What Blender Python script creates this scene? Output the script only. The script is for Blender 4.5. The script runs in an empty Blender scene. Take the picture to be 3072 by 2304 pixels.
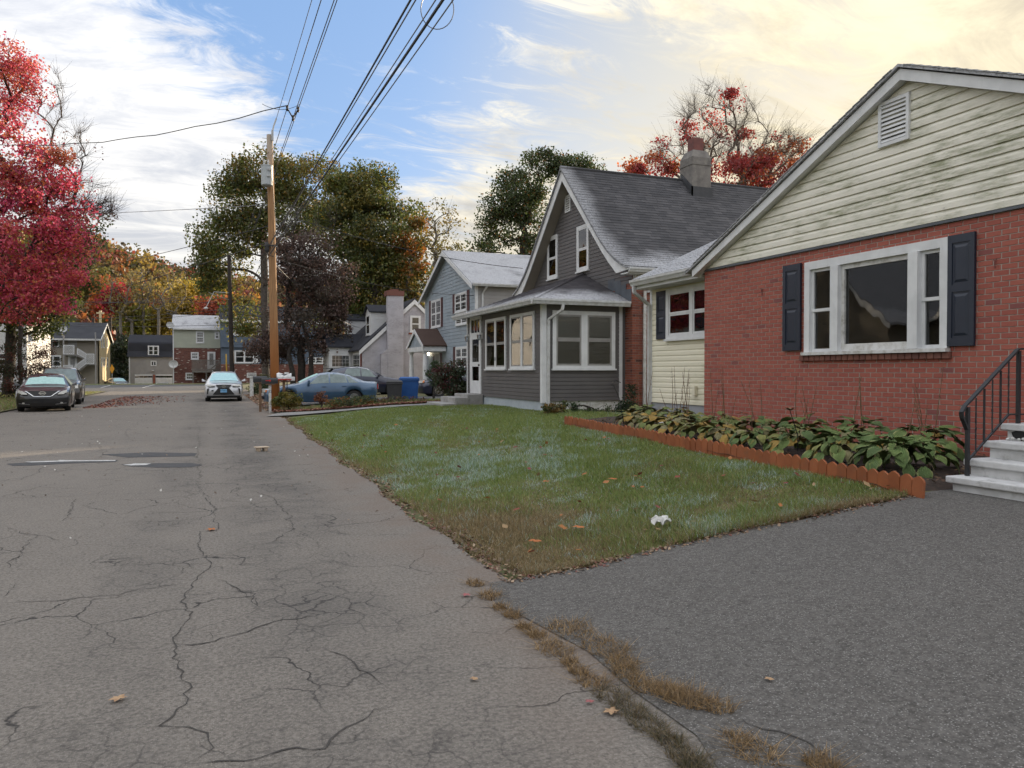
import bpy, bmesh, math, random
import numpy as np
from mathutils import Vector, Matrix
R = math.radians
random.seed(7); rng = np.random.default_rng(7)
scene = bpy.context.scene
COL = scene.collection

# ------------------------------------------------------------------ camera
CAM = Vector((0.0, 0.0, 1.55)); FPX = 2300.0; YAW = R(21.39); PITCH = R(-0.97)
cd = bpy.data.cameras.new('camera'); cam = bpy.data.objects.new('camera', cd); COL.objects.link(cam)
cd.sensor_width = 36.0; cd.lens = FPX / 3072 * 36.0; cd.clip_start = 0.1; cd.clip_end = 3000
cam.location = CAM; cam.rotation_euler = (R(90) + PITCH, 0, -YAW); scene.camera = cam

# ------------------------------------------------------------------ sun + sky
SUN_AZ, SUN_EL = R(52), R(11)      # azimuth from the road axis (+Y) towards +X
SUN_DIR = Vector((math.sin(SUN_AZ) * math.cos(SUN_EL), math.cos(SUN_AZ) * math.cos(SUN_EL), math.sin(SUN_EL)))
sd = bpy.data.lights.new('sun', 'SUN'); sd.energy = 3.2; sd.angle = R(0.8); sd.color = (1.0, 0.80, 0.56)
sun = bpy.data.objects.new('sun', sd); COL.objects.link(sun)
sun.rotation_euler = (-SUN_DIR).to_track_quat('-Z', 'Y').to_euler(); sun.location = (60, 40, 40)

world = bpy.data.worlds.new('World'); scene.world = world; world.use_nodes = True
wt = world.node_tree; wn = wt.nodes; wl_ = wt.links
for n in list(wn): wn.remove(n)
def WN(t, **k):
    n = wn.new(t)
    for a, b in k.items(): setattr(n, a, b)
    return n
def wmath(op, a, b=None, c=None, clamp=False):
    n = WN('ShaderNodeMath', operation=op, use_clamp=clamp)
    for i, v in enumerate((a, b, c)):
        if v is None: continue
        if isinstance(v, (int, float)): n.inputs[i].default_value = v
        else: wl_.new(v, n.inputs[i])
    return n.outputs[0]
def wvec(op, a, b=None):
    n = WN('ShaderNodeVectorMath', operation=op)
    for i, v in enumerate((a, b)):
        if v is None: continue
        if isinstance(v, (tuple, list, Vector)): n.inputs[i].default_value = tuple(v)
        else: wl_.new(v, n.inputs[i])
    return n
def wmix(f, a, b):
    n = WN('ShaderNodeMix', data_type='RGBA')
    for s, v in ((n.inputs[0], f), (n.inputs[6], a), (n.inputs[7], b)):
        if isinstance(v, (int, float)): s.default_value = v
        elif isinstance(v, tuple): s.default_value = (*v, 1) if len(v) == 3 else v
        else: wl_.new(v, s)
    return n.outputs[2]
def wramp(v, lo, hi):
    n = WN('ShaderNodeMapRange', interpolation_type='SMOOTHSTEP'); n.inputs[1].default_value = lo; n.inputs[2].default_value = hi
    wl_.new(v, n.inputs[0]); return n.outputs[0]
wout = WN('ShaderNodeOutputWorld'); wbg = WN('ShaderNodeBackground'); wl_.new(wbg.outputs[0], wout.inputs[0])
wbg.inputs[1].default_value = 0.12
sky = WN('ShaderNodeTexSky', sky_type='NISHITA', sun_disc=False, sun_elevation=SUN_EL, sun_rotation=SUN_AZ,
         altitude=60, air_density=1.0, dust_density=1.6, ozone_density=1.2)
tc = WN('ShaderNodeTexCoord')
DIR = tc.outputs['Generated']
sep = WN('ShaderNodeSeparateXYZ'); wl_.new(DIR, sep.inputs[0])
zz = wmath('ADD', wmath('MAXIMUM', sep.outputs[2], 0.0), 0.16)
comb = WN('ShaderNodeCombineXYZ'); wl_.new(wmath('DIVIDE', sep.outputs[0], zz), comb.inputs[0]); wl_.new(wmath('DIVIDE', sep.outputs[1], zz), comb.inputs[1])
rot = WN('ShaderNodeMapping', vector_type='POINT'); rot.inputs['Rotation'].default_value = (0, 0, R(-62)); rot.inputs['Scale'].default_value = (0.8, 1.7, 1)
wl_.new(comb.outputs[0], rot.inputs[0])
def wnoise(vec, scale, detail, rough, dist=0.0, lac=2.0):
    n = WN('ShaderNodeTexNoise'); n.inputs['Scale'].default_value = scale; n.inputs['Detail'].default_value = detail
    n.inputs['Roughness'].default_value = rough; n.inputs['Distortion'].default_value = dist; n.inputs['Lacunarity'].default_value = lac
    wl_.new(vec, n.inputs['Vector']); return n.outputs[0]
n1 = wnoise(rot.outputs[0], 0.75, 5, 0.55, 0.35)
n2 = wnoise(rot.outputs[0], 4.2, 7, 0.70, 1.3)
n3 = wnoise(comb.outputs[0], 0.45, 3, 0.5)
# large-scale clear patch (a hole in the deck) at a fixed place of the sky
def dirv(az, el): return Vector((math.sin(R(az)) * math.cos(R(el)), math.cos(R(az)) * math.cos(R(el)), math.sin(R(el))))
def blob(az, el, lo, hi):
    d = wvec('DOT_PRODUCT', DIR, dirv(az, el)).outputs['Value']
    return wramp(d, math.cos(R(lo)), math.cos(R(hi)))
hole = wmath('MAXIMUM', blob(8.5, 27, 18, 5), wmath('MULTIPLY', blob(31, 29, 22, 6), 0.50))
base = wmath('ADD', wmath('MULTIPLY', n1, 0.85), wmath('MULTIPLY', n2, 1.0))
base = wmath('ADD', base, wmath('MULTIPLY', n3, 0.18))
cov = wmath('SUBTRACT', base, wmath('MULTIPLY', hole, 0.37))
cov = wmath('ADD', cov, wmath('MULTIPLY', blob(-10, 15, 17, 6), 0.26))
cov = wramp(cov, 0.70, 1.08)
sdot = wvec('DOT_PRODUCT', DIR, SUN_DIR).outputs['Value']
glow = wramp(sdot, 0.78, 0.995)
glow_w = wramp(sdot, 0.60, 0.985)
shade = wramp(wnoise(rot.outputs[0], 2.4, 7, 0.66, 0.9), 0.30, 0.70)
cloud_cool = wmix(shade, (2.35, 2.4, 2.55), (4.15, 4.0, 3.75))
cloud_warm = wmix(shade, (2.2, 1.95, 1.5), (3.5, 3.1, 2.2))
cloud = wmix(glow_w, cloud_cool, cloud_warm)
lowband = wramp(sep.outputs[2], 0.26, 0.02)
skyb = wvec('MULTIPLY', sky.outputs[0], (1.0, 1.0, 1.0)).outputs[0]
clear = wmix(0.82, skyb, (0.66, 1.20, 2.25))
clear = wmix(wmath('MULTIPLY', lowband, 0.75), clear, wmix(glow_w, (3.3, 3.25, 3.0), (2.65, 2.35, 1.65)))
clear = wmix(wmath('MULTIPLY', glow, 0.75), clear, (2.65, 2.35, 1.65))
# cloud deck brightened towards the zenith, added to light the ground, CIE overcast law: luminance goes with (1 + 2 sin elevation)
zenith_lift = wmath('DIVIDE', wmath('ADD', wmath('MULTIPLY', wmath('MAXIMUM', sep.outputs[2], 0.0), 2.0), 1.0), 1.62)
cs = WN('ShaderNodeVectorMath', operation='SCALE'); wl_.new(cloud, cs.inputs[0]); wl_.new(zenith_lift, cs.inputs['Scale'])
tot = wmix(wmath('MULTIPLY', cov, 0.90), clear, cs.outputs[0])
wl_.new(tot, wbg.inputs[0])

vs = scene.view_settings; vs.view_transform = 'Standard'; vs.look = 'None'; vs.gamma = 1.0; vs.use_curve_mapping = False
vs.exposure = 1.50
scene.render.engine = 'CYCLES'
cy = scene.cycles; cy.use_denoising = True; cy.max_bounces = 5; cy.diffuse_bounces = 3; cy.glossy_bounces = 2; cy.adaptive_threshold = 0.02; world.cycles.sampling_method = 'MANUAL'; world.cycles.sample_map_resolution = 512
cy.transmission_bounces = 4; cy.transparent_max_bounces = 8; cy.volume_bounces = 0
cy.caustics_reflective = False; cy.caustics_refractive = False

# ------------------------------------------------------------------ pixel -> place (source pixels 3072x2304)
_f = Vector((math.sin(YAW) * math.cos(PITCH), math.cos(YAW) * math.cos(PITCH), math.sin(PITCH)))
_r = Vector((math.cos(YAW), -math.sin(YAW), 0)); _u = _r.cross(_f)
def ray(x, y): return _f + _r * ((x - 1536) / FPX) + _u * ((1152 - y) / FPX)
def on_X(x, y, X): d = ray(x, y); return CAM + d * ((X - CAM.x) / d.x)
def on_Y(x, y, Y): d = ray(x, y); return CAM + d * ((Y - CAM.y) / d.y)
def on_Z(x, y, Z): d = ray(x, y); return CAM + d * ((Z - CAM.z) / d.z)
def at_d(x, y, D): return CAM + ray(x, y) * D

# ------------------------------------------------------------------ materials
MATS = {}
def _nt(name):
    m = bpy.data.materials.new(name); m.use_nodes = True; t = m.node_tree
    for n in list(t.nodes): t.nodes.remove(n)
    o = t.nodes.new('ShaderNodeOutputMaterial'); p = t.nodes.new('ShaderNodeBsdfPrincipled'); t.links.new(p.outputs[0], o.inputs[0])
    MATS[name] = m
    return m, t, p, o
class N:
    """small node helper"""
    def __init__(s, t): s.t = t
    def n(s, typ, **k):
        n = s.t.nodes.new(typ)
        for a, b in k.items(): setattr(n, a, b)
        return n
    def set(s, sock, v):
        if v is None: return
        if isinstance(v, bpy.types.NodeSocket): s.t.links.new(v, sock)
        elif isinstance(v, (tuple, list)) and len(v) == 3 and sock.type == 'RGBA': sock.default_value = (*v, 1)
        else: sock.default_value = v
    def math(s, op, a, b=None, c=None, clamp=False):
        n = s.n('ShaderNodeMath', operation=op, use_clamp=clamp)
        for i, v in enumerate((a, b, c)): s.set(n.inputs[i], v)
        return n.outputs[0]
    def mix(s, f, a, b, blend='MIX'):
        n = s.n('ShaderNodeMix', data_type='RGBA', blend_type=blend)
        s.set(n.inputs[0], f); s.set(n.inputs[6], a); s.set(n.inputs[7], b); return n.outputs[2]
    def ramp(s, v, lo, hi, a=0.0, b=1.0):
        n = s.n('ShaderNodeMapRange', interpolation_type='SMOOTHSTEP'); n.inputs[1].default_value = lo; n.inputs[2].default_value = hi
        n.inputs[3].default_value = a; n.inputs[4].default_value = b
        s.set(n.inputs[0], v); return n.outputs[0]
    def noise(s, vec, scale, detail=4, rough=0.55, dist=0.0, col=False):
        n = s.n('ShaderNodeTexNoise'); n.inputs['Scale'].default_value = scale; n.inputs['Detail'].default_value = detail
        n.inputs['Roughness'].default_value = rough; n.inputs['Distortion'].default_value = dist
        s.set(n.inputs['Vector'], vec); return n.outputs[1 if col else 0]
    def vor(s, vec, scale, feat='F1', out=0, rand=1.0):
        n = s.n('ShaderNodeTexVoronoi', feature=feat); n.inputs['Scale'].default_value = scale; n.inputs['Randomness'].default_value = rand
        s.set(n.inputs['Vector'], vec); return n.outputs[out]
    def pos(s): return s.n('ShaderNodeNewGeometry').outputs['Position']
    def mapv(s, vec, sc=(1, 1, 1), rot=(0, 0, 0), loc=(0, 0, 0)):
        n = s.n('ShaderNodeMapping'); n.inputs['Scale'].default_value = sc; n.inputs['Rotation'].default_value = rot; n.inputs['Location'].default_value = loc
        s.set(n.inputs[0], vec); return n.outputs[0]
    def bump(s, h, strength, dist=0.01):
        n = s.n('ShaderNodeBump'); n.inputs['Strength'].default_value = strength; n.inputs['Distance'].default_value = dist
        s.set(n.inputs['Height'], h); return n.outputs[0]
    def xyz(s, vec):
        n = s.n('ShaderNodeSeparateXYZ'); s.set(n.inputs[0], vec); return n.outputs
    def attr(s, name): return s.n('ShaderNodeAttribute', attribute_name=name).outputs['Color']
    def rnd(s):
        a = s.n('ShaderNodeObjectInfo').outputs['Random']; b = s.n('ShaderNodeNewGeometry').outputs['Random Per Island']
        return s.math('FRACT', s.math('ADD', a, b))

def paint(name, c, c2=None, rough=0.55, scale=6.0, detail=5, bump=0.0, bscale=60.0, metal=0.0, coat=0.0, dirt=0.0, dirtc=(0.12, 0.11, 0.09), streak=False, spec=None, randv=0.0):
    """generic procedural surface: base colour varied by noise, optional dirt, per-piece variation and fine relief"""
    if name in MATS: return MATS[name]
    m, t, p, o = _nt(name); k = N(t); P = k.pos()
    c2 = c2 or tuple(x * 0.82 for x in c)
    f = k.ramp(k.noise(P, scale, detail), 0.3, 0.7)
    col = k.mix(f, c, c2)
    if randv:
        r = k.rnd(); col = k.mix(k.math('MULTIPLY', r, randv), col, tuple(x * 0.45 for x in c))
    if dirt:
        v = k.mapv(P, (1, 1, 0.12)) if streak else P
        d = k.ramp(k.noise(v, 9.0, 7, 0.65), 0.50, 0.78)
        col = k.mix(k.math('MULTIPLY', d, dirt), col, dirtc)
    k.set(p.inputs['Base Color'], col)
    p.inputs['Roughness'].default_value = rough; p.inputs['Metallic'].default_value = metal
    if coat: p.inputs['Coat Weight'].default_value = coat; p.inputs['Coat Roughness'].default_value = 0.06
    if spec is not None: p.inputs['Specular IOR Level'].default_value = spec
    if bump: k.set(p.inputs['Normal'], k.bump(k.noise(P, bscale, 4), bump, 0.004))
    return m

def emit(name, c, s):
    m, t, p, o = _nt(name); p.inputs['Base Color'].default_value = (*c, 1); p.inputs['Emission Color'].default_value = (*c, 1); p.inputs['Emission Strength'].default_value = s
    return m

# ------------------------------------------------------------------ objects
def wloc(o):
    v = Vector((0, 0, 0))
    while o is not None: v = v + o.location; o = o.parent
    return v
def tag(o, label=None, cat=None, group=None, kind=None):
    if label: o['label'] = label
    if cat: o['category'] = cat
    if group: o['group'] = group
    if kind: o['kind'] = kind
    return o
def thing(name, label, cat, loc=(0, 0, 0), rz=0.0, group=None):
    o = bpy.data.objects.new(name, None); COL.objects.link(o); o.empty_display_size = 0.3
    o.location = loc; o.rotation_euler = (0, 0, rz); return tag(o, label, cat, group)
def link(name, me, parent=None, mat=None):
    if mat is not None and not me.materials: me.materials.append(mat)
    o = bpy.data.objects.new(name, me); COL.objects.link(o)
    if parent is not None: o.parent = parent
    return o

class MB:
    """collects geometry; build() links it as ONE mesh object"""
    def __init__(s): s.v = []; s.f = []
    def add(s, vs, fs):
        b = len(s.v); s.v += [tuple(v) for v in vs]; s.f += [tuple(b + i for i in f) for f in fs]; return s
    def box(s, x0, x1, y0, y1, z0, z1):
        return s.add([(x0, y0, z0), (x1, y0, z0), (x1, y1, z0), (x0, y1, z0), (x0, y0, z1), (x1, y0, z1), (x1, y1, z1), (x0, y1, z1)],
                     [(0, 3, 2, 1), (4, 5, 6, 7), (0, 1, 5, 4), (1, 2, 6, 5), (2, 3, 7, 6), (3, 0, 4, 7)])
    def prism(s, pts, ext):
        n = len(pts); e = Vector(ext); a = [Vector(p) for p in pts]
        return s.add(a + [p + e for p in a], [tuple(range(n))[::-1], tuple(range(n, 2 * n))] + [(i, (i + 1) % n, n + (i + 1) % n, n + i) for i in range(n)])
    def quad(s, a, b, c, d): return s.add([a, b, c, d], [(0, 1, 2, 3)])
    def tube(s, pts, rad, n=8, cap=True):
        pts = [Vector(p) for p in pts]; m = len(pts)
        if not hasattr(rad, '__len__'): rad = [rad] * m
        vs = []; prev = None
        for i, p in enumerate(pts):
            d = (pts[min(i + 1, m - 1)] - pts[max(i - 1, 0)])
            if d.length < 1e-9: d = Vector((0, 0, 1))
            d.normalize()
            if prev is None: a = d.orthogonal().normalized()
            else:
                a = prev - d * prev.dot(d); a = a.normalized() if a.length > 1e-6 else d.orthogonal().normalized()
            prev = a; b = d.cross(a)
            for k in range(n):
                t = 2 * math.pi * k / n; vs.append(p + (a * math.cos(t) + b * math.sin(t)) * rad[i])
        fs = [(i * n + k, i * n + (k + 1) % n, (i + 1) * n + (k + 1) % n, (i + 1) * n + k) for i in range(m - 1) for k in range(n)]
        if cap: fs += [tuple(range(n))[::-1], tuple(range((m - 1) * n, m * n))]
        return s.add(vs, fs)
    def lathe(s, prof, c, axis='Z', n=20):
        """prof: list of (r, h)"""
        vs = []; c = Vector(c)
        for r, h in prof:
            for k in range(n):
                t = 2 * math.pi * k / n; a, b = r * math.cos(t), r * math.sin(t)
                vs.append(c + Vector({'Z': (a, b, h), 'X': (h, a, b), 'Y': (a, h, b)}[axis]))
        m = len(prof)
        fs = [(i * n + k, i * n + (k + 1) % n, (i + 1) * n + (k + 1) % n, (i + 1) * n + k) for i in range(m - 1) for k in range(n)]
        fs += [tuple(range(n))[::-1], tuple(range((m - 1) * n, m * n))]
        return s.add(vs, fs)
    def bar(s, a, b, w, h, up=(0, 0, 1)):
        """rectangular bar from a to b, w across, h along up"""
        a = Vector(a); b = Vector(b); d = (b - a).normalized(); up = Vector(up)
        sd_ = d.cross(up); sd_ = sd_.normalized() if sd_.length > 1e-6 else Vector((1, 0, 0)); uu = sd_.cross(d)
        q = [(-1, -1), (1, -1), (1, 1), (-1, 1)]
        vs = [p + sd_ * (w / 2 * i) + uu * (h / 2 * j) for p in (a, b) for i, j in q]
        return s.add(vs, [(3, 2, 1, 0), (4, 5, 6, 7), (0, 1, 5, 4), (1, 2, 6, 5), (2, 3, 7, 6), (3, 0, 4, 7)])
    def build(s, name, mat, parent=None, local=False, smooth=False, bevel=0.0, loc=None):
        off = Vector((0, 0, 0)) if local else (wloc(parent) if parent is not None else Vector(loc or (0, 0, 0)))
        me = bpy.data.meshes.new(name); me.from_pydata([tuple(Vector(v) - off) for v in s.v], [], s.f)
        bm = bmesh.new(); bm.from_mesh(me); bmesh.ops.recalc_face_normals(bm, faces=bm.faces)
        if bevel: bmesh.ops.bevel(bm, geom=bm.edges[:], offset=bevel, segments=2, affect='EDGES', profile=0.5)
        bm.to_mesh(me); bm.free()
        if smooth: me.polygons.foreach_set('use_smooth', [True] * len(me.polygons))
        o = link(name, me, parent, mat)
        if parent is None and not local: o.location = off
        return o

def np_mesh(name, verts, nper, mat, parent=None, col=None, off=(0, 0, 0), smooth=False):
    """verts: (n*nper,3) array of separate nper-gons"""
    verts = np.asarray(verts, dtype=np.float32).reshape(-1, 3) - np.asarray(off, dtype=np.float32)
    nv = len(verts); nf = nv // nper
    me = bpy.data.meshes.new(name); me.vertices.add(nv); me.vertices.foreach_set('co', verts.ravel())
    me.loops.add(nv); me.loops.foreach_set('vertex_index', np.arange(nv, dtype=np.int32))
    me.polygons.add(nf); me.polygons.foreach_set('loop_start', np.arange(0, nv, nper, dtype=np.int32))
    me.polygons.foreach_set('loop_total', np.full(nf, nper, dtype=np.int32))
    if smooth: me.polygons.foreach_set('use_smooth', np.ones(nf, dtype=bool))
    me.update(calc_edges=True)
    if col is not None:
        a = me.color_attributes.new('col', 'FLOAT_COLOR', 'POINT')
        c = np.ones((nv, 4), dtype=np.float32); c[:, :3] = np.repeat(np.asarray(col, dtype=np.float32), nper, axis=0) if len(col) == nf else col
        a.data.foreach_set('color', c.ravel())
    o = link(name, me, parent, mat)
    return o

# frames: p(u, n, z) -> world, n is outward from the wall face
class Fr:
    def __init__(s, kind, c): s.k = kind; s.c = c
    def p(s, u, n, z):
        return {'-X': (s.c - n, u, z), '+X': (s.c + n, u, z), '-Y': (u, s.c - n, z), '+Y': (u, s.c + n, z)}[s.k]
    def box(s, mb, u0, u1, n0, n1, z0, z1):
        a = s.p(u0, n0, z0); b = s.p(u1, n1, z1)
        return mb.box(min(a[0], b[0]), max(a[0], b[0]), min(a[1], b[1]), max(a[1], b[1]), z0, z1)

# pieces (bricks, shingles): the ones nearest the camera are objects, the rest one 'stuff' part
def unit_piece(name, ch=0.04):
    h = 0.5; g = 0.5 - ch
    me = bpy.data.meshes.new(name)
    v = [(-h, h, -h), (h, h, -h), (h, h, h), (-h, h, h), (-h, -h + ch * 3, -h), (h, -h + ch * 3, -h), (h, -h + ch * 3, h), (-h, -h + ch * 3, h),
         (-g, -h, -g), (g, -h, -g), (g, -h, g), (-g, -h, g)]
    f = [(0, 1, 2, 3), (0, 4, 5, 1), (1, 5, 6, 2), (2, 6, 7, 3), (3, 7, 4, 0), (4, 8, 9, 5), (5, 9, 10, 6), (6, 10, 11, 7), (7, 11, 8, 4), (8, 11, 10, 9)]
    return v, f
def pieces(name, mats4, mat, parent, cap=300, unit=None):
    uv, uf = unit or unit_piece(name)
    off = wloc(parent); T = Matrix.Translation(-off)
    mats4 = sorted(mats4, key=lambda M: (M.translation - CAM).length)
    me = bpy.data.meshes.new(name); me.from_pydata(uv, [], uf); bm = bmesh.new(); bm.from_mesh(me); bmesh.ops.recalc_face_normals(bm, faces=bm.faces); bm.to_mesh(me); bm.free()
    me.materials.append(mat)
    for M in mats4[:cap]:
        o = bpy.data.objects.new(name, me); COL.objects.link(o); o.parent = parent; o.matrix_basis = T @ M
    rest = mats4[cap:]
    if rest:
        mb = MB()
        for M in rest: mb.add([M @ Vector(v) for v in uv], uf)
        o = mb.build(name + '_field', mat, parent); o['kind'] = 'stuff'
def M4(loc, xa, ya, za):
    """matrix with scaled axes"""
    m = Matrix.Identity(4)
    for i, a in enumerate((xa, ya, za)): m.col[i][:3] = a
    m.translation = loc; return m

def text_part(txt, size, mat, parent, name='lettering', depth=0.002):
    c = bpy.data.curves.new('txt', 'FONT'); c.body = txt; c.size = size; c.extrude = depth; c.align_x = 'CENTER'; c.align_y = 'CENTER'
    o = bpy.data.objects.new('txt', c); COL.objects.link(o)
    me = bpy.data.meshes.new_from_object(o.evaluated_get(bpy.context.evaluated_depsgraph_get()))
    bpy.data.objects.remove(o); bpy.data.curves.remove(c); me.materials.clear()
    return link(name, me, parent, mat)
# ------------------------------------------------------------------ material library
def asphalt(name, c1, c2, speck, speck_amt, crack=0.0, sp_lo=0.35):
    m, t, p, o = _nt(name); k = N(t); P = k.pos()
    big = k.ramp(k.noise(P, 0.35, 5, 0.6), 0.3, 0.72)
    mid = k.noise(P, 5.0, 6, 0.62)
    col = k.mix(big, c1, c2)
    col = k.mix(k.math('MULTIPLY', k.ramp(mid, 0.35, 0.75), 0.35), col, tuple(x * 0.62 for x in c1))
    # aggregate stones of two sizes, each with its own tone
    v = k.n('ShaderNodeTexVoronoi'); v.inputs['Scale'].default_value = 120.0; t.links.new(P, v.inputs['Vector'])
    cell = k.xyz(v.outputs['Color'])
    stone = k.ramp(v.outputs['Distance'], 0.62, 0.25)
    tone = k.math('MULTIPLY', stone, k.ramp(cell[0], sp_lo, 1.0))
    col = k.mix(k.math('MULTIPLY', tone, speck_amt), col, speck)
    dark = k.math('MULTIPLY', stone, k.ramp(cell[1], 0.62, 0.9))
    col = k.mix(k.math('MULTIPLY', dark, 0.55), col, tuple(x * 0.35 for x in c1))
    v2 = k.n('ShaderNodeTexVoronoi'); v2.inputs['Scale'].default_value = 24.0; t.links.new(P, v2.inputs['Vector'])
    c2_ = k.xyz(v2.outputs['Color'])
    col = k.mix(k.math('MULTIPLY', k.ramp(c2_[0], 0.45, 1.0), 0.05), col, speck)
    h = k.math('ADD', k.math('MULTIPLY', tone, 0.6), k.math('MULTIPLY', k.noise(P, 120, 2), 0.5))
    gr = k.noise(P, 42, 3, 0.7); col = k.mix(k.ramp(gr, 0.42, 0.68, 0.0, 0.55), col, tuple(x * 1.75 for x in c1)); col = k.mix(k.ramp(gr, 0.48, 0.30, 0.0, 0.55), col, tuple(x * 0.45 for x in c1))
    if crack:
        X = k.xyz(P)
        wv = k.n('ShaderNodeVectorMath', operation='ADD'); t.links.new(P, wv.inputs[0])
        nz = k.n('ShaderNodeTexNoise'); nz.inputs['Scale'].default_value = 2.2; nz.inputs['Detail'].default_value = 6; t.links.new(P, nz.inputs['Vector'])
        sc = k.n('ShaderNodeVectorMath', operation='SCALE'); sc.inputs['Scale'].default_value = 0.5; t.links.new(nz.outputs[1], sc.inputs[0]); t.links.new(sc.outputs[0], wv.inputs[1])
        d1 = k.vor(wv.outputs[0], 1.5, 'DISTANCE_TO_EDGE'); d2 = k.vor(wv.outputs[0], 4.5, 'DISTANCE_TO_EDGE')
        l2 = k.ramp(d2, 0.040, 0.0)
        band = k.math('MULTIPLY', k.math('MAXIMUM', k.ramp(k.math('ABSOLUTE', k.math('SUBTRACT', X[0], 0.75)), 0.85, 0.1), k.math('MULTIPLY', k.ramp(k.math('ABSOLUTE', k.math('ADD', X[0], 0.45)), 0.5, 0.1), 0.6)), k.ramp(k.noise(P, 0.55, 4, 0.65), 0.36, 0.64))
        l1 = k.math('MULTIPLY', k.ramp(d1, 0.014, 0.0), k.ramp(k.noise(P, 0.7, 3), 0.44, 0.60))
        cr = k.math('MAXIMUM', k.math('MULTIPLY', l2, band), l1)
        cr = k.math('MULTIPLY', cr, crack)
        col = k.mix(cr, col, (0.03, 0.028, 0.027))
        wear = k.math('MULTIPLY', band, 0.42); col = k.mix(wear, col, (0.06, 0.057, 0.056))
        # dusty pale tracks and the brown silt by the right edge
        tr = k.math('MULTIPLY', k.ramp(k.math('ABSOLUTE', k.math('ADD', X[0], 2.3)), 1.6, 0.2), k.ramp(k.noise(k.mapv(P, (1.2, 0.12, 1)), 1.0, 4), 0.42, 0.7))
        col = k.mix(k.math('MULTIPLY', tr, 0.30), col, (0.19, 0.17, 0.15))
        silt = k.math('MULTIPLY', k.ramp(X[0], 1.0, 1.95), k.ramp(k.noise(P, 1.3, 5), 0.35, 0.65))
        col = k.mix(k.math('MULTIPLY', silt, 0.55), col, (0.165, 0.125, 0.10))
        h = k.math('SUBTRACT', h, k.math('MULTIPLY', cr, 2.0))
    k.set(p.inputs['Base Color'], col); p.inputs['Roughness'].default_value = 0.88; p.inputs['Specular IOR Level'].default_value = 0.28
    k.set(p.inputs['Normal'], k.bump(h, 0.55, 0.006))
    return m
asphalt('road_asphalt', (0.160, 0.144, 0.126), (0.136, 0.122, 0.108), (0.36, 0.33, 0.295), 0.55, crack=1.0)
asphalt('drive_asphalt', (0.090, 0.084, 0.077), (0.077, 0.072, 0.067), (0.46, 0.45, 0.43), 0.60, sp_lo=0.60)
asphalt('lot_asphalt', (0.095, 0.095, 0.097), (0.075, 0.075, 0.078), (0.15, 0.15, 0.15), 0.4)
paint('soil', (0.075, 0.055, 0.035), (0.045, 0.033, 0.022), 0.95, 3.0, bump=0.8, bscale=25)
paint('turf', (0.085, 0.105, 0.035), (0.14, 0.11, 0.055), 0.95, 0.9, bump=0.7, bscale=30)
paint('mulch', (0.060, 0.040, 0.030), (0.028, 0.020, 0.016), 0.95, 14.0, bump=1.0, bscale=45)
paint('far_grass', (0.085, 0.110, 0.030), (0.13, 0.11, 0.05), 0.95, 0.6, bump=0.6, bscale=6)
paint('concrete', (0.36, 0.355, 0.35), (0.26, 0.25, 0.24), 0.85, 3.0, bump=0.5, bscale=40, dirt=0.55, dirtc=(0.14, 0.13, 0.115))
paint('step_paint', (0.58, 0.58, 0.58), (0.47, 0.47, 0.465), 0.8, 5.0, bump=0.6, bscale=35, dirt=0.65, dirtc=(0.17, 0.16, 0.145))
paint('crack_fill', (0.042, 0.038, 0.035), (0.06, 0.055, 0.05), 0.95, 8.0)
paint('patch_asphalt', (0.045, 0.045, 0.048), (0.06, 0.06, 0.062), 0.85, 8.0, bump=0.5, bscale=80)
paint('white_paint', (0.72, 0.73, 0.74), (0.62, 0.63, 0.64), 0.5, 4.0, dirt=0.18, dirtc=(0.35, 0.34, 0.31), streak=True)
paint('road_paint', (0.55, 0.55, 0.54), (0.30, 0.30, 0.29), 0.7, 12.0)
paint('worn_white', (0.66, 0.66, 0.65), (0.50, 0.49, 0.46), 0.65, 9.0, bump=0.5, bscale=30, dirt=0.5, dirtc=(0.22, 0.20, 0.17))
paint('aluminium', (0.60, 0.61, 0.62), (0.48, 0.48, 0.47), 0.4, 7.0, dirt=0.35, dirtc=(0.25, 0.23, 0.2), streak=True)
paint('iron_black', (0.012, 0.013, 0.016), (0.02, 0.02, 0.022), 0.5, 30.0, bump=0.2, bscale=90)
paint('navy_shutter', (0.014, 0.020, 0.036), (0.018, 0.025, 0.043), 0.42, 3.0, bump=0.08, bscale=120)
paint('dark_void', (0.012, 0.012, 0.014), (0.02, 0.02, 0.02), 0.8)
paint('rubber', (0.016, 0.016, 0.017), (0.024, 0.024, 0.024), 0.8, 10.0, bump=0.3, bscale=60)
paint('plastic_black', (0.012, 0.012, 0.013), (0.018, 0.018, 0.019), 0.45, 10.0)

def leafmat(name, trans=0.45, rough=0.6):
    m, t, p, o = _nt(name); k = N(t); c = k.attr('col')
    t.nodes.remove(p)
    d = k.n('ShaderNodeBsdfDiffuse'); tr = k.n('ShaderNodeBsdfTranslucent'); gl = k.n('ShaderNodeBsdfGlossy'); gl.inputs['Roughness'].default_value = 0.5
    t.links.new(c, d.inputs[0]); t.links.new(c, tr.inputs[0]); gl.inputs[0].default_value = (1, 1, 1, 1)
    m1 = k.n('ShaderNodeMixShader'); m1.inputs[0].default_value = trans; t.links.new(d.outputs[0], m1.inputs[1]); t.links.new(tr.outputs[0], m1.inputs[2])
    m2 = k.n('ShaderNodeMixShader'); m2.inputs[0].default_value = 0.03; t.links.new(m1.outputs[0], m2.inputs[1]); t.links.new(gl.outputs[0], m2.inputs[2])
    t.links.new(m2.outputs[0], o.inputs[0]); return m
leafmat('leaf', 0.45); leafmat('grass_blade', 0.42); leafmat('litter', 0.15)

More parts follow.
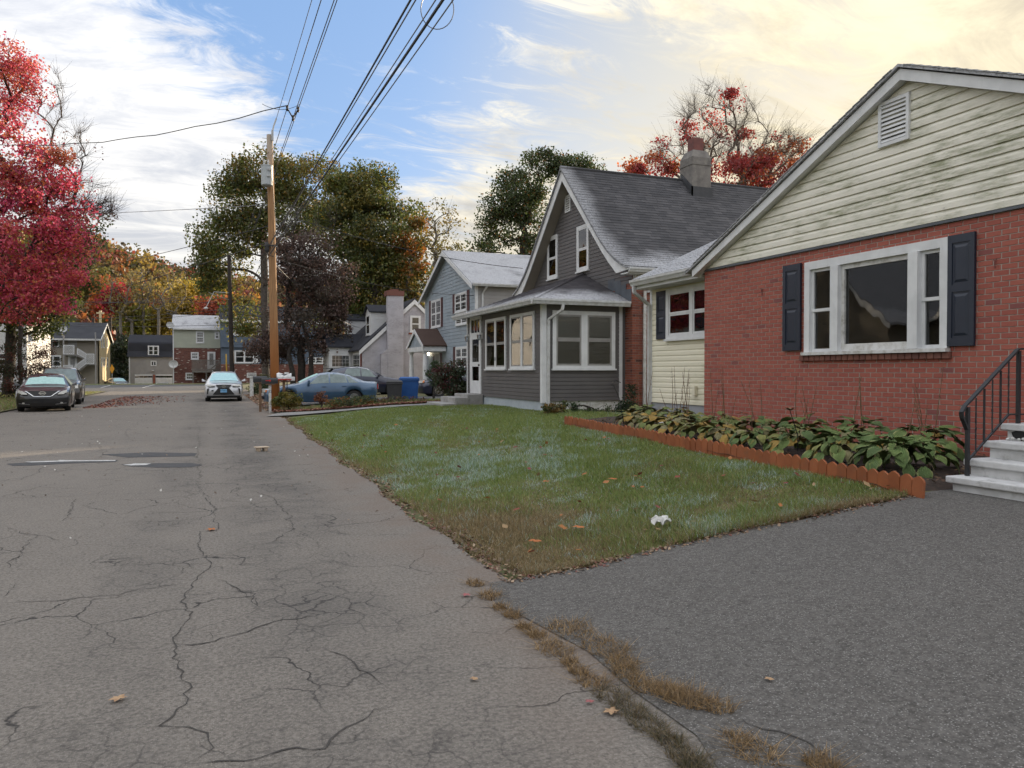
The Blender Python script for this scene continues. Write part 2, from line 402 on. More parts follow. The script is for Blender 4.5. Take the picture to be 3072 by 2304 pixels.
def glass(name, tint=(0.45, 0.48, 0.5), refl=1.0, rough=0.015):
    """window pane: see-through with real reflections"""
    m, t, p, o = _nt(name); k = N(t); t.nodes.remove(p)
    P = k.pos(); nb = k.bump(k.noise(P, 1.3, 2), 0.06, 0.05)
    tr = k.n('ShaderNodeBsdfTransparent'); tr.inputs[0].default_value = (*tint, 1)
    gl = k.n('ShaderNodeBsdfGlossy'); gl.inputs['Roughness'].default_value = rough; t.links.new(nb, gl.inputs['Normal'])
    fr = k.n('ShaderNodeFresnel'); fr.inputs[0].default_value = 1.62
    mx = k.n('ShaderNodeMixShader'); t.links.new(k.math('ADD', k.math('MULTIPLY', fr.outputs[0], refl), 0.05, clamp=True), mx.inputs[0])
    t.links.new(tr.outputs[0], mx.inputs[1]); t.links.new(gl.outputs[0], mx.inputs[2]); t.links.new(mx.outputs[0], o.inputs[0]); return m
glass('pane', (0.72, 0.75, 0.77)); glass('pane_dark', (0.28, 0.30, 0.32), 1.25)

# ------------------------------------------------------------------ terrain
def sm(x): x = np.clip(x, 0, 1); return x * x * (3 - 2 * x)
def yard_z(X, Y):
    t = np.clip((np.asarray(X, float) - 2.05) / 4.3, 0, 1)
    z = 0.42 * (0.5 * t + 0.5 * sm(t)) + 0.09 * np.clip((np.asarray(X, float) - 6.3) / 2.3, 0, 1)
    s = 1 - 0.42 * sm((np.asarray(Y, float) - 24) / 7.0)
    return z * s
RIDGE_AZ = [-60, -35, -24, -12.5, -8, -4, -1, 3, 8, 14, 20, 40, 70, 110]
RIDGE_EL = [9.0, 9.2, 9.0, 8.6, 8.2, 7.0, 5.8, 5.3, 5.2, 5.4, 4.6, 3.2, 2.6, 2.4]
def hill_z(X, Y):
    r = np.hypot(X, Y); az = np.degrees(np.arctan2(X, Y))
    el = np.interp(az, RIDGE_AZ, RIDGE_EL) - 0.9
    top = np.tan(np.radians(el)) * 290.0
    k = sm((r - 128) / 165.0)
    back = 1 - 0.5 * sm((r - 310) / 300.0)
    wob = 3.0 * np.sin(X * 0.031 + 1.1) * np.sin(Y * 0.027) * k
    return (top + wob) * k * back
def grid_obj(name, xs, ys, zf, mat, kind=None):
    xs = np.asarray(xs, float); ys = np.asarray(ys, float); X, Y = np.meshgrid(xs, ys); Z = zf(X, Y)
    nx, ny = len(xs), len(ys)
    me = bpy.data.meshes.new(name); me.from_pydata(np.stack([X, Y, Z], -1).reshape(-1, 3).tolist(), [],
        [(j * nx + i, j * nx + i + 1, (j + 1) * nx + i + 1, (j + 1) * nx + i) for j in range(ny - 1) for i in range(nx - 1)])
    me.polygons.foreach_set('use_smooth', [True] * len(me.polygons))
    o = link(name, me, None, mat)
    if kind: o['kind'] = kind
    return o
def gz(X, Y):
    z = -0.07 - 1.25 * sm((Y - 97.5) / 3.5)
    far = hill_z(X, Y)
    right = np.where((X > 1.5) & (Y > -40) & (Y < 95), 0.0, 0.0)
    return z + far + right
ground = grid_obj('ground', np.r_[np.linspace(-700, -120, 30), np.linspace(-110, 110, 90), np.linspace(120, 700, 30)],
                  np.r_[np.linspace(-160, -10, 10), np.linspace(0, 90, 20), np.linspace(92, 110, 25), np.linspace(114, 330, 70), np.linspace(345, 900, 30)], gz, MATS['far_grass'], 'structure')

def road_edge(Y): return 1.93 + 0.010 * np.clip(Y, 0, 40) + 0.05 * np.sin(Y * 1.3) + 0.03 * np.sin(Y * 3.7 + 1) + 0.25 * sm((Y - 40) / 20)
ys = np.linspace(-14, 66, 240); us = np.linspace(0, 1, 12)
U, V = np.meshgrid(us, ys); Xr = -7.3 + (road_edge(V) + 7.3) * U
Zr = 0.0 + 0.0 * Xr
me = bpy.data.meshes.new('road'); nx = len(us)
me.from_pydata(np.stack([Xr, V, Zr], -1).reshape(-1, 3).tolist(), [], [(j * nx + i, j * nx + i + 1, (j + 1) * nx + i + 1, (j + 1) * nx + i) for j in range(len(ys) - 1) for i in range(nx - 1)])
road = link('road', me, None, MATS['road_asphalt']); road['kind'] = 'structure'
lot = grid_obj('parking_lot', np.linspace(-46, 16, 20), np.linspace(64.5, 96.4, 14), lambda X, Y: 0 * X - 0.006, MATS['lot_asphalt'], 'structure')
for (a, b) in (((1275, 1154.5), (1310, 1148.5)), ((1130, 1156.5), (1270, 1150.5))): pass
# faded stall lines on the lot
mb = MB()
for (x0, y0, x1, y1) in ((303, 1163, 330, 1156), (428, 1163, 470, 1152)):
    a = on_Z(x0, y0, 0.0); b = on_Z(x1, y1, 0.0); mb.bar((a.x, a.y, 0.0), (b.x, b.y, 0.0), 0.16, 0.004)
mb.build('stall_line', MATS['road_paint'], lot)
# yard on the right of the road
yard = grid_obj('yard', np.r_[np.linspace(1.7, 9.5, 60), np.linspace(10, 62, 30)], np.r_[np.linspace(-25, 4, 15), np.linspace(4.3, 34, 110), np.linspace(35, 92, 40)],
                lambda X, Y: yard_z(X, Y) - 0.03 - 0.05 * (X < 2.0) - 0.14 * (Y < 5.15) + 0.012 * np.sin(X * 3.1 + Y) * np.sin(Y * 2.3) * (X > 2.4), MATS['turf'], 'structure')
left_verge = grid_obj('left_verge', np.linspace(-60, -7.25, 40), np.linspace(-25, 64.4, 60), lambda X, Y: 0.05 + 0.0 * X, MATS['turf'], 'structure')
tag(grid_obj('grass_bank', np.linspace(-46, 22, 40), np.linspace(96.3, 99.5, 12), lambda X, Y: 0.10 * np.sin(np.clip((Y - 96.3) / 3.2, 0, 1) * math.pi) + 0.0, MATS['far_grass']), kind='structure')
# near driveway
dxs = np.linspace(1.86, 9.8, 34)
def dz(X, Y): return np.maximum(0.006, yard_z(X, Y) * 0.93 + 0.006)
drv = grid_obj('driveway', dxs, np.linspace(-20, 5.3, 50), dz, MATS['drive_asphalt'], 'structure')
me = drv.data
for v in me.vertices:
    if abs(v.co.y - 5.3) < 1e-4: v.co.y += 0.05 * math.sin(v.co.x * 2.1) + 0.03 * math.sin(v.co.x * 6.3); 
    if abs(v.co.x - 1.86) < 1e-3: v.co.x += 0.07 * math.sin(v.co.y * 2.3) + 0.05 * math.sin(v.co.y * 5.1)
# neighbour's drive and the front walk
grid_obj('side_driveway', np.linspace(1.98, 15, 40), np.linspace(31.2, 36.3, 12), lambda X, Y: yard_z(X, Y) + 0.02, MATS['lot_asphalt'], 'structure')
def walk_strip():
    pts = [(1.95, 28.0, 2.0), (3.0, 27.7, 1.7), (4.2, 27.0, 1.5), (5.4, 26.0, 1.4), (6.4, 25.1, 1.4), (7.15, 24.5, 1.4)]
    mb = MB(); L = []; 
    for i, (x, y, w) in enumerate(pts):
        d = Vector((pts[min(i + 1, 5)][0] - pts[max(i - 1, 0)][0], pts[min(i + 1, 5)][1] - pts[max(i - 1, 0)][1], 0)).normalized(); s = Vector((-d.y, d.x, 0))
        for e in (-1, 1):
            q = Vector((x, y, 0)) + s * (e * w / 2); L.append((q.x, q.y, float(yard_z(q.x, q.y)) + 0.025))
    mb.add(L, [(2 * i, 2 * i + 2, 2 * i + 3, 2 * i + 1) for i in range(5)]); paint('walk_grey', (0.24, 0.235, 0.23), (0.18, 0.175, 0.17), 0.9, 3.0, bump=0.5, bscale=40); o = mb.build('front_walk', MATS['walk_grey']); o['kind'] = 'structure'
walk_strip()

# cracks in the road: narrow ragged ribbons lying on the asphalt (crop coordinates of the photograph)
def polyline_ribbon(pts, w0, z, jit=0.5, seed=0):
    r = random.Random(seed); P = []
    for a, b in zip(pts[:-1], pts[1:]):
        L = (b - a).length; n = max(2, int(L / 0.05))
        for i in range(n): P.append(a.lerp(b, i / n))
    P.append(pts[-1]); mb = MB(); L = []
    ox = oy = 0
    for i, p in enumerate(P):
        d = (P[min(i + 1, len(P) - 1)] - P[max(i - 1, 0)]); d.z = 0; d = d.normalized() if d.length > 1e-6 else Vector((1, 0, 0)); s = Vector((-d.y, d.x, 0))
        ox = ox * 0.8 + r.gauss(0, 0.016); w = w0 * r.uniform(0.25, 1.3) * min(1, 0.2 + min(i, len(P) - 1 - i) * 0.25)
        q = p + s * ox
        for e in (-1, 1):
            e_ = q + s * (e * w / 2); L.append((e_.x, e_.y, z(e_.x, e_.y)))
    mb.add(L, [(2 * i, 2 * i + 1, 2 * i + 3, 2 * i + 2) for i in range(len(P) - 1)]); return mb
CR = [[(870, 1655), (980, 1570), (940, 1510), (800, 1450), (820, 1410), (890, 1360), (920, 1280), (880, 1220), (840, 1140), (890, 1090), (850, 1000), (870, 940), (840, 870), (880, 800), (960, 740), (1000, 690), (960, 620), (950, 540)],
      [(1040, 540), (1030, 460), (1000, 410), (940, 350), (945, 280), (940, 180), (935, 60), (930, 20)],
      [(0, 890), (200, 870), (450, 850), (560, 840), (700, 805), (880, 785)], [(760, 1078), (900, 1082), (1020, 1065), (1200, 990), (1330, 955), (1480, 930)],
      [(880, 1645), (1150, 1640), (1330, 1585), (1530, 1565), (1640, 1470), (1780, 1395), (1880, 1370)], [(0, 385), (380, 375), (560, 368), (780, 358), (1050, 350)],
      [(360, 385), (320, 440), (330, 460), (280, 500)], [(20, 520), (130, 550), (300, 585)], [(160, 560), (90, 620), (60, 680), (20, 720)], [(0, 855), (50, 830), (55, 790)],
      [(1030, 765), (1110, 790), (1200, 860), (1210, 920)], [(1250, 740), (1400, 715), (1500, 700)], [(970, 1000), (1010, 1050)], [(0, 310), (100, 300), (170, 265), (220, 235)],
      [(440, 270), (700, 275), (940, 258)], [(1000, 690), (880, 700), (870, 740)], [(1480, 1090), (1570, 1105), (1690, 1180), (1720, 1230), (1800, 1290)], [(1430, 970), (1480, 990), (1610, 960)],
      [(600, 500), (750, 495), (870, 490)], [(450, 130), (500, 160), (470, 195), (520, 190)], [(640, 40), (590, 70), (600, 100)], [(1170, 350), (1280, 380), (1330, 430), (1390, 520), (1300, 600)], [(1130, 330), (1100, 360), (1180, 390)]]
for i, c in enumerate(CR):
    pts = [on_Z(x * 0.6353, 1250 + y * 0.6353, 0.0) for x, y in c]
    polyline_ribbon(pts, 0.010 if i in (2, 3, 4) else 0.008, lambda x, y: 0.004, seed=i).build('crack', MATS['crack_fill'], road)
for i, c in enumerate([[(1640, 780), (1700, 825), (1750, 860), (1900, 900), (2050, 970), (2140, 1040), (2230, 1110)], [(1750, 860), (1780, 940), (1700, 1000)], [(830, 380), (890, 410)]]):
    pts = [on_Z(1300 + x * 0.5425, 1700 + y * 0.5425, 0.03) for x, y in c]
    polyline_ribbon(pts, 0.010, lambda x, y: float(dz(x, y)) + 0.004, seed=40 + i).build('crack', MATS['crack_fill'], drv)
# dark patches with a worn white bar
def flat_patch(name, pix, z, mat, parent):
    L = [on_Z(x * 0.6353, 1250 + y * 0.6353, z) for x, y in pix]; MB().add(L, [tuple(range(len(L)))]).build(name, mat, parent)
flat_patch('asphalt_patch', [(30, 222), (200, 212), (500, 210), (560, 203), (545, 213), (330, 220), (150, 230), (60, 232)], 0.004, MATS['patch_asphalt'], road)
flat_patch('asphalt_patch', [(570, 226), (700, 220), (900, 218), (960, 228), (900, 238), (740, 240), (620, 234)], 0.004, MATS['patch_asphalt'], road)
flat_patch('asphalt_patch', [(480, 178), (700, 168), (930, 172), (920, 186), (600, 192)], 0.004, MATS['patch_asphalt'], road)
flat_patch('painted_bar', [(115, 213), (270, 207), (280, 204), (380, 206), (545, 204), (545, 209), (330, 211), (150, 216)], 0.008, MATS['road_paint'], road)
flat_patch('painted_bar', [(580, 228), (640, 220), (715, 221), (690, 228), (620, 230)], 0.008, MATS['road_paint'], road)
# ------------------------------------------------------------------ building materials
def brickmat(name, c1, c2, odd, stain=0.0):
    m, t, p, o = _nt(name); k = N(t); P = k.pos(); r = k.rnd()
    col = k.mix(k.ramp(r, 0.1, 0.9), c1, c2); col = k.mix(k.ramp(k.math('FRACT', k.math('MULTIPLY', r, 7.31)), 0.93, 0.98), col, odd)
    col = k.mix(k.math('MULTIPLY', k.ramp(k.noise(P, 30, 6, 0.7), 0.45, 0.75), 0.35), col, tuple(x * 0.55 for x in c1))
    if stain:
        z = k.xyz(P)
        e = k.ramp(k.noise(k.mapv(P, (1, 1, 0.5)), 2.6, 7, 0.7), 0.56, 0.78)
        col = k.mix(k.math('MULTIPLY', e, stain), col, (0.42, 0.36, 0.34))
    k.set(p.inputs['Base Color'], col); p.inputs['Roughness'].default_value = 0.82; p.inputs['Specular IOR Level'].default_value = 0.3
    k.set(p.inputs['Normal'], k.bump(k.noise(P, 90, 5, 0.7), 0.45, 0.006)); return m
brickmat('brick_red', (0.37, 0.115, 0.084), (0.325, 0.096, 0.073), (0.235, 0.082, 0.075), 0.08)
brickmat('brick_old', (0.30, 0.105, 0.07), (0.21, 0.07, 0.052), (0.09, 0.04, 0.035), 0.15)
brickmat('brick_far', (0.20, 0.075, 0.055), (0.13, 0.045, 0.036), (0.50, 0.45, 0.40), 0.1)
brickmat('brick_sill', (0.22, 0.10, 0.075), (0.17, 0.075, 0.06), (0.13, 0.06, 0.05), 0.1)
paint('mortar', (0.40, 0.335, 0.295), (0.31, 0.255, 0.225), 0.9, 12, bump=0.6, bscale=70)
paint('mortar_old', (0.27, 0.23, 0.20), (0.20, 0.17, 0.15), 0.9, 12, bump=0.6, bscale=70)
def sidemat(name, c, c2, mould=0.0, mc=(0.19, 0.20, 0.12), rough=0.5, band=None, seed=0.0):
    m, t, p, o = _nt(name); k = N(t); P = k.pos()
    col = k.mix(k.ramp(k.noise(P, 1.6, 4), 0.3, 0.7), c, c2)
    col = k.mix(k.math('MULTIPLY', k.rnd(), 0.10), col, tuple(x * 0.7 for x in c))
    if mould:
        a = k.ramp(k.noise(k.mapv(P, (1, 1, 2.4), loc=(seed, 0, 0)), 0.9, 7, 0.62), 0.38, 0.62)
        b = k.ramp(k.noise(k.mapv(P, (1, 0.5, 3)), 6.0, 6, 0.7), 0.35, 0.72)
        d = k.math('MULTIPLY', a, b)
        if band: z = k.xyz(P)[band[0]]; d = k.math('MULTIPLY', d, k.ramp(z, band[1], band[2]))
        col = k.mix(k.math('MULTIPLY', d, mould), col, mc)
        s = k.ramp(k.noise(k.mapv(P, (1, 1.5, 4), loc=(seed, 3, 0)), 3.2, 6, 0.7), 0.63, 0.75)
        col = k.mix(k.math('MULTIPLY', s, mould * 0.55), col, (0.11, 0.11, 0.09))
    k.set(p.inputs['Base Color'], col); p.inputs['Roughness'].default_value = rough; p.inputs['Specular IOR Level'].default_value = 0.35
    k.set(p.inputs['Normal'], k.bump(k.noise(k.mapv(P, (1, 1, 8)), 20, 3), 0.10, 0.004)); return m
sidemat('cream_siding', (0.82, 0.79, 0.69), (0.77, 0.745, 0.65), 1.0, mc=(0.27, 0.28, 0.17))
sidemat('cream_siding_wing', (0.82, 0.775, 0.62), (0.78, 0.74, 0.59), 0.8, mc=(0.38, 0.38, 0.18), band=(1, 13.6, 12.6))
sidemat('charcoal_siding', (0.135, 0.127, 0.128), (0.115, 0.109, 0.111), 0.0)
sidemat('blue_siding', (0.36, 0.42, 0.48), (0.31, 0.365, 0.42), 0.45, mc=(0.13, 0.15, 0.15))
sidemat('tan_siding', (0.30, 0.265, 0.215), (0.27, 0.24, 0.195), 0.2)
sidemat('sunlit_tan_and_pole', (0.62, 0.50, 0.30), (0.55, 0.45, 0.27), 0.25, mc=(0.2, 0.18, 0.12))  # sunlit copy of the tan siding, sunlight put in the colour; pale pole shares it
sidemat('white_siding', (0.66, 0.67, 0.68), (0.60, 0.61, 0.62), 0.25, mc=(0.3, 0.3, 0.27))
sidemat('sage_siding', (0.44, 0.46, 0.38), (0.40, 0.42, 0.35), 0.2, mc=(0.25, 0.26, 0.2))
sidemat('slate_siding', (0.115, 0.150, 0.205), (0.10, 0.135, 0.185), 0.2, mc=(0.07, 0.08, 0.1))
sidemat('grey_siding', (0.34, 0.33, 0.32), (0.30, 0.29, 0.285), 0.2, mc=(0.2, 0.2, 0.19))
sidemat('lavender_stucco', (0.46, 0.45, 0.49), (0.39, 0.38, 0.415), 0.5, mc=(0.15, 0.14, 0.14), rough=0.9)
def shingle(name, c1, c2, frost=None, rough=0.9):
    """frost(k, P) returns a 0..1 socket: where rime lies on the shingles"""
    m, t, p, o = _nt(name); k = N(t); P = k.pos(); r = k.rnd()
    col = k.mix(k.ramp(r, 0.0, 1.0), c1, c2); col = k.mix(k.math('MULTIPLY', k.ramp(k.noise(P, 150, 2), 0.5, 0.8), 0.5), col, tuple(x * 2.2 for x in c1))
    col = k.mix(k.math('MULTIPLY', k.ramp(k.noise(P, 0.9, 4), 0.35, 0.7), 0.4), col, tuple(x * 0.7 for x in c1))
    if frost:
        f = frost(k, P); f = k.math('MULTIPLY', f, k.ramp(k.noise(P, 22, 5, 0.7), 0.25, 0.6)); col = k.mix(f, col, (0.56, 0.57, 0.60))
    k.set(p.inputs['Base Color'], col); p.inputs['Roughness'].default_value = rough; p.inputs['Specular IOR Level'].default_value = 0.2
    k.set(p.inputs['Normal'], k.bump(k.noise(P, 180, 3), 0.5, 0.004)); return m
shingle('shingle_main', (0.058, 0.058, 0.063), (0.090, 0.088, 0.093),
        lambda k, P: k.math('MULTIPLY', k.math('MAXIMUM', k.ramp(k.math('ADD', k.xyz(P)[2], k.math('MULTIPLY', k.noise(P, 0.9, 4), 1.3)), 5.75, 5.05),
                            k.math('MULTIPLY', k.ramp(k.math('ADD', k.xyz(P)[0], k.math('MULTIPLY', k.noise(P, 0.7, 3), 0.9)), 11.35, 10.8), 0.6)), 0.72))
shingle('shingle_porch', (0.060, 0.056, 0.062), (0.095, 0.088, 0.094),
        lambda k, P: k.math('MULTIPLY', k.ramp(k.math('ADD', k.xyz(P)[2], k.math('MULTIPLY', k.noise(P, 1.2, 4), 0.7)), 4.25, 3.85), 0.85))
shingle('shingle_wing', (0.10, 0.10, 0.11), (0.14, 0.14, 0.15), lambda k, P: k.math('MULTIPLY', k.ramp(k.noise(P, 1.2, 3), 0.05, 0.45), 0.78))
shingle('shingle_frosted', (0.13, 0.13, 0.135), (0.2, 0.2, 0.2), lambda k, P: k.math('MULTIPLY', k.ramp(k.noise(P, 0.8, 3), 0.1, 0.5), 0.75))
shingle('shingle_black', (0.030, 0.032, 0.040), (0.045, 0.047, 0.055))
shingle('shingle_brown', (0.085, 0.055, 0.045), (0.06, 0.04, 0.034))
paint('flashing', (0.10, 0.115, 0.135), (0.075, 0.085, 0.1), 0.45, 4)
paint('stucco_chimney', (0.21, 0.195, 0.18), (0.13, 0.12, 0.115), 0.95, 3.5, bump=0.9, bscale=25, dirt=0.6, dirtc=(0.32, 0.30, 0.27))
paint('tar', (0.035, 0.037, 0.042), (0.05, 0.05, 0.055), 0.6, 6, bump=0.6, bscale=20)
paint('clay_flue', (0.17, 0.055, 0.045), (0.12, 0.04, 0.035), 0.7, 5)
paint('foundation_blue', (0.44, 0.49, 0.53), (0.36, 0.41, 0.46), 0.85, 4, bump=0.6, bscale=20, dirt=0.4, dirtc=(0.55, 0.57, 0.58))
paint('foundation_grey', (0.36, 0.37, 0.40), (0.30, 0.31, 0.335), 0.85, 3, bump=0.5, bscale=25, dirt=0.3)
paint('storm_frame', (0.30, 0.29, 0.28), (0.24, 0.23, 0.22), 0.5, 6)
def blindmat(name, c, pitch):
    m, t, p, o = _nt(name); k = N(t); P = k.pos(); z = k.xyz(P)[2]
    w = k.math('SINE', k.math('MULTIPLY', k.math('ADD', z, k.math('MULTIPLY', k.noise(P, 2.5, 2), 0.03)), 2 * math.pi / pitch))
    col = k.mix(k.ramp(w, -0.5, 0.9), tuple(x * 0.45 for x in c), c); k.set(p.inputs['Base Color'], col); p.inputs['Roughness'].default_value = 0.7; return m
blindmat('venetian_blind', (0.50, 0.48, 0.44), 0.028)
paint('curtain', (0.42, 0.42, 0.42), (0.28, 0.28, 0.28), 0.9, 4)
paint('curtain_tan', (0.30, 0.27, 0.22), (0.2, 0.18, 0.15), 0.9, 4)
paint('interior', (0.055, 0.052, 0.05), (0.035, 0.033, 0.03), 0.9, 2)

# ------------------------------------------------------------------ building helpers
def siding(wall, fr, z0, z1, pitch, ulo, uhi, mat, prof='lap', proud=0.020, name='plank'):
    n = int(math.ceil((z1 - z0) / pitch - 1e-6))
    for i in range(n):
        a = z0 + i * pitch; b = min(a + pitch, z1) ; ua0, ub0, ua1, ub1 = ulo(a), uhi(a), ulo(b), uhi(b)
        if ub0 - ua0 < 0.02: continue
        if ub1 < ua1: ua1 = ub1 = (ua1 + ub1) / 2
        h = b - a
        ks = [(0, 0), (proud, 0), (proud * 0.92, 0.58), (proud * 0.3, 0.88), (proud * 0.02, 0.90), (proud * 0.02, 1.0), (0, 1.0)] if prof == 'dutch' else [(0, 0), (proud, 0), (proud * 0.86, 0.87), (proud * 0.06, 0.885), (proud * 0.05, 1.0), (0, 1.0)]
        vs = []
        for s in (0, 1):
            for nn, t in ks:
                u = (ua0 + (ua1 - ua0) * t) if s == 0 else (ub0 + (ub1 - ub0) * t)
                vs.append(fr.p(u, nn, a + t * h))
        m = len(ks); fs = [tuple(range(m)), tuple(range(m, 2 * m))[::-1]] + [(j, (j + 1) % m, m + (j + 1) % m, m + j) for j in range(m)]
        MB().add(vs, fs).build(name, mat, wall)

def window(house, fr, u0, u1, z0, z1, units=None, trim=0.09, casing='white_paint', sash='white_paint', proud=0.045, nb=0.016, back='interior', up_back=None,
           muntin=None, sill=True, pane='pane', single=False, name='window', meeting=0.5, bw=0.04):
    c = MB(); ui0, ui1, zi0, zi1 = u0 + trim, u1 - trim, z0 + trim * 0.8, z1 - trim
    fr.box(c, u0, u0 + trim, 0, proud, z0, z1); fr.box(c, u1 - trim, u1, 0, proud, z0, z1)
    fr.box(c, u0 + trim + 1e-3, u1 - trim - 1e-3, 0, proud * 0.97, z1 - trim, z1 - 1e-3); fr.box(c, u0 + trim + 1e-3, u1 - trim - 1e-3, 0, proud * 0.97, z0 + 1e-3, z0 + trim * 0.8)
    if units is None: units = [(0.0, 1.0, 'dh')]
    W = ui1 - ui0
    for i in range(len(units) - 1):
        g0 = ui0 + W * units[i][1]; g1 = ui0 + W * units[i + 1][0]
        if g1 - g0 > 0.005: fr.box(c, g0, g1, 0, proud * 0.94, zi0, zi1)
    w = c.build(name, MATS[casing], house)
    if sill:
        s = MB(); fr.box(s, u0 - 0.03, u1 + 0.03, 0, proud + 0.035, z0 - 0.045, z0 - 1e-3); s.build('sill', MATS[casing], w)
    for (a, b, kind) in units:
        ua, ub = ui0 + W * a, ui0 + W * b; zm = zi0 + (zi1 - zi0) * meeting
        halves = [(zi0, zm, False), (zm, zi1, True)] if kind == 'dh' else [(zi0, zi1, True)]
        sm_ = MB()
        for (za, zb, up) in halves:
            n0, n1 = (nb + 0.006, nb + 0.024) if up and kind == 'dh' else (nb + 0.004, nb + 0.018)
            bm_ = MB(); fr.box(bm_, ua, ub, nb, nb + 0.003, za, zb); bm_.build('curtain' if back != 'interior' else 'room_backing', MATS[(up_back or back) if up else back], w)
            fr.box(sm_, ua, ua + bw, n0, n1, za, zb); fr.box(sm_, ub - bw, ub, n0, n1, za, zb)
            fr.box(sm_, ua + bw, ub - bw, n0, n1 - 1e-3, za, za + bw); fr.box(sm_, ua + bw, ub - bw, n0, n1 - 1e-3, zb - bw, zb)
            if muntin:
                for j in range(1, muntin[0]):
                    x = ua + bw + (ub - ua - 2 * bw) * j / muntin[0]; fr.box(sm_, x - 0.009, x + 0.009, n0 + 0.002, n1 - 0.002, za + bw, zb - bw)
                for j in range(1, muntin[1]):
                    z = za + bw + (zb - za - 2 * bw) * j / muntin[1]; fr.box(sm_, ua + bw, ub - bw, n0 + 0.003, n1 - 0.003, z - 0.009, z + 0.009)
            pm = MB(); fr.box(pm, ua + bw * 0.8, ub - bw * 0.8, n0 + 0.005, n0 + 0.009, za + bw * 0.8, zb - bw * 0.8); pm.build('pane', MATS[pane], w)
        sm_.build('sash', MATS[sash], w)
    return w

def shutter(house, fr, u0, u1, z0, z1, mat='navy_shutter', n0=0.012, detail=True):
    b = MB(); fr.box(b, u0, u1, n0, n0 + 0.022, z0, z1); s = b.build('shutter', MATS[mat], house)
    if detail:
        w = u1 - u0; e = w * 0.17; zm = z0 + (z1 - z0) * 0.52
        f = MB()
        fr.box(f, u0 + 1e-3, u0 + e, n0 + 0.02, n0 + 0.034, z0 + 1e-3, z1 - 1e-3); fr.box(f, u1 - e, u1 - 1e-3, n0 + 0.02, n0 + 0.034, z0 + 1e-3, z1 - 1e-3)
        for a, b_ in ((z0 + 2e-3, z0 + 0.10), (zm - 0.045, zm + 0.045), (z1 - 0.10, z1 - 2e-3)): fr.box(f, u0 + e, u1 - e, n0 + 0.02, n0 + 0.0335, a, b_)
        f.build('stile_and_rail', MATS[mat], s)
        for a, b_ in ((z0 + 0.125, zm - 0.07), (zm + 0.07, z1 - 0.125)):
            p = MB(); q = 0.035; i0, i1 = u0 + e + 0.02, u1 - e - 0.02
            vs = [fr.p(i0, n0 + 0.021, a), fr.p(i1, n0 + 0.021, a), fr.p(i1, n0 + 0.021, b_), fr.p(i0, n0 + 0.021, b_),
                  fr.p(i0 + q, n0 + 0.034, a + q), fr.p(i1 - q, n0 + 0.034, a + q), fr.p(i1 - q, n0 + 0.034, b_ - q), fr.p(i0 + q, n0 + 0.034, b_ - q)]
            p.add(vs, [(0, 1, 5, 4), (1, 2, 6, 5), (2, 3, 7, 6), (3, 0, 4, 7), (4, 5, 6, 7), (3, 2, 1, 0)]); p.build('raised_panel', MATS[mat], s)
        for uu in (u0 + e / 2, u1 - e / 2):
            for z in (z0 + 0.05, zm, z1 - 0.05):
                d = MB(); c = fr.p(uu, n0 + 0.034, z); d.lathe([(0.009, -0.003), (0.009, 0.003), (0.005, 0.006)], c, 'X' if fr.k in ('-X', '+X') else 'Y', 8); d.build('bolt', MATS[mat], s)
    return s

def brick_list(fr, u0, u1, z0, z1, course=0.067, L=0.2, joint=0.0085, skip=lambda u, z: False, depth=0.07, seed=0, header=0):
    r = random.Random(seed); out = []; nz = int((z1 - z0) / course)
    for j in range(nz):
        za = z0 + j * course; u = u0 - (L / 2 if j % 2 else 0)
        while u < u1:
            a, b = max(u, u0) + joint / 2, min(u + L, u1) - joint / 2; u += L
            if b - a < 0.03: continue
            segs = [(a, b)]
            if skip(a, za + course / 2) or skip(b, za + course / 2):
                n = 10; xs = [a + (b - a) * (i + 0.5) / n for i in range(n)]; ok = [not skip(x, za + course / 2) for x in xs]
                if not any(ok): continue
                i0 = ok.index(True); i1 = n - 1 - ok[::-1].index(True); segs = [(a + (b - a) * i0 / n, a + (b - a) * (i1 + 1) / n)]
            for a_, b_ in segs:
                if b_ - a_ < 0.025: continue
                n_ = r.uniform(-0.0015, 0.0015); c = Vector(fr.p((a_ + b_) / 2, n_ - depth / 2, za + course / 2))
                e = Vector(fr.p(1, 0, 0)) - Vector(fr.p(0, 0, 0)); nn = Vector(fr.p(0, 1, 0)) - Vector(fr.p(0, 0, 0))
                out.append(M4(c, e * (b_ - a_), nn * -depth, Vector((0, 0, course - joint))))
    return out

def shingle_list(O, e, s, width, inside, rows, expo=0.14, tabw=0.31, th=0.012, seed=0, sfun=None):
    """O eave corner; e along the eave; s upslope (or sfun(row)->(point offset, s)); inside(row centre) -> (a,b) extent along e"""
    r = random.Random(seed); out = []
    for j in range(rows):
        if sfun: base, sd_ = sfun(j)
        else: base, sd_ = O + s * (expo * j), s
        ext = inside(j)
        if ext is None: continue
        lo, hi = ext; n = e.cross(sd_).normalized()
        if n.z < 0: n = -n
        u = lo - r.uniform(0, tabw)
        while u < hi:
            w = tabw * r.choice((0.6, 0.8, 1.0, 1.0, 1.25)); a, b = max(u, lo) + 0.0015, min(u + w, hi) - 0.0015; u += w
            if b - a < 0.02: continue
            c = base + e * ((a + b) / 2) + sd_ * (expo * 0.55) + n * (th * 0.5 + r.uniform(0.0, 0.004))
            sl = (sd_ - n * (0.010 / expo)).normalized()
            nn = e.cross(sl).normalized(); nn = nn if nn.z > 0 else -nn
            out.append(M4(c, e * (b - a), nn * -th, sl * (expo * 1.1)))
    return out

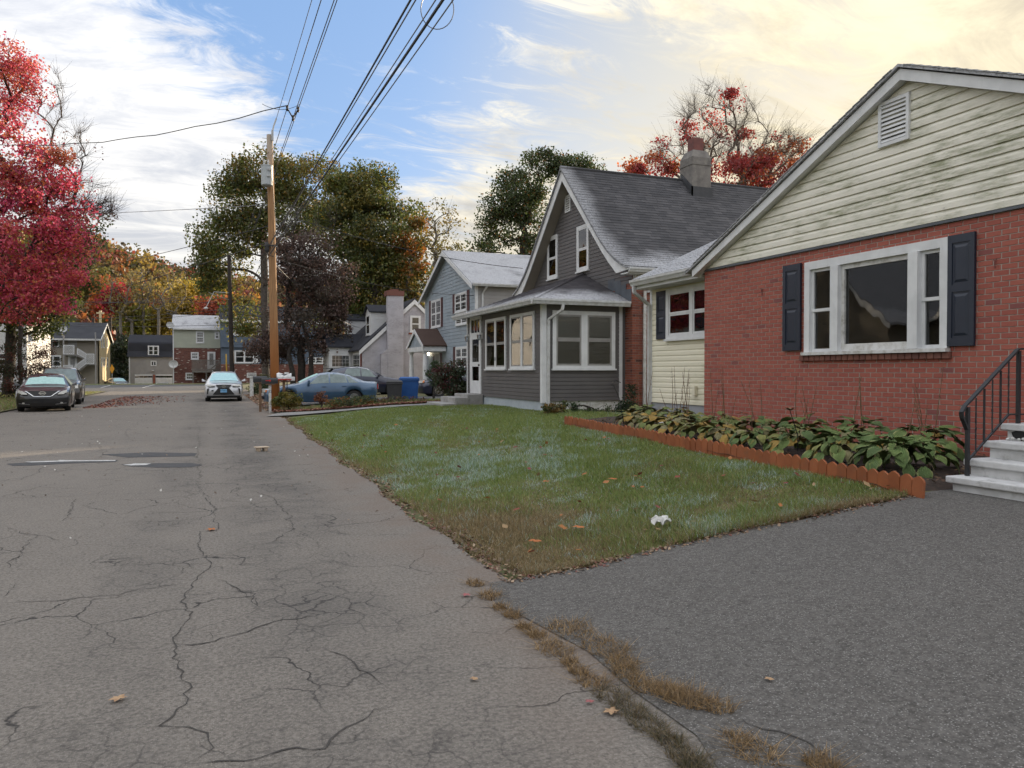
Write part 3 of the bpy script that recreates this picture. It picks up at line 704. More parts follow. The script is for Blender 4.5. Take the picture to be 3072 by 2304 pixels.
def gutter(house, a, b, out, h=0.12, d=0.12, mat='aluminium'):
    """eave trough from a to b (top back edge), out = outward unit vector"""
    a = Vector(a); b = Vector(b); o = Vector(out); up = Vector((0, 0, 1))
    prof = [(0, 0), (d, 0.0), (d, -h * 0.25), (d * 0.85, -h * 0.5), (d * 0.6, -h), (0, -h), (0, -h * 0.9), (d * 0.55, -h * 0.9), (d * 0.9, -0.02), (0.01, -0.015)]
    prof = [(0, 0), (d, 0), (d, -h * 0.3), (d * 0.82, -h * 0.55), (d * 0.62, -h), (0, -h)]
    n = len(prof); vs = [p + o * x + up * z for p in (a, b) for x, z in prof]
    mb = MB(); mb.add(vs, [tuple(range(n)), tuple(range(n, 2 * n))[::-1]] + [(i, (i + 1) % n, n + (i + 1) % n, n + i) for i in range(n)])
    lip = MB()
    g = mb.build('gutter', MATS[mat], house)
    lip.bar(a + o * (d - 0.006) + up * 0.006, b + o * (d - 0.006) + up * 0.006, 0.014, 0.014); lip.build('gutter_lip', MATS[mat], g)
    return g
def downspout(house, pts, w=0.075, d=0.055, mat='aluminium'):
    mb = MB()
    for a, b in zip(pts[:-1], pts[1:]): mb.bar(a, b, w, d, up=(0, 1, 0.2) if abs((Vector(b) - Vector(a)).normalized().z) > 0.9 else (0, 0, 1))
    return mb.build('downspout', MATS[mat], house)

# ================================================================== brick ranch house (right)
BX = 8.6; FB = Fr('-X', BX); BY1 = 12.08; AP = 7.58; BY0 = 2 * AP - BY1
bh = thing('brick_house', 'single storey red brick house with cream sided gable and picture window', 'house', (14, AP, 0.5))
wy1 = on_X(2419, 800, BX).y; wy0 = on_X(2850, 800, BX).y; wz0 = on_X(2419, 1066, BX).z; wz1 = on_X(2419, 789, BX).z
SILL0 = wz0 - 0.085
mb = MB()   # mortar backing with the window opening
for (a, b, c, d) in ((BY0, wy0, 0.30, 3.44), (wy1, BY1, 0.30, 3.44), (wy0, wy1, 0.30, wz0), (wy0, wy1, wz1, 3.44)): mb.box(BX + 0.006, BX + 0.22, a, b, c, d)
bwall = mb.build('brick_wall', MATS['mortar'], bh)
def skipw(u, z): return wy0 < u < wy1 and SILL0 < z < wz1
pieces('brick', brick_list(FB, BY0, BY1, 0.32, 3.44, skip=skipw, seed=3), MATS['brick_red'], bwall, cap=290)
# side return of the corner, towards the wing
FBs = Fr('+Y', BY1)
b2 = brick_list(FBs, BX + 0.005, BX + 0.55, 0.32, 3.44, seed=5)
sw = MB(); sw.box(BX + 0.22, 19, BY1 - 0.3, BY1 - 0.006, 0.3, 3.40); sw = sw.build('side_wall', MATS['mortar'], bh)
pieces('brick', b2, MATS['brick_red'], sw, cap=0)
o = MB(); o.box(BX + 0.3, 20, BY0, BY0 + 0.3, 0.3, 3.4); o.box(19.7, 20, BY0 + 0.3, BY1 - 0.3, 0.3, 3.4); o.build('rear_wall', MATS['mortar'], bh)
# rowlock sill
rw = []
n = 24
for i in range(n):
    a = wy0 - 0.04 + (wy1 - wy0 + 0.14) * i / n; w = (wy1 - wy0 + 0.14) / n
    rw.append(M4(Vector((BX - 0.025 + 0.05, a + w / 2, wz0 - 0.045)), Vector((0, w - 0.010, 0)), Vector((0.15, 0, 0)), Vector((0.0, 0, 0.085))))
sb = MB(); sb.box(BX - 0.012, BX + 0.1, wy0 - 0.035, wy1 + 0.095, wz0 - 0.082, wz0 - 0.008); sb = sb.build('brick_sill', MATS['mortar_old'], bh)
pieces('sill_brick', rw, MATS['brick_sill'], sb)
# picture window: set in the opening
FW = Fr('-X', BX + 0.05)
pw = MB()
T = 0.11
FW.box(pw, wy0, wy0 + T, 0, 0.09, wz0, wz1); FW.box(pw, wy1 - T, wy1, 0, 0.09, wz0, wz1); FW.box(pw, wy0 + T, wy1 - T, 0, 0.088, wz1 - 0.12, wz1); FW.box(pw, wy0 + T, wy1 - T, 0, 0.10, wz0, wz0 + 0.05)
m1 = on_X(2512, 900, BX).y; m2 = on_X(2748, 900, BX).y   # mullion centres
for c in (m1, m2): FW.box(pw, c - 0.075, c + 0.075, 0, 0.12, wz0 + 0.05, wz1 - 0.12)
pic = pw.build('picture_window', MATS['white_paint'], bh)
tb = MB(); FW.box(tb, wy0 - 0.02, wy1 + 0.02, 0.0, 0.14, wz0 - 0.001, wz0 + 0.045); tb.build('wooden_sill', MATS['worn_white'], pic)
fx = MB()   # fixed sash of the middle light
a, b = m2 + 0.075, m1 - 0.075; za, zb = wz0 + 0.05, wz1 - 0.12
FW.box(fx, a, a + 0.05, -0.02, 0.045, za, zb); FW.box(fx, b - 0.05, b, -0.02, 0.045, za, zb); FW.box(fx, a + 0.05, b - 0.05, -0.02, 0.044, zb - 0.07, zb); FW.box(fx, a + 0.05, b - 0.05, -0.02, 0.044, za, za + 0.10)
fx.build('fixed_sash', MATS['worn_white'], pic)
q = MB(); FW.box(q, a + 0.045, b - 0.045, 0.004, 0.010, za + 0.09, zb - 0.065); q.build('pane', MATS['pane_dark'], pic)
for (a, b) in ((wy0 + T, m2 - 0.075), (m1 + 0.075, wy1 - T)):
    zm = (za + zb) / 2; s = MB(); e = 0.045
    for (c, d, n0, n1) in ((za, zm + 0.02, -0.01, 0.03), (zm - 0.02, zb, 0.0, 0.045)):
        FW.box(s, a, a + e, n0, n1, c, d); FW.box(s, b - e, b, n0, n1, c, d); FW.box(s, a + e, b - e, n0, n1 - 0.001, c, c + e); FW.box(s, a + e, b - e, n0, n1 - 0.001, d - e, d)
        q = MB(); FW.box(q, a + e * 0.9, b - e * 0.9, n0 + 0.012, n0 + 0.017, c + e * 0.9, d - e * 0.9); q.build('pane', MATS['pane'], pic)
    s.build('sash', MATS['white_paint'], pic)
    q = MB(); FW.box(q, a, b, -0.22, -0.20, za, zm); q.build('curtain', MATS['curtain'], pic)
rm = MB(); rm.add([(BX + 0.28, wy0 - .6, 0.9), (BX + 3.2, wy0 - .6, 0.9), (BX + 3.2, wy1 + .6, 0.9), (BX + 0.28, wy1 + .6, 0.9), (BX + 0.28, wy0 - .6, 3.4), (BX + 3.2, wy0 - .6, 3.4), (BX + 3.2, wy1 + .6, 3.4), (BX + 0.28, wy1 + .6, 3.4)],
                  [(0, 1, 2, 3), (4, 5, 6, 7), (0, 1, 5, 4), (1, 2, 6, 5), (2, 3, 7, 6)])
rm.build('room', MATS['interior'], bh)
# shutters
shutter(bh, FB, on_X(2407, 900, BX).y, on_X(2354, 900, BX).y, on_X(2380, 1052, BX).z, on_X(2380, 794, BX).z)
shutter(bh, FB, on_X(2930, 900, BX).y, on_X(2849, 900, BX).y, on_X(2890, 1038, BX).z, on_X(2890, 702, BX).z)
for (x, y) in ((2987, 790), (2288, 876)):   # iron shutter dogs
    p = on_X(x, y, BX); d = MB(); d.tube([(BX - 0.012, p.y - 0.018, p.z + 0.05), (BX - 0.02, p.y, p.z), (BX - 0.012, p.y + 0.018, p.z + 0.05)], 0.006, 6); d.tube([(BX - 0.016, p.y, p.z), (BX - 0.016, p.y, p.z - 0.055)], 0.007, 6); d.build('shutter_dog', MATS['clay_flue'], bh)
# gable
APZ, EVZ = 5.54, 3.465; SL = (APZ - EVZ) / (12.25 - AP)
FG = Fr('-X', BX - 0.012)
gb = MB(); gb.prism([(BX - 0.01, BY0, 3.44), (BX - 0.01, BY1, 3.44), (BX - 0.01, AP, 3.44 + SL * (BY1 - AP) + 0.0)], (0.10, 0, 0))
gable = gb.build('gable_wall', MATS['cream_siding'], bh)
tr = MB(); tr.box(BX - 0.035, BX + 0.05, BY0, BY1 + 0.02, 3.405, 3.438); tr.build('starter_strip', MATS['flashing'], gable)
zr = lambda y: APZ - 0.16 - SL * abs(y - AP)
siding(gable, FG, 3.445, 5.36, 0.1275, lambda z: AP - (APZ - 0.17 - z) / SL, lambda z: min(BY1 + 0.03, AP + (APZ - 0.17 - z) / SL), MATS['cream_siding'], 'dutch', 0.024)
for s in (1, -1):
    yl = AP + s * (12.25 - AP)
    rk = MB(); rk.prism([(8.44, AP, APZ - 0.02), (8.44, yl, EVZ - 0.02), (8.44, yl, EVZ - 0.15), (8.44, AP, APZ - 0.165)], (0.022, 0, 0))
    k = rk.build('rake_board', MATS['white_paint'], bh)
    sf = MB(); sf.prism([(8.462, AP, APZ - 0.155), (8.462, yl, EVZ - 0.142), (8.462, yl, EVZ - 0.115), (8.462, AP, APZ - 0.128)], (0.14, 0, 0)); sf.build('soffit', MATS['white_paint'], k)
    rf = MB(); yo = AP + s * (12.42 - AP); zo = EVZ - SL * 0.17
    rf.prism([(8.40, AP, APZ), (8.40, yo, zo), (8.40, yo, zo + 0.035), (8.40, AP, APZ + 0.04)], (12, 0, 0)); rp = rf.build('roof', MATS['shingle_wing'], bh)
    # shingle butts showing as a serrated edge on the rake
    L = math.hypot(yo - AP, APZ - zo); nrow = int(L / 0.14)
    e = Vector((1, 0, 0)); sdv = Vector((0, (AP - yo) / L, (APZ - zo) / L))
    if s == 1:
        O_ = Vector((8.385, yo, zo + 0.037)); pieces('shingle', shingle_list(O_, e, sdv, 2, lambda j: (0, 1.2), nrow, seed=9), MATS['shingle_wing'], rp, cap=60)
    else:
        O_ = Vector((8.385, yo, zo + 0.037)); pieces('shingle', shingle_list(O_, e, sdv, 2, lambda j: (0, 0.7), nrow, seed=10), MATS['shingle_wing'], rp, cap=40)
# louvred gable vent
vy1 = on_X(2645, 400, BX).y; vy0 = on_X(2737, 380, BX).y; vz0 = on_X(2645, 447, BX).z; vz1 = on_X(2645, 314, BX).z
FV = Fr('-X', BX - 0.02); v = MB(); e = 0.045
FV.box(v, vy0, vy0 + e, 0, 0.05, vz0, vz1); FV.box(v, vy1 - e, vy1, 0, 0.05, vz0, vz1); FV.box(v, vy0 + e, vy1 - e, 0, 0.049, vz0, vz0 + e); FV.box(v, vy0 + e, vy1 - e, 0, 0.049, vz1 - e, vz1)
vent = v.build('gable_vent', MATS['white_paint'], bh)
v = MB(); FV.box(v, vy0 + e, vy1 - e, 0.002, 0.008, vz0 + e, vz1 - e); v.build('vent_backing', MATS['dark_void'], vent)
for i in range(9):
    z = vz0 + e + (vz1 - vz0 - 2 * e) * (i + 0.5) / 9; v = MB(); h = (vz1 - vz0 - 2 * e) / 9
    v.add([FV.p(u, n_, zz_) for u in (vy0 + e, vy1 - e) for n_, zz_ in ((0.012, z + h * 0.38), (0.02, z + h * 0.45), (0.046, z - h * 0.30), (0.040, z - h * 0.40))], [(0, 1, 2, 3), (7, 6, 5, 4), (0, 4, 5, 1), (1, 5, 6, 2), (2, 6, 7, 3), (3, 7, 4, 0)])
    v.build('slat', MATS['white_paint'], vent)

# ---- cream wing
WX = 9.15; WY1 = 14.83; FWg = Fr('-X', WX)
w_ = MB(); w_.box(WX, WX + 6, BY1 + 0.012, WY1, 0.855, 3.45); wingw = w_.build('wing_wall', MATS['cream_siding_wing'], bh)
w_ = MB(); w_.box(WX + 0.015, WX + 6, BY1 + 0.012, WY1 - 0.015, 0.25, 0.853); w_.build('foundation', MATS['foundation_grey'], bh)
siding(wingw, FWg, 0.86, 3.42, 0.114, lambda z: BY1 + 0.014, lambda z: WY1 - 0.06, MATS['cream_siding_wing'], 'dutch', 0.016)
siding(wingw, Fr('+Y', WY1), 0.86, 4.9, 0.114, lambda z: max(WX + 0.06, WX + (z - 3.55) / 0.45), lambda z: 15.0 - max(0, (z - 3.45) / 0.45), MATS['cream_siding_wing'], 'dutch', 0.016)
w_ = MB(); w_.box(WX - 0.022, WX + 0.06, WY1 - 0.06, WY1 + 0.022, 0.855, 3.47); w_.build('corner_post', MATS['white_paint'], bh)
cy = on_X(2080, 900, WX).y; ly = on_X(2004, 900, WX).y
ww = window(bh, FWg, 2 * cy - ly, ly, on_X(2004, 1018, WX).z, on_X(2004, 868, WX).z, units=[(0, 0.47, 'dh'), (0.53, 1, 'dh')], trim=0.10, proud=0.06, nb=0.02, back='curtain', up_back='interior')
shutter(bh, FWg, ly + 0.005, on_X(1974, 900, WX).y, on_X(1985, 1018, WX).z, on_X(1985, 874, WX).z, n0=0.018)
ub = on_X(2090, 1172, WX); x = MB(); FWg.box(x, ub.y - 0.05, ub.y + 0.05, 0.016, 0.09, ub.z - 0.10, ub.z + 0.10); x.build('meter_box', MATS['cream_siding_wing'], bh, bevel=0.01)
# wing roof
GX = 8.72; GZ = 3.50; S2 = 0.46; L2 = math.hypot(1, S2)
w_ = MB(); w_.prism([(GX, WY1 + 0.05, GZ), (12.6, WY1 + 0.05, GZ + S2 * (12.6 - GX)), (12.6, WY1 + 0.05, GZ + S2 * (12.6 - GX) + 0.06), (GX, WY1 + 0.05, GZ + 0.06)], (0, -(WY1 + 0.05 - 12.2), 0))
wr = w_.build('wing_roof', MATS['shingle_wing'], bh)
e = Vector((0, 1, 0)); sdv = Vector((1 / L2, 0, S2 / L2)); O_ = Vector((GX - 0.02, 12.2, GZ + 0.062))
pieces('shingle', shingle_list(O_, e, sdv, 3, lambda j: (-0.0 - 0.0, WY1 + 0.06 - 12.2), 22, seed=11), MATS['shingle_wing'], wr, cap=260)
w_ = MB(); w_.prism([(GX + 0.01, WY1 + 0.02, GZ - 0.16), (GX + 0.01, WY1 + 0.02, GZ + 0.0), (12.6, WY1 + 0.02, GZ + S2 * (12.6 - GX)), (12.6, WY1 + 0.02, GZ + S2 * (12.6 - GX) - 0.16)], (0, 0.025, 0)); w_.build('wing_rake', MATS['white_paint'], bh)
w_ = MB(); w_.box(GX + 0.02, WX + 0.05, 12.32, WY1 + 0.02, GZ - 0.155, GZ - 0.135); w_.build('eave_soffit', MATS['white_paint'], bh)
w_ = MB(); w_.box(GX, GX + 0.02, 12.32, WY1 + 0.02, GZ - 0.155, GZ + 0.02); w_.build('fascia', MATS['white_paint'], bh)
gutter(bh, (GX - 0.003, 12.30, GZ + 0.035), (GX - 0.003, WY1 + 0.03, GZ + 0.035), (-1, 0, 0))
dy = WY1 - 0.02
downspout(bh, [(GX - 0.06, dy - 0.05, GZ - 0.07), (GX - 0.05, dy - 0.05, GZ - 0.22), (WX - 0.07, dy, GZ - 0.48), (WX - 0.06, dy, GZ - 0.55)])
downspout(bh, [(WX - 0.06, dy, GZ - 0.52), (WX - 0.06, dy, 0.66)]); downspout(bh, [(WX - 0.06, dy, 0.67), (WX - 0.14, dy, 0.55), (WX - 0.22, dy, 0.52)])
# the loose drain pipe lying in the bed
pa = on_Z(1972, 1279, 0.60); pb = on_Z(2050, 1262, 0.62)
mb = MB(); dd = (pb - pa).normalized(); mb.tube([pa, pa + dd * 0.02, pb], [0.075, 0.062, 0.062], 14, cap=False); mb.tube([pb, pa], [0.055, 0.055], 14, cap=False)
dp = mb.build('drain_pipe', MATS['worn_white'], None, loc=(pa.x, pa.y, 0.54), smooth=True); tag(dp, 'white plastic drain pipe lying on mulch below the downspout', 'pipe')

# ---- concrete entry steps with iron railing
YS = 5.33
st = thing('entry_steps', 'grey painted concrete entry steps at the brick house', 'steps', (7.6, 4.4, 0.35))
sx = [6.56, 6.80, 7.06, 7.31]; sz = [0.545, 0.70, 0.865, 1.03]; z_prev = 0.2
rr = random.Random(4)
for i in range(4):
    b = MB(); b.box(sx[i] + 0.045, 8.58, 3.4, YS - 0.045 - 0.0, z_prev, sz[i] - 0.062); b.build('riser', MATS['step_paint'], st, bevel=0.006)
    b = MB(); b.box(sx[i], 8.585, 3.36, YS, sz[i] - 0.064, sz[i]); t_ = b.build('tread', MATS['step_paint'], st, bevel=0.012)
    z_prev = sz[i] - 0.01
# broken out hole under the landing
b = MB(); pts = [(0.0, 0.02), (0.05, 0.055), (0.12, 0.04), (0.17, 0.06), (0.24, 0.03), (0.22, -0.02), (0.14, -0.045), (0.06, -0.03)]
yh = YS - 0.30
b.prism([(sx[3] + 0.035, yh + a - 0.03, sz[3] - 0.115 + c) for a, c in pts], (0.012, 0, 0)); b.build('broken_hole', MATS['dark_void'], st)
for i in range(5):
    b = MB(); c = Vector((sx[3] + 0.02 - 0.03 * (i > 2), yh + 0.03 + i * 0.045, sz[3] - 0.150 + 0.01 * (i % 2))); b.lathe([(0.012, -0.012), (0.02, 0.0), (0.010, 0.014)], c, 'Z', 6); b.build('rubble', MATS['worn_white'], st)
rl = thing('stair_railing', 'black wrought iron handrail on the entry steps', 'railing', (6.7, YS - 0.08, sz[0]))
ry = YS - 0.09
bot = Vector((6.74, ry, sz[0])); topx = 7.44
zt0, zt1 = sz[0] + 0.66, sz[3] + 0.72
def railz(x): return zt0 + (zt1 - zt0) * (x - bot.x) / (topx - bot.x)
b = MB(); b.box(bot.x - 0.016, bot.x + 0.016, ry - 0.016, ry + 0.016, sz[0] - 0.02, zt0); b.build('newel_post', MATS['iron_black'], rl)
b = MB(); b.box(topx - 0.016, topx + 0.016, ry - 0.016, ry + 0.016, sz[3] - 0.02, zt1); b.build('newel_post', MATS['iron_black'], rl)
b = MB()
hp = [(bot.x - 0.005, ry, zt0 - 0.22), (bot.x - 0.035, ry, zt0 - 0.17), (bot.x - 0.075, ry, zt0 - 0.10), (bot.x - 0.085, ry, zt0 - 0.05), (bot.x - 0.04, ry, zt0 + 0.012), (topx - 0.02, ry, zt1 + 0.012), (topx + 0.03, ry, zt1 + 0.02), (8.5, ry, zt1 + 0.02)]
for p, q in zip(hp[:-1], hp[1:]): b.bar(p, q, 0.042, 0.018, up=(0, 0, 1) if abs(q[0] - p[0]) > 0.05 else (1, 0, 0.3))
b.build('handrail', MATS['iron_black'], rl)
b = MB(); lo0 = zt0 - 0.52; lx = topx - 0.14; lo1 = lo0 + (zt1 - zt0) * (lx - bot.x) / (topx - bot.x)
b.bar((bot.x, ry, lo0), (lx, ry, lo1), 0.022, 0.014); b.bar((lx, ry, lo1), (8.5, ry, lo1), 0.022, 0.014); b.build('lower_rail', MATS['iron_black'], rl)
for i in range(1, 6):
    x = bot.x + (lx - bot.x) * i / 5 ; zl = lo0 + (lo1 - lo0) * (x - bot.x) / (lx - bot.x)
    b = MB()
    if i % 2:
        n = 14; vs = []
        for j in range(n + 1):
            z = zl + (railz(x) - zl) * j / n; tt = (0.0 if j < 3 or j > n - 3 else (j - 3) * 0.8)
            vs += [(x + 0.0085 * math.cos(tt + k_ * math.pi / 2), ry + 0.0085 * math.sin(tt + k_ * math.pi / 2), z) for k_ in range(4)]
        b.add(vs, [(j * 4 + k_, j * 4 + (k_ + 1) % 4, j * 4 + 4 + (k_ + 1) % 4, j * 4 + 4 + k_) for j in range(n) for k_ in range(4)])
    else: b.box(x - 0.0075, x + 0.0075, ry - 0.0075, ry + 0.0075, zl, railz(x))
    b.build('baluster', MATS['iron_black'], rl)
# ================================================================== charcoal house with porch
PX = 8.2; PY0, PY1 = 18.7, 25.1; MX = 10.7; RX = 10.3
gh = thing('charcoal_house', 'dark charcoal sided house with steep shingled gable and enclosed porch', 'house', (13, 22, 0.4))
FPf = Fr('-X', PX); FPs = Fr('-Y', PY0)
SB = 0.74; PT = 3.36
# foundation
b = MB(); b.box(PX + 0.02, PX + 0.25, PY0 + 0.02, PY1 - 0.02, 0.15, SB - 0.002); b.build('foundation', MATS['foundation_blue'], gh)
b = MB(); b.box(PX + 0.25, MX, PY0 + 0.02, PY0 + 0.25, 0.15, SB - 0.002); b.build('foundation', MATS['worn_white'], gh)
b = MB(); b.box(PX, PX + 0.12, PY0, PY1, SB, PT); pf = b.build('porch_front_wall', MATS['charcoal_siding'], gh)
b = MB(); b.box(PX + 0.12, MX, PY0, PY0 + 0.12, SB, PT); ps = b.build('porch_side_wall', MATS['charcoal_siding'], gh)
b = MB(); b.box(PX + 0.12, MX, PY1 - 0.12, PY1, SB, PT); b.build('porch_end_wall', MATS['charcoal_siding'], gh)
dl = on_X(1413.6, 1100, PX).y; dr = on_X(1446, 1100, PX).y
siding(pf, FPf, SB, 3.22, 0.108, lambda z: PY0 + 0.05, lambda z: dr - 0.005, MATS['charcoal_siding'])
siding(pf, FPf, SB, 3.22, 0.108, lambda z: dl + 0.005, lambda z: PY1 - 0.05, MATS['charcoal_siding'])
siding(ps, FPs, SB, 3.22, 0.108, lambda z: PX + 0.05, lambda z: MX - 0.20, MATS['charcoal_siding'])
for (x0, x1, y0, y1) in ((PX - 0.03, PX + 0.10, PY0 - 0.03, PY0 + 0.10), (PX - 0.03, PX + 0.06, PY1 - 0.06, PY1 + 0.03)):
    b = MB(); b.box(x0, x1, y0, y1, SB - 0.05, PT); b.build('corner_post', MATS['white_paint'], gh)
b = MB(); b.box(MX - 0.20, MX - 0.10, PY0 - 0.03, PY0 + 0.03, SB, PT); b.build('corner_post', MATS['white_paint'], gh)
# porch windows
def fx_(x): return on_X(x, 1050, PX).y
z0p, z1p = on_X(1500, 1300 * 0 + 1105, PX).z, on_X(1500, 958, PX).z
zz0 = on_X(1560, 1106, PX).z; zz1 = on_X(1605, 933, PX).z
w1 = window(gh, FPf, fx_(1606.5), fx_(1534), zz0, zz1, units=[(0, .46, 'dh'), (.54, 1, 'dh')], trim=.085, sash='storm_frame', back='curtain_tan', up_back='curtain', nb=.024, proud=.055)
w2 = window(gh, FPf, fx_(1521), fx_(1460.5), zz0, zz1, units=[(0, .46, 'dh'), (.54, 1, 'dh')], trim=.085, sash='storm_frame', back='interior', up_back='venetian_blind', nb=.024, proud=.055)
def sx_(x): return on_Y(x, 1050, PY0).x
w3 = window(gh, FPs, sx_(1656), sx_(1843), on_Y(1700, 1106, PY0).z, on_Y(1656, 931, PY0).z, units=[(0, .445, 'dh'), (.555, 1, 'dh')], trim=.105, sash='storm_frame', back='interior', up_back='venetian_blind', nb=.024, proud=.055, bw=.05, meeting=.51)
# house number on the mullion
o = text_part('32', 0.13, MATS['iron_black'], w2); c = Vector((PX - 0.062, fx_(1490), zz0 + 0.30)) - wloc(gh); o.matrix_basis = Matrix.Translation(c) @ Matrix.Rotation(R(-90), 4, 'Z') @ Matrix.Rotation(R(90), 4, 'X')
# door
dz0 = on_X(1430, 1180, PX).z; dz1 = on_X(1430, 950, PX).z
d = MB(); t = .10
FPf.box(d, dr, dr + t, 0, .05, dz0, dz1); FPf.box(d, dl - t, dl, 0, .05, dz0, dz1); FPf.box(d, dr + t, dl - t, 0, .049, dz1 - t, dz1)
ztr = on_X(1430, 1002, PX).z; FPf.box(d, dr + t, dl - t, 0, .048, ztr - .04, ztr + .04)
door = d.build('door', MATS['white_paint'], gh)
u0, u1 = dr + t, dl - t
d = MB(); FPf.box(d, u0, u1, .016, .022, ztr + .04, dz1 - t); d.build('transom_pane', MATS['pane_dark'], door)
d = MB()
for i in (1, 2): x = u0 + (u1 - u0) * i / 3; FPf.box(d, x - .012, x + .012, .02, .034, ztr + .04, dz1 - t)
d.build('transom_bar', MATS['worn_white'], door)
hh = ztr - .04 - dz0
d = MB()
for (a, b_, c, e) in ((u0, u0 + .11, 0, 1), (u1 - .11, u1, 0, 1), (u0 + .11, u1 - .11, 0, .22), (u0 + .11, u1 - .11, .46, .54), (u0 + .11, u1 - .11, .93, 1)): FPf.box(d, a, b_, .012, .04 - .001 * (a > u0), dz0 + hh * c, dz0 + hh * e)
d.build('storm_door', MATS['white_paint'], door)
for (c, e) in ((.22, .46), (.54, .93)):
    d = MB(); FPf.box(d, u0 + .10, u1 - .10, .018, .022, dz0 + hh * c, dz0 + hh * e); d.build('pane', MATS['pane'], door)
    d = MB(); FPf.box(d, u0 + .10, u1 - .10, .008, .012, dz0 + hh * c, dz0 + hh * e); d.build('curtain', MATS['curtain'], door)
d = MB(); FPf.box(d, u0 + .03, u0 + .07, .04, .085, dz0 + hh * .47, dz0 + hh * .50); d.build('door_handle', MATS['iron_black'], door)
# lanterns each side of the door
paint('brass_white', (0.6, 0.6, 0.58), None, .5)
for yy in (dr - 0.06, dl + 0.10):
    zc = on_X(1440, 1012, PX).z; x = PX - .13
    b = MB(); b.box(PX - .05, PX - .014, yy - .05, yy + .05, zc - .06, zc + .14); b.tube([(PX - .04, yy, zc + .10), (PX - .10, yy, zc + .15), (x, yy, zc + .11)], .012, 6); w = b.build('wall_lantern', MATS['brass_white'], gh)
    b = MB(); b.lathe([(.03, .11), (.075, .08), (.08, .07)], (x, yy, zc), 'Z', 8); b.build('lantern_cap', MATS['brass_white'], w)
    b = MB(); b.lathe([(.065, .07), (.05, -.08), (.03, -.11)], (x, yy, zc), 'Z', 8); b.build('lantern_glass', MATS['pane'], w)
# porch roof (hip)
ex, ey, ez = PX - .36, PY0 - .30, 3.42; ht = 4.53; ey1 = PY1 + .35
A, B_, C, D_ = Vector((ex, ey, ez)), Vector((ex, ey1, ez)), Vector((MX, ey, ez)), Vector((MX, ey1, ez))
run = MX - ex; E = Vector((MX, ey + run, ht)); Fv = Vector((MX, ey1 - run, ht))
b = MB(); th = Vector((0, 0, .05))
b.add([A, B_, D_, C, E, Fv], [(0, 1, 5, 4), (0, 4, 3), (1, 2, 5), (0, 3, 2, 1)]); pr = b.build('porch_roof', MATS['shingle_porch'], gh)
sl = math.hypot(run, ht - ez); sv = Vector((run / sl, 0, (ht - ez) / sl)); rows = int(sl / .14)
L1 = shingle_list(A + Vector((-.02, 0, .004)), Vector((0, 1, 0)), sv, 7, lambda j: (run * (j * .14) / sl, (ey1 - ey) - run * (j * .14) / sl), rows, seed=21)
sv2 = Vector((0, run / sl, (ht - ez) / sl))
L2_ = shingle_list(A + Vector((0, -.02, .004)), Vector((1, 0, 0)), sv2, 3, lambda j: (run * (j * .14) / sl, run), rows, seed=22)
pieces('shingle', L1 + L2_, MATS['shingle_porch'], pr, cap=280)
b = MB(); b.tube([A + Vector((0, 0, .03)), E + Vector((0, 0, .03))], .035, 6); b.build('hip_cap', MATS['shingle_porch'], pr)
b = MB(); b.box(ex + .01, MX, ey + .01, ey1 - .01, PT, PT + .03); b.build('soffit', MATS['white_paint'], gh)
gutter(gh, (ex, ey - .0, ez + .01), (ex, ey1, ez + .01), (-1, 0, 0), .13, .12); gutter(gh, (ex - .10, ey, ez + .012), (MX - .05, ey, ez + .012), (0, -1, 0), .13, .12)
zc = ez - .12
downspout(gh, [(PX + .42, ey - .07, zc), (PX + .40, ey - .06, zc - .14), (PX + .14, PY0 - .06, zc - .38), (PX + .14, PY0 - .06, zc - .5)]); downspout(gh, [(PX + .14, PY0 - .06, zc - .46), (PX + .14, PY0 - .055, SB - .12)])
# steps to the porch door
gs = thing('porch_steps', 'weathered grey concrete steps at the porch door', 'steps', (7.6, (dl + dr) / 2, .35))
ym = (dl + dr) / 2
for i, (x0, z1_, z0_) in enumerate(((6.75, .52, .2), (7.2, .70, .2), (7.65, dz0 - .01, .2))):
    b = MB(); b.box(x0, PX - .02 if i == 2 else x0 + .449, ym - (.95 - .12 * i), ym + (.95 - .12 * i), z0_, z1_); b.build('step', MATS['concrete'], gs, bevel=.012)

# main body
GY0, GY1 = 18.3, 26.0; AY = 22.0
b = MB(); gp = [(18.3, 4.40), (18.95, 4.78), (19.35, 5.12), (20.9, 6.66)]
b.prism([(MX, GY0, 3.9), (MX, GY1, 3.9)] + [(MX, 2 * AY - y, z) for y, z in gp] + [(MX, AY, 7.74)] + [(MX, y, z) for y, z in gp[::-1]], (.2, 0, 0)); gw = b.build('gable_wall', MATS['charcoal_siding'], gh)
prof = [(22.0, 7.94), (20.9, 6.82), (19.9, 5.80), (19.35, 5.26), (18.95, 4.92), (18.5, 4.62), (18.15, 4.44), (17.88, 4.34)]   # bell-cast eave
py = [p[0] for p in prof][::-1]; pz = [p[1] for p in prof][::-1]
def roof_half(z):  # half width of the gable under the roof at height z
    zz_ = z + .28
    return AY - float(np.interp(zz_, pz, py))
siding(gw, Fr('-X', MX), 3.95, 7.6, .112, lambda z: max(GY0, AY - roof_half(z)), lambda z: min(GY1, AY + roof_half(z)), MATS['charcoal_siding'])
b = MB(); b.box(MX, MX + .2, GY0, GY1, .3, 3.9); fbk = b.build('front_brick_wall', MATS['mortar_old'], gh)
b = MB(); b.box(MX + .2, 19.5, GY0, GY0 + .2, .3, 4.3); b.box(MX + .2, 19.5, GY1 - .2, GY1, .3, 4.3); b.box(19.3, 19.5, GY0 + .2, GY1 - .2, .3, 4.3); sbk = b.build('side_brick_wall', MATS['mortar_old'], gh)
Fm = Fr('-X', MX - .012); Fs = Fr('-Y', GY0 - .012)
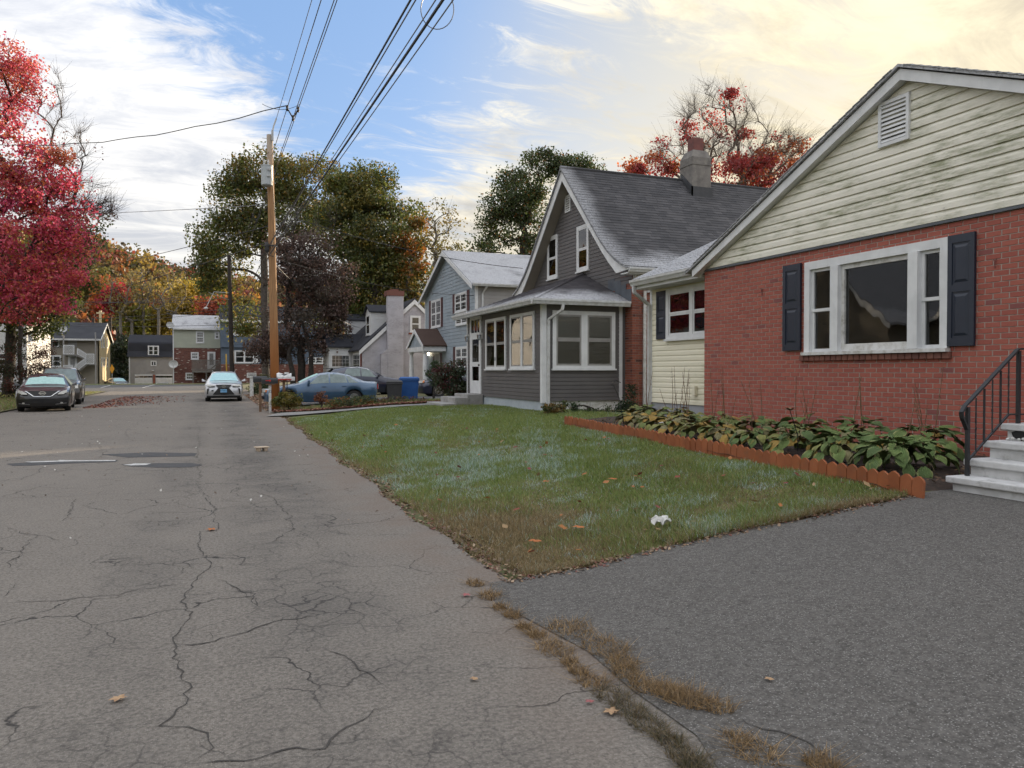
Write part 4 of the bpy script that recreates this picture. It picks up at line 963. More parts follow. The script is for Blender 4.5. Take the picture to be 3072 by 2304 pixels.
pieces('brick', brick_list(Fm, GY0 - .01, 19.95, .36, 4.22, course=.0685, L=.21, seed=31, joint=.012, skip=lambda u, z: (u > 18.68 and z < 3.45) or (z > 3.95 and u > GY0 + 1.1 - (z - 3.95) * 2.0)), MATS['brick_old'], fbk, cap=140)
pieces('brick', brick_list(Fs, MX - .01, 13.6, .36, 4.22, course=.0685, L=.21, seed=32, joint=.012), MATS['brick_old'], sbk, cap=150)
# stepped flashing where the porch roof meets the brick
for i, (ya, yb, za, zb) in enumerate(((18.62, 18.34, 3.46, 3.80), (18.92, 18.62, 3.56, 3.95), (19.25, 18.92, 3.68, 4.10), (19.65, 19.25, 3.83, 4.18))):
    b = MB(); b.box(MX - .022 - .001 * i, MX - .008, yb, ya, za, zb); b.build('step_flashing', MATS['flashing'], gh)
# main roof: both slopes, bell-cast
XR0, XR1 = RX - .06, 19.9
for s in (1, -1):
    P1 = [(AY - s * (AY - y), z) for y, z in prof]
    vs = [(x, y, z + dz_) for x in (XR0, XR1) for dz_ in (-.05, 0) for (y, z) in P1]; n = len(P1)
    fs = []
    for i in range(n - 1):
        fs += [(n + i, n + i + 1, 3 * n + i + 1, 3 * n + i), (i, 2 * n + i, 2 * n + i + 1, i + 1), (i, i + 1, n + i + 1, n + i), (2 * n + i, 3 * n + i, 3 * n + i + 1, 2 * n + i + 1)]
    fs += [(n - 1, 3 * n - 1, 4 * n - 1, 2 * n - 1)]
    b = MB(); b.add(vs, fs); rf = b.build('main_roof', MATS['shingle_main'], gh)
    # rake trim: board following the curve outside, straight inside, with the wide bell at the foot
    out = [(y, z - .03) for y, z in P1]; st_in = []
    for y, z in P1[:4]: st_in.append((y + s * .02 * 0, z - .30))
    foot = AY - s * (AY - 18.55)
    inn = [(AY, 7.94 - .40)] + [(AY - s * (AY - 19.35), 5.26 - .36)] + [(foot, 4.22)] + [(AY - s * (AY - 17.9), 4.24)]
    b = MB(); poly = out + inn[::-1]
    # triangulated band to stay clean for the concave outline
    m = len(out); inn2 = []
    for i in range(m):
        f = i / (m - 1); y = out[i][0]
        zi = float(np.interp(abs(AY - y), [0, AY - 19.35, AY - 18.55, AY - 17.88], [7.54, 4.93, 4.22, 4.25])); inn2.append((y, zi))
    vs = [(RX + dx, y, z) for dx in (0, .025) for (y, z) in out + inn2]; k2 = 2 * m
    fs = []
    for i in range(m - 1):
        fs += [(i, i + 1, m + i + 1, m + i), (k2 + i, k2 + m + i, k2 + m + i + 1, k2 + i + 1), (i, k2 + i, k2 + i + 1, i + 1), (m + i, m + i + 1, k2 + m + i + 1, k2 + m + i)]
    fs += [(m - 1, k2 + m - 1, k2 + 2 * m - 1, 2 * m - 1)]
    b.add(vs, fs); b.build('rake_board', MATS['white_paint'], gh)
    b = MB(); sf = [(y, z - .06) for y, z in inn2 if abs(AY - y) < 3.3]; sf = [(AY - s * (AY - y), z) for y, z in [(22.0, 7.60), (20.9, 6.52), (19.9, 5.5), (19.35, 4.98), (18.7, 4.36)]]
    vs = [(x, y, z) for x in (RX + .025, MX + .01) for y, z in sf]; n2 = len(sf); b.add(vs, [(i, i + 1, n2 + i + 1, n2 + i) for i in range(n2 - 1)]); b.build('soffit', MATS['tan_siding'], gh)
    if s == 1:
        # shingle courses following the curve
        S = [0.0]; Q = [Vector((0, y, z)) for y, z in prof][::-1]
        for a, c in zip(Q[:-1], Q[1:]): S.append(S[-1] + (c - a).length)
        tot = S[-1]
        def at(sv_):
            y = float(np.interp(sv_, S, [q.y for q in Q])); z = float(np.interp(sv_, S, [q.z for q in Q])); return Vector((XR0, y, z))
        def sfun(j):
            p = at(j * .14); q = at(min(tot, j * .14 + .14)); return p + Vector((0, 0, .004)), (q - p).normalized()
        pieces('shingle', shingle_list(None, Vector((1, 0, 0)), None, 9, lambda j: (0, XR1 - XR0), int(tot / .14), seed=41, sfun=sfun), MATS['shingle_main'], rf, cap=295)
        gutter(gh, (RX + .03, 17.90, 4.30), (19.8, 17.90, 4.30), (0, -1, 0), .11, .11)
        b = MB(); b.box(RX + .03, 19.8, 17.92, GY0, 4.16, 4.19); b.build('eave_soffit', MATS['white_paint'], gh)
        b = MB(); b.box(MX + .0, MX + .75, GY0 - .16, GY0 - .014, 4.0, 4.16); b.build('frieze_block', MATS['worn_white'], gh)
b = MB(); b.tube([(XR0, AY, 7.96), (XR1, AY, 7.96)], .05, 6); b.build('ridge_cap', MATS['shingle_main'], gh)
downspout(gh, [(12.3, 17.95, 4.18), (12.3, 17.98, 4.0), (11.55, GY0 - .06, 3.78), (11.1, GY0 - .06, 3.72)]); downspout(gh, [(11.05, GY0 - .06, 3.74), (11.05, GY0 - .055, .55)], mat='worn_white')
# gable windows and vent
def gxy(x, y): return on_X(x, y, MX)
for (xl, xr, yt, yb) in ((1645.5, 1675.5, 708, 836), (1734, 1769.5, 675, 812)):
    a, c = gxy(xr, 760).y, gxy(xl, 760).y
    window(gh, Fr('-X', MX), a, c, gxy((xl + xr) / 2, yb).z, gxy((xl + xr) / 2, yt).z, trim=.10, back='curtain', up_back='interior', nb=.024, proud=.055, meeting=.48)
a, c, z0_, z1_ = gxy(1714.5, 610).y, gxy(1698.5, 610).y, gxy(1706, 637).z, gxy(1706, 586).z
Fv_ = Fr('-X', MX - .012); v = MB(); Fv_.box(v, a, a + .05, 0, .04, z0_, z1_); Fv_.box(v, c - .05, c, 0, .04, z0_, z1_); Fv_.box(v, a + .05, c - .05, 0, .039, z0_, z0_ + .05); Fv_.box(v, a + .05, c - .05, 0, .039, z1_ - .05, z1_)
vent = v.build('gable_vent', MATS['white_paint'], gh)
v = MB(); Fv_.box(v, a + .05, c - .05, .004, .008, z0_ + .05, z1_ - .05); v.build('vent_backing', MATS['storm_frame'], vent)
for i in range(6):
    z = z0_ + .05 + (z1_ - z0_ - .1) * (i + .3) / 6; v = MB(); Fv_.box(v, a + .05, c - .05, .010, .032, z, z + .032); v.build('slat', MATS['white_paint'], vent)
# service conduit on the left rake
b = MB(); p0 = on_X(1594, 792, MX - .06); p1 = on_X(1613, 800, MX - .06); p2 = on_X(1609, 820, MX - .06); p3 = on_X(1592, 868, MX - .06)
b.tube([p0, p1, p2, p3], .025, 6); b.build('conduit', MATS['clay_flue'], gh)
# chimney
cxm = on_Y(2073, 500, AY).x; cw = .37
b = MB(); yb_ = AY - .25
b.box(cxm - cw, cxm + cw, yb_ - cw, yb_ + cw, 7.2, 8.62); ch = b.build('chimney', MATS['stucco_chimney'], gh, bevel=.03)
b = MB(); b.box(cxm - cw - .02, cxm + cw + .02, yb_ - cw - .02, yb_ + cw + .02, 8.35, 8.42); b.build('chimney_band', MATS['stucco_chimney'], ch)
b = MB(); b.prism([(cxm - cw, yb_ - cw, 8.6), (cxm + cw, yb_ - cw, 8.6), (cxm + cw, yb_ + cw, 8.6), (cxm - cw, yb_ + cw, 8.6)], (0, 0, .02))
vs = [(cxm + i * cw, yb_ + j * cw, 8.60) for i, j in ((-1, -1), (1, -1), (1, 1), (-1, 1))] + [(cxm + i * .26, yb_ + j * .26, 8.86) for i, j in ((-1, -1), (1, -1), (1, 1), (-1, 1))]
b = MB(); b.add(vs, [(0, 1, 5, 4), (1, 2, 6, 5), (2, 3, 7, 6), (3, 0, 4, 7), (4, 5, 6, 7), (3, 2, 1, 0)]); b.build('chimney_crown', MATS['stucco_chimney'], ch)
b = MB(); b.box(cxm - .19, cxm + .19, yb_ - .19, yb_ + .19, 8.84, 9.30); b.build('flue', MATS['clay_flue'], ch, bevel=.02)
b = MB(); b.prism([(cxm - cw - .03, yb_ - cw - .03, 7.05), (cxm + cw + .03, yb_ - cw - .03, 7.05), (cxm + cw + .03, yb_ - cw - .03, 7.62), (cxm - cw - .03, yb_ - cw - .03, 7.62)], (0, .04, 0))
b.prism([(cxm - cw - .03, yb_ - cw - .03, 7.05), (cxm - cw - .03, yb_ - cw - .03, 7.62), (cxm - cw - .03, yb_ + .25, 8.16), (cxm - cw - .03, yb_ + .25, 7.8)], (.04, 0, 0)); b.build('chimney_flashing', MATS['tar'], ch)
# ================================================================== pale blue two-storey house
XB = 13.0; YB0, YB1 = 38.4, 48.7; YA = (YB0 + YB1) / 2; ZE = 6.15; ZA = 8.55
bl = thing('blue_house', 'pale blue two storey house with maroon shutters and frosted roof', 'house', (17, YA, .5))
FBl = Fr('-X', XB); SLB = (ZA - ZE) / (YA - YB0 + .25)
b = MB(); b.prism([(XB, YB0, .3), (XB, YB1, .3), (XB, YB1, ZE), (XB, YA, ZA - .15), (XB, YB0, ZE)], (.2, 0, 0)); bw_ = b.build('front_wall', MATS['blue_siding'], bl)
siding(bw_, FBl, .6, ZA - .25, .20, lambda z: max(YB0 + .08, YA - (ZA - .15 - z) / SLB), lambda z: min(YB1 - .08, YA + (ZA - .15 - z) / SLB), MATS['blue_siding'], proud=.022)
b = MB(); b.box(XB + .2, 28, YB0, YB0 + .2, .3, ZE); b.box(XB + .2, 28, YB1 - .2, YB1, .3, ZE); b.box(27.8, 28, YB0 + .2, YB1 - .2, .3, ZE); sw_ = b.build('side_wall', MATS['grey_siding'], bl)  # unseen rear stretched back to block low sun from the road
siding(sw_, Fr('-Y', YB0), .6, ZE, .20, lambda z: XB + .08, lambda z: 28, MATS['grey_siding'], proud=.02)
for y in (YB0, YB1): b = MB(); b.box(XB - .03, XB + .1, y - .03 if y == YB0 else y - .1, y + .1 if y == YB0 else y + .03, .5, ZE); b.build('corner_board', MATS['white_paint'], bl)
for s in (1, -1):
    ye = YA - s * (YA - YB0 + .35); ze = ZE - .1
    b = MB(); b.prism([(XB - .35, YA, ZA), (XB - .35, ye, ze), (XB - .35, ye, ze + .09), (XB - .35, YA, ZA + .10)], (15.6, 0, 0)); b.build('roof', MATS['shingle_frosted'], bl)
    b = MB(); b.prism([(XB - .38, YA, ZA + .04), (XB - .38, ye, ze + .03), (XB - .38, ye, ze - .20), (XB - .38, YA, ZA - .22)], (.03, 0, 0)); b.build('rake_board', MATS['white_paint'], bl)
gutter(bl, (XB - .3, YB0 - .35, ZE - .02), (28, YB0 - .35, ZE - .02), (0, -1, 0), .13, .12)
downspout(bl, [(XB + .5, YB0 - .4, ZE - .12), (XB + .35, YB0 - .06, ZE - .5), (XB + .35, YB0 - .06, .6)], w=.09)
paint('maroon_shutter', (.075, .022, .026), (.055, .018, .02), .5)
def bxy(x, y): return on_X(x, y, XB)
def blwin(xl, xr, yt, yb, shl, shr):
    xm = (xl + xr) / 2
    z0_, z1_ = bxy(xm, yb).z, bxy(xm, yt).z
    window(bl, FBl, bxy(xr, 1000).y, bxy(xl, 1000).y, z0_, z1_, units=[(0, .46, 'dh'), (.54, 1, 'dh')], trim=.09, nb=.024, proud=.06, back='curtain', up_back='interior', muntin=(3, 2), bw=.05)
    for s in (shl, shr):
        if s: shutter(bl, FBl, bxy(s[1], 1000).y, bxy(s[0], 1000).y, z0_ - .03, z1_ + .03, 'maroon_shutter', n0=.026, detail=False)
blwin(1295.5, 1324, 899, 982, (1289, 1295), (1324.5, 1330))
blwin(1367, 1401.5, 878, 935, (1360, 1366.5), (1403, 1410))
blwin(1369, 1404, 1040, 1102, (1361, 1368.5), None)
blwin(1369, 1404, 935.5, 974, None, None)
# portico
PXF = 11.62; py0, py1 = 43.9, 47.5; pya = (py0 + py1) / 2; zr0, ze0 = 4.05, 3.0
po = thing('entry_portico', 'white columned entry portico with brown shingles on pale blue house', 'portico', (12.2, pya, .5))
for s in (1, -1):
    ye = pya - s * (pya - py0 + .25)
    b = MB(); b.prism([(PXF - .1, pya, zr0), (PXF - .1, ye, ze0), (PXF - .1, ye, ze0 + .08), (PXF - .1, pya, zr0 + .09)], (XB - PXF + .08, 0, 0)); b.build('roof', MATS['shingle_brown'], po)
    b = MB(); b.prism([(PXF - .13, pya, zr0 + .05), (PXF - .13, ye, ze0 + .04), (PXF - .13, ye, ze0 - .16), (PXF - .13, pya, zr0 - .2)], (.03, 0, 0)); b.build('rake_board', MATS['white_paint'], po)
b = MB(); b.prism([(PXF, py0 - .05, ze0), (PXF, py1 + .05, ze0), (PXF, pya, zr0 - .05)], (.06, 0, 0)); pg = b.build('pediment', MATS['blue_siding'], po)
siding(pg, Fr('-X', PXF), ze0 + .02, zr0 - .2, .16, lambda z: py0 + (z - ze0) * 1.75, lambda z: py1 - (z - ze0) * 1.75, MATS['blue_siding'], proud=.02)
b = MB(); b.box(PXF - .06, XB - .06, py0 - .15, py1 + .15, ze0 - .28, ze0 - .002); b.build('entablature', MATS['white_paint'], po)
for y in (py0 + .15, py1 - .15):
    b = MB(); b.lathe([(.20, 0), (.20, .08), (.15, .12), (.145, 1.2), (.12, 2.05), (.17, 2.12), (.17, 2.2)], (PXF + .12, y, .52), 'Z', 16); b.build('column', MATS['white_paint'], po, smooth=False)
b = MB(); b.box(PXF - .3, XB - .03, py0, py1, .2, .52); b.build('stoop', MATS['concrete'], po)
b = MB(); FBl.box(b, pya - .55, pya + .55, 0.022, .06, .55, 2.7); dd_ = b.build('front_door', MATS['white_paint'], bl)
b = MB(); FBl.box(b, pya - .4, pya + .4, .06, .07, .65, 2.6); b.build('door_leaf', MATS['grey_siding'], dd_)
for s in (-1, 1): shutter(bl, FBl, pya + s * .8 - .22, pya + s * .8 + .22, .7, 2.65, 'maroon_shutter', n0=.026, detail=False)
emit('lamp_glow', (1.0, .86, .62), 5.0)
lz = on_X(1285, 1062, XB).z; lyy = on_X(1286, 1062, XB - .1).y
b = MB(); b.lathe([(.03, .16), (.08, .1), (.09, .08), (.03, .2)], (XB - .12, lyy, lz), 'Z', 8); b.box(XB - .06, XB - .02, lyy - .05, lyy + .05, lz - .1, lz + .1); lw = b.build('porch_lantern', MATS['plastic_black'], bl)
b = MB(); b.lathe([(.06, -.10), (.075, .08)], (XB - .12, lyy, lz), 'Z', 8); b.build('lit_glass', MATS['lamp_glow'], lw)

# ================================================================== lavender stucco cape
LY = 52.0; LX0, LXA, LZE, LZA = 9.5, 13.1, 3.15, 6.5; LX1 = 2 * LXA - LX0; LYe = 68.0
lv = thing('stucco_house', 'lavender grey stucco cape house with dormers and big chimney', 'house', (13, 58, .4))
b = MB(); b.prism([(LX0, LY, .2), (LX1, LY, .2), (LX1, LY, LZE), (LXA, LY, LZA - .1), (LX0, LY, LZE)], (0, .2, 0)); b.build('gable_wall', MATS['lavender_stucco'], lv)
b = MB(); b.box(LX0, LX0 + .2, LY + .2, LYe, .2, LZE); b.build('front_wall', MATS['lavender_stucco'], lv)
for s in (1, -1):
    xe = LXA - s * (LXA - LX0 + .25); sl_ = (LZA - LZE) / (LXA - LX0); ze = LZA - sl_ * (LXA - LX0 + .25)
    b = MB(); b.prism([(LXA, LY - .12, LZA), (xe, LY - .12, ze), (xe, LY - .12, ze + .1), (LXA, LY - .12, LZA + .1)], (0, LYe - LY + .24, 0)); b.build('roof', MATS['shingle_black'], lv)
    b = MB(); b.prism([(LXA, LY - .15, LZA - .01), (xe, LY - .15, ze - .01), (xe, LY - .15, ze - .30), (LXA, LY - .15, LZA - .32)], (0, .03, 0)); b.build('rake_board', MATS['white_paint'], lv)
# chimney
Fl = Fr('-Y', LY)
def lx(x, Y=LY): return on_Y(x, 1000, Y).x
c0, c1 = lx(1163, LY - .45), lx(1211, LY - .45); zt = on_Y(1187, 872, LY - .45).z
b = MB(); b.box(c0, c1, LY - .45, LY - .002, .2, zt - .35); lc = b.build('chimney', MATS['lavender_stucco'], lv, bevel=.02)
b = MB(); c_ = lx(1144, LY - .45); zs = on_Y(1150, 1062, LY - .45).z; b.prism([(c_, LY - .43, .2), (c0, LY - .43, .2), (c0, LY - .43, zs + .35), (c_, LY - .43, zs)], (0, .42, 0)); b.build('chimney_shoulder', MATS['lavender_stucco'], lc)
b = MB(); b.box(c0 - .04, c1 + .04, LY - .49, LY + .5, zt - .35, zt); b.box(c0 + .25, c1 - .3, LY - .3, LY + .1, zt, zt + .12); b.build('chimney_cap', MATS['brick_sill'], lc)
window(lv, Fl, lx(1230), lx(1262), on_Y(1245, 996, LY).z, on_Y(1245, 947, LY).z, trim=.11, back='curtain', up_back='curtain_tan', proud=.05)
b = MB(); b.box(lx(1230) - .1, lx(1262) + .1, LY - .06, LY, on_Y(1245, 1003, LY).z, on_Y(1245, 998, LY).z); b.build('window_ledge', MATS['brick_old'], lv)
b = MB(); vz = on_Y(1245, 915, LY).z; b.prism([(LXA - .3, LY - .03, vz - .12), (LXA + .3, LY - .03, vz - .12), (LXA, LY - .03, vz + .2)], (0, .03, 0)); b.build('gable_vent', MATS['grey_siding'], lv)
b = MB(); b.tube([(LX0 - .1, LY + .25, LZE - .1), (LX0 - .06, LY + .2, LZE - .3), (LX0 - .06, LY + .2, .3)], .05, 6); b.build('downspout', MATS['brick_old'], lv)
# front bay with its own gable
BYa, BYb, BXF = 56.3, 59.3, 7.87; bze, bzr = 3.30, 4.22; bm_ = (BYa + BYb) / 2
b = MB(); b.box(BXF, LX0, BYa, BYb, .2, bze); bay = b.build('front_bay', MATS['white_siding'], lv)
b = MB(); b.prism([(BXF, BYa, bze), (BXF, BYb, bze), (BXF, bm_, bzr - .05)], (.1, 0, 0)); b.build('bay_gable', MATS['white_siding'], bay)
for s in (1, -1):
    ye = bm_ - s * (bm_ - BYa + .2); b = MB(); b.prism([(BXF - .15, bm_, bzr), (BXF - .15, ye, bze - .06), (BXF - .15, ye, bze + .02), (BXF - .15, bm_, bzr + .09)], (3.0, 0, 0)); b.build('bay_roof', MATS['shingle_black'], lv)
Fy = Fr('-Y', BYa)
window(lv, Fy, on_Y(992, 1090, BYa).x, on_Y(1051, 1090, BYa).x, on_Y(1020, 1103, BYa).z, on_Y(1020, 1063, BYa).z, units=[(0, 1, 'fixed')], trim=.06, back='curtain', muntin=(5, 3), sill=False)
Fx = Fr('-X', LX0)
window(lv, Fx, on_X(1080, 1090, LX0).y, on_X(1059.5, 1090, LX0).y, 1.55 + .0, 2.85, units=[(0, 1, 'fixed')], trim=.1, back='curtain', muntin=(4, 3))
b = MB(); b.box(BXF - .02, BXF, BYa + .4, BYa + 1.5, .5, 2.6); b.build('bay_door', MATS['white_paint'], bay)
# dormers
for (ya, yb) in ((53.4, 55.3), (62.8, 64.7)):
    dx = 10.35; zb, zt_, zr_ = 3.85, 5.70, 6.17; ym_ = (ya + yb) / 2
    b = MB(); b.prism([(dx, ya, zb), (dx, yb, zb), (dx, yb, zt_), (dx, ym_, zr_ - .05), (dx, ya, zt_)], (2.6, 0, 0)); dm = b.build('dormer', MATS['white_siding'], lv)
    for s in (1, -1):
        ye = ym_ - s * (ym_ - ya + .12); b = MB(); b.prism([(dx - .15, ym_, zr_), (dx - .15, ye, zt_ - .06), (dx - .15, ye, zt_ + .02), (dx - .15, ym_, zr_ + .08)], (2.9, 0, 0)); b.build('dormer_roof', MATS['shingle_black'], dm)
    window(lv, Fr('-X', dx), ya + .3, yb - .3, zb + .25, zt_ - .15, trim=.1, back='interior', nb=.012)
    siding(dm, Fr('-Y', ya), zb, zt_, .22, lambda z: max(dx + .02, dx + (z - 3.95) / .93 * 0), lambda z: dx + max(.3, (z - 3.85) / .93 + .1), MATS['white_siding'], proud=.015)

# ================================================================== far row across the lot
def simple_house(name, label, cat, x0, x1, Y, depth, zb, ze, zr, roofmat, overhang=.3):
    h = thing(name, label, cat, ((x0 + x1) / 2, Y, zb)); return h
# -- tan house with outside stair
TY = 101.0
def tx(x, Y=TY): return on_Y(x, 1050, Y).x
def tz(y, x=200, Y=TY): return on_Y(x, y, Y).z
th_ = thing('tan_house', 'tan two storey house with zigzag lattice outside stairs and sunlit coloured side wall', 'house', (tx(200), TY + 5, -1.0))
t0, t1 = tx(60), tx(297); TYe = on_X(330, 1050, t1).y
tze = tz(1012, 297); tym = (TY + TYe) / 2; tzr = on_X(315, 972, t1).z
tze = min(tze, 5.9)
b = MB(); b.box(t0, t1, TY, TY + .2, -1.3, tze); tw = b.build('front_wall', MATS['tan_siding'], th_)
siding(tw, Fr('-Y', TY), -1.2, tze, .24, lambda z: t0, lambda z: t1 - .12, MATS['tan_siding'], proud=.025)
b = MB(); b.prism([(t1, TY, -1.3), (t1, TYe, -1.3), (t1, TYe, tze), (t1, tym, tzr - .1), (t1, TY, tze)], (-.2, 0, 0)); tsd = b.build('gable_wall', MATS['sunlit_tan_and_pole'], th_)
siding(tsd, Fr('+X', t1), -1.2, tzr - .2, .24, lambda z: max(TY + .1, TY + (z - tze) / (tzr - tze) * (tym - TY)), lambda z: min(TYe - .1, TYe - (z - tze) / (tzr - tze) * (TYe - tym)), MATS['sunlit_tan_and_pole'], proud=.025)
for s in (1, -1):
    ye = tym - s * (tym - TY + .9); ze = tze - (tzr - tze) * .9 / (tym - TY)
    b = MB(); b.prism([(t0 - .3, tym, tzr), (t0 - .3, ye, ze), (t0 - .3, ye, ze + .12), (t0 - .3, tym, tzr + .12)], (t1 - t0 + .6, 0, 0)); b.build('roof', MATS['shingle_black'], th_)
    b = MB(); b.prism([(t1 + .3, tym, tzr + .08), (t1 + .3, ye, ze + .1), (t1 + .3, ye, ze - .15), (t1 + .3, tym, tzr - .2)], (.04, 0, 0)); b.build('rake_board', MATS['white_paint'], th_)
b = MB(); b.box(t0 - .3, t1 + .3, TY - .98, TY - .9, tze - .42, tze - .22); b.build('eave_frost', MATS['worn_white'], th_)
FT = Fr('-Y', TY)
for (xl, xr, yt, yb) in ((134, 179, 1008, 1041), (134, 183.5, 1066, 1101)):
    window(th_, FT, tx(xl), tx(xr), tz(yb), tz(yt), units=[(0, .47, 'dh'), (.53, 1, 'dh')], trim=.12, nb=.028, back='curtain' if yt > 1050 else 'interior', proud=.06)
b = MB(); FT.box(b, tx(140), tx(153), .07, .45, tz(1037), tz(1028)); ac = b.build('air_conditioner', MATS['white_paint'], th_)
for (xl, xr, yt, yb) in ((204, 231, 1066, 1102),):
    b = MB(); FT.box(b, tx(xl), tx(xr), .02, .08, tz(yb) - .3, tz(yt)); dd_ = b.build('door', MATS['white_paint'], th_)
    b = MB(); FT.box(b, tx(xl + 7), tx(xr - 6), .08, .09, tz(yb), tz(yt + 6)); b.build('door_glass', MATS['curtain'], dd_)
b = MB(); FT.box(b, tx(204), tx(231), .02, .06, tz(1040), tz(1012)); b.build('door', MATS['grey_siding'], th_)
for (xl, xr) in ((302.5, 305.5), (309.5, 312.5), (319.5, 322.5)):
    for (yt, yb) in ((1012, 1044), (1072, 1100)):
        ya, yb_ = on_X(xl, 1050, t1).y, on_X(xr, 1050, t1).y
        window(th_, Fr('+X', t1), ya, yb_, on_X(xl, yb, t1).z, on_X(xl, yt, t1).z, trim=.12, nb=.028, back='interior', proud=.06, sill=False)
# lattice stair
def lattice(parent, quad, n):
    """diagonal lattice panel on the quad (a,b,c,d) in the plane y=const, each strip a real lath"""
    a, b_, c, d = [Vector(q) for q in quad]; mb = MB(); w = (b_ - a).length
    fr_ = [(a, b_), (b_, c), (c, d), (d, a)]
    for p, q in fr_: mb.bar(p, q, .05, .07, up=(0, 0, 1) if abs((q - p).normalized().z) < .9 else (1, 0, 0))
    for i in range(-n, 2 * n):
        for s in (0, 1):
            pts = []
            for t in (0, 1):
                u = i / n + (t if s == 0 else -t) * (1.0); 
                pts.append((u, t))
            (u0_, v0_), (u1_, v1_) = pts
            # clip to u in 0..1
            lo, hi = 0.0, 1.0
            du = u1_ - u0_
            t_a, t_b = (0 - u0_) / du, (1 - u0_) / du
            if t_a > t_b: t_a, t_b = t_b, t_a
            lo, hi = max(lo, t_a), min(hi, t_b)
            if hi - lo < .02: continue
            P = lambda t: (a.lerp(b_, min(1, max(0, u0_ + du * t)))).lerp(d.lerp(c, min(1, max(0, u0_ + du * t))), t)
            mb.bar(P(lo), P(hi), .03, .055, up=(0, 1, 0))
    return mb.build('lattice_panel', MATS['white_paint'], parent)
LYp = TY - 1.3
def lp(x, y): p = on_Y(x, y, LYp); return (p.x, LYp, p.z)
stair = thing('outside_stair', 'zigzag white lattice stair on the tan house front', 'stair', (tx(250), LYp, -1.2))
lattice(stair, [lp(190, 1062), lp(222, 1062), lp(222, 1036), lp(190, 1036)], 6)
lattice(stair, [lp(232, 1062), lp(258, 1075), lp(258, 1061), lp(232, 1045)], 5)
lattice(stair, [lp(258, 1091), lp(282, 1091), lp(282, 1062), lp(258, 1062)], 5)
lattice(stair, [lp(224, 1117), lp(258, 1091), lp(258, 1074), lp(224, 1098)], 6)
lattice(stair, [lp(190, 1106), lp(218, 1106), lp(218, 1096), lp(190, 1096)], 6)
b = MB(); a = Vector(lp(190, 1063)); c = Vector(lp(224, 1063)); b.box(a.x, c.x, LYp + .05, TY - .03, a.z - .12, a.z); a = Vector(lp(256, 1092)); c = Vector(lp(284, 1092)); b.box(a.x, c.x, LYp + .05, TY - .03, a.z - .12, a.z); b.build('landing', MATS['storm_frame'], stair)
for (p, q) in ((lp(224, 1062), lp(258, 1078)), (lp(224, 1119), lp(258, 1093))):
    p, q = Vector(p), Vector(q); n_ = 9
    for i in range(n_):
        c = p.lerp(q, (i + .5) / n_); b = MB(); b.box(c.x - .18, c.x + .18, LYp + .06, TY - .2, c.z - .06, c.z); b.build('tread', MATS['storm_frame'], stair)
for x in (190, 286): b = MB(); a = Vector(lp(x, 1015)); b.box(a.x - .06, a.x + .06, LYp + .02, LYp + .14, -1.3, 6.0 if x > 200 else 5.6); b.build('post', MATS['storm_frame'], stair)
def dish(loc, r, yaw, label, pole):
    d = thing('satellite_dish', label, 'satellite dish', loc, yaw)
    b = MB(); n = 14; vs = [(0, .10 * r, 0)]
    for k in range(n): t = 2 * math.pi * k / n; vs += [(r * .55 * math.cos(t), .05 * r, r * .42 * math.sin(t)), (r * math.cos(t), -.12 * r, r * .78 * math.sin(t))]
    fs = []
    for k in range(n): k2 = (k + 1) % n; fs += [(0, 1 + 2 * k, 1 + 2 * k2), (1 + 2 * k, 2 + 2 * k, 2 + 2 * k2, 1 + 2 * k2)]
    back = [(x, y + .03, z) for x, y, z in vs]; m_ = len(vs); fs += [tuple(m_ + i for i in f[::-1]) for f in fs]
    b.add(vs + back, fs); b.build('reflector', MATS['aluminium'], d, local=True)
    b = MB(); b.tube([(0, .08, 0), (0, .12, -pole * .5), (0, .12, -pole)], .03, 6); b.build('mast', MATS['aluminium'], d, local=True)
    b = MB(); b.tube([(0, 0, -.7 * r), (r * .5, -.55, -.3 * r)], .02, 5); b.box(r * .5 - .06, r * .5 + .06, -.62, -.5, -.3 * r - .05, -.3 * r + .07); b.build('feed_arm', MATS['aluminium'], d, local=True); return d
p = on_Y(186, 986, TY - .4); dish((p.x, p.y, p.z), .52, .2, 'grey satellite dish on the tan house roof edge', 1.0)

# -- grey garage building
GYy = 113.0
def qx(x): return on_Y(x, 1100, GYy).x
def qz(y, x=450): return on_Y(x, y, GYy).z
gg = thing('garage_building', 'low grey building with black mansard and two white garage doors', 'building', (qx(450), GYy + 4, -1.3))
g0, g1 = qx(387), qx(519)
b = MB(); b.box(g0, g1, GYy, GYy + 8, -2.2, qz(1071)); gw_ = b.build('wall', MATS['grey_siding'], gg)
b = MB(); b.prism([(g0 - .2, GYy - .25, qz(1071)), (g0 - .2, GYy - .1, qz(1071)), (g0 - .2, GYy + 1.4, qz(1026)), (g0 - .2, GYy + 3.2, qz(1004)), (g0 - .2, GYy + 3.0, qz(1004) + .1), (g0 - .2, GYy + 1.2, qz(1026) + .05)], (g1 - g0 + .4, 0, 0)); b.build('mansard_roof', MATS['shingle_black'], gg)
b = MB(); b.box(g0, g1, GYy + .3, GYy + 8, qz(1071), qz(1030)); b.build('attic_wall', MATS['shingle_black'], gg)
b = MB(); b.prism([(qx(406), GYy + 1.55, qz(1023)), (qx(475), GYy + 1.55, qz(1023)), (qx(477), GYy + 2.6, qz(1013)), (qx(409), GYy + 2.6, qz(1013))], (0, -.02, .04)); b.build('frost_patch', MATS['worn_white'], gg)
FGg = Fr('-Y', GYy)
Fa = Fr('-Y', GYy - .02)
window(gg, Fr('-Y', GYy + .28), qx(444), qx(477), qz(1066), qz(1037), units=[(0, .46, 'dh'), (.54, 1, 'dh')], trim=.12, back='curtain', proud=.35, nb=.3, sill=False)
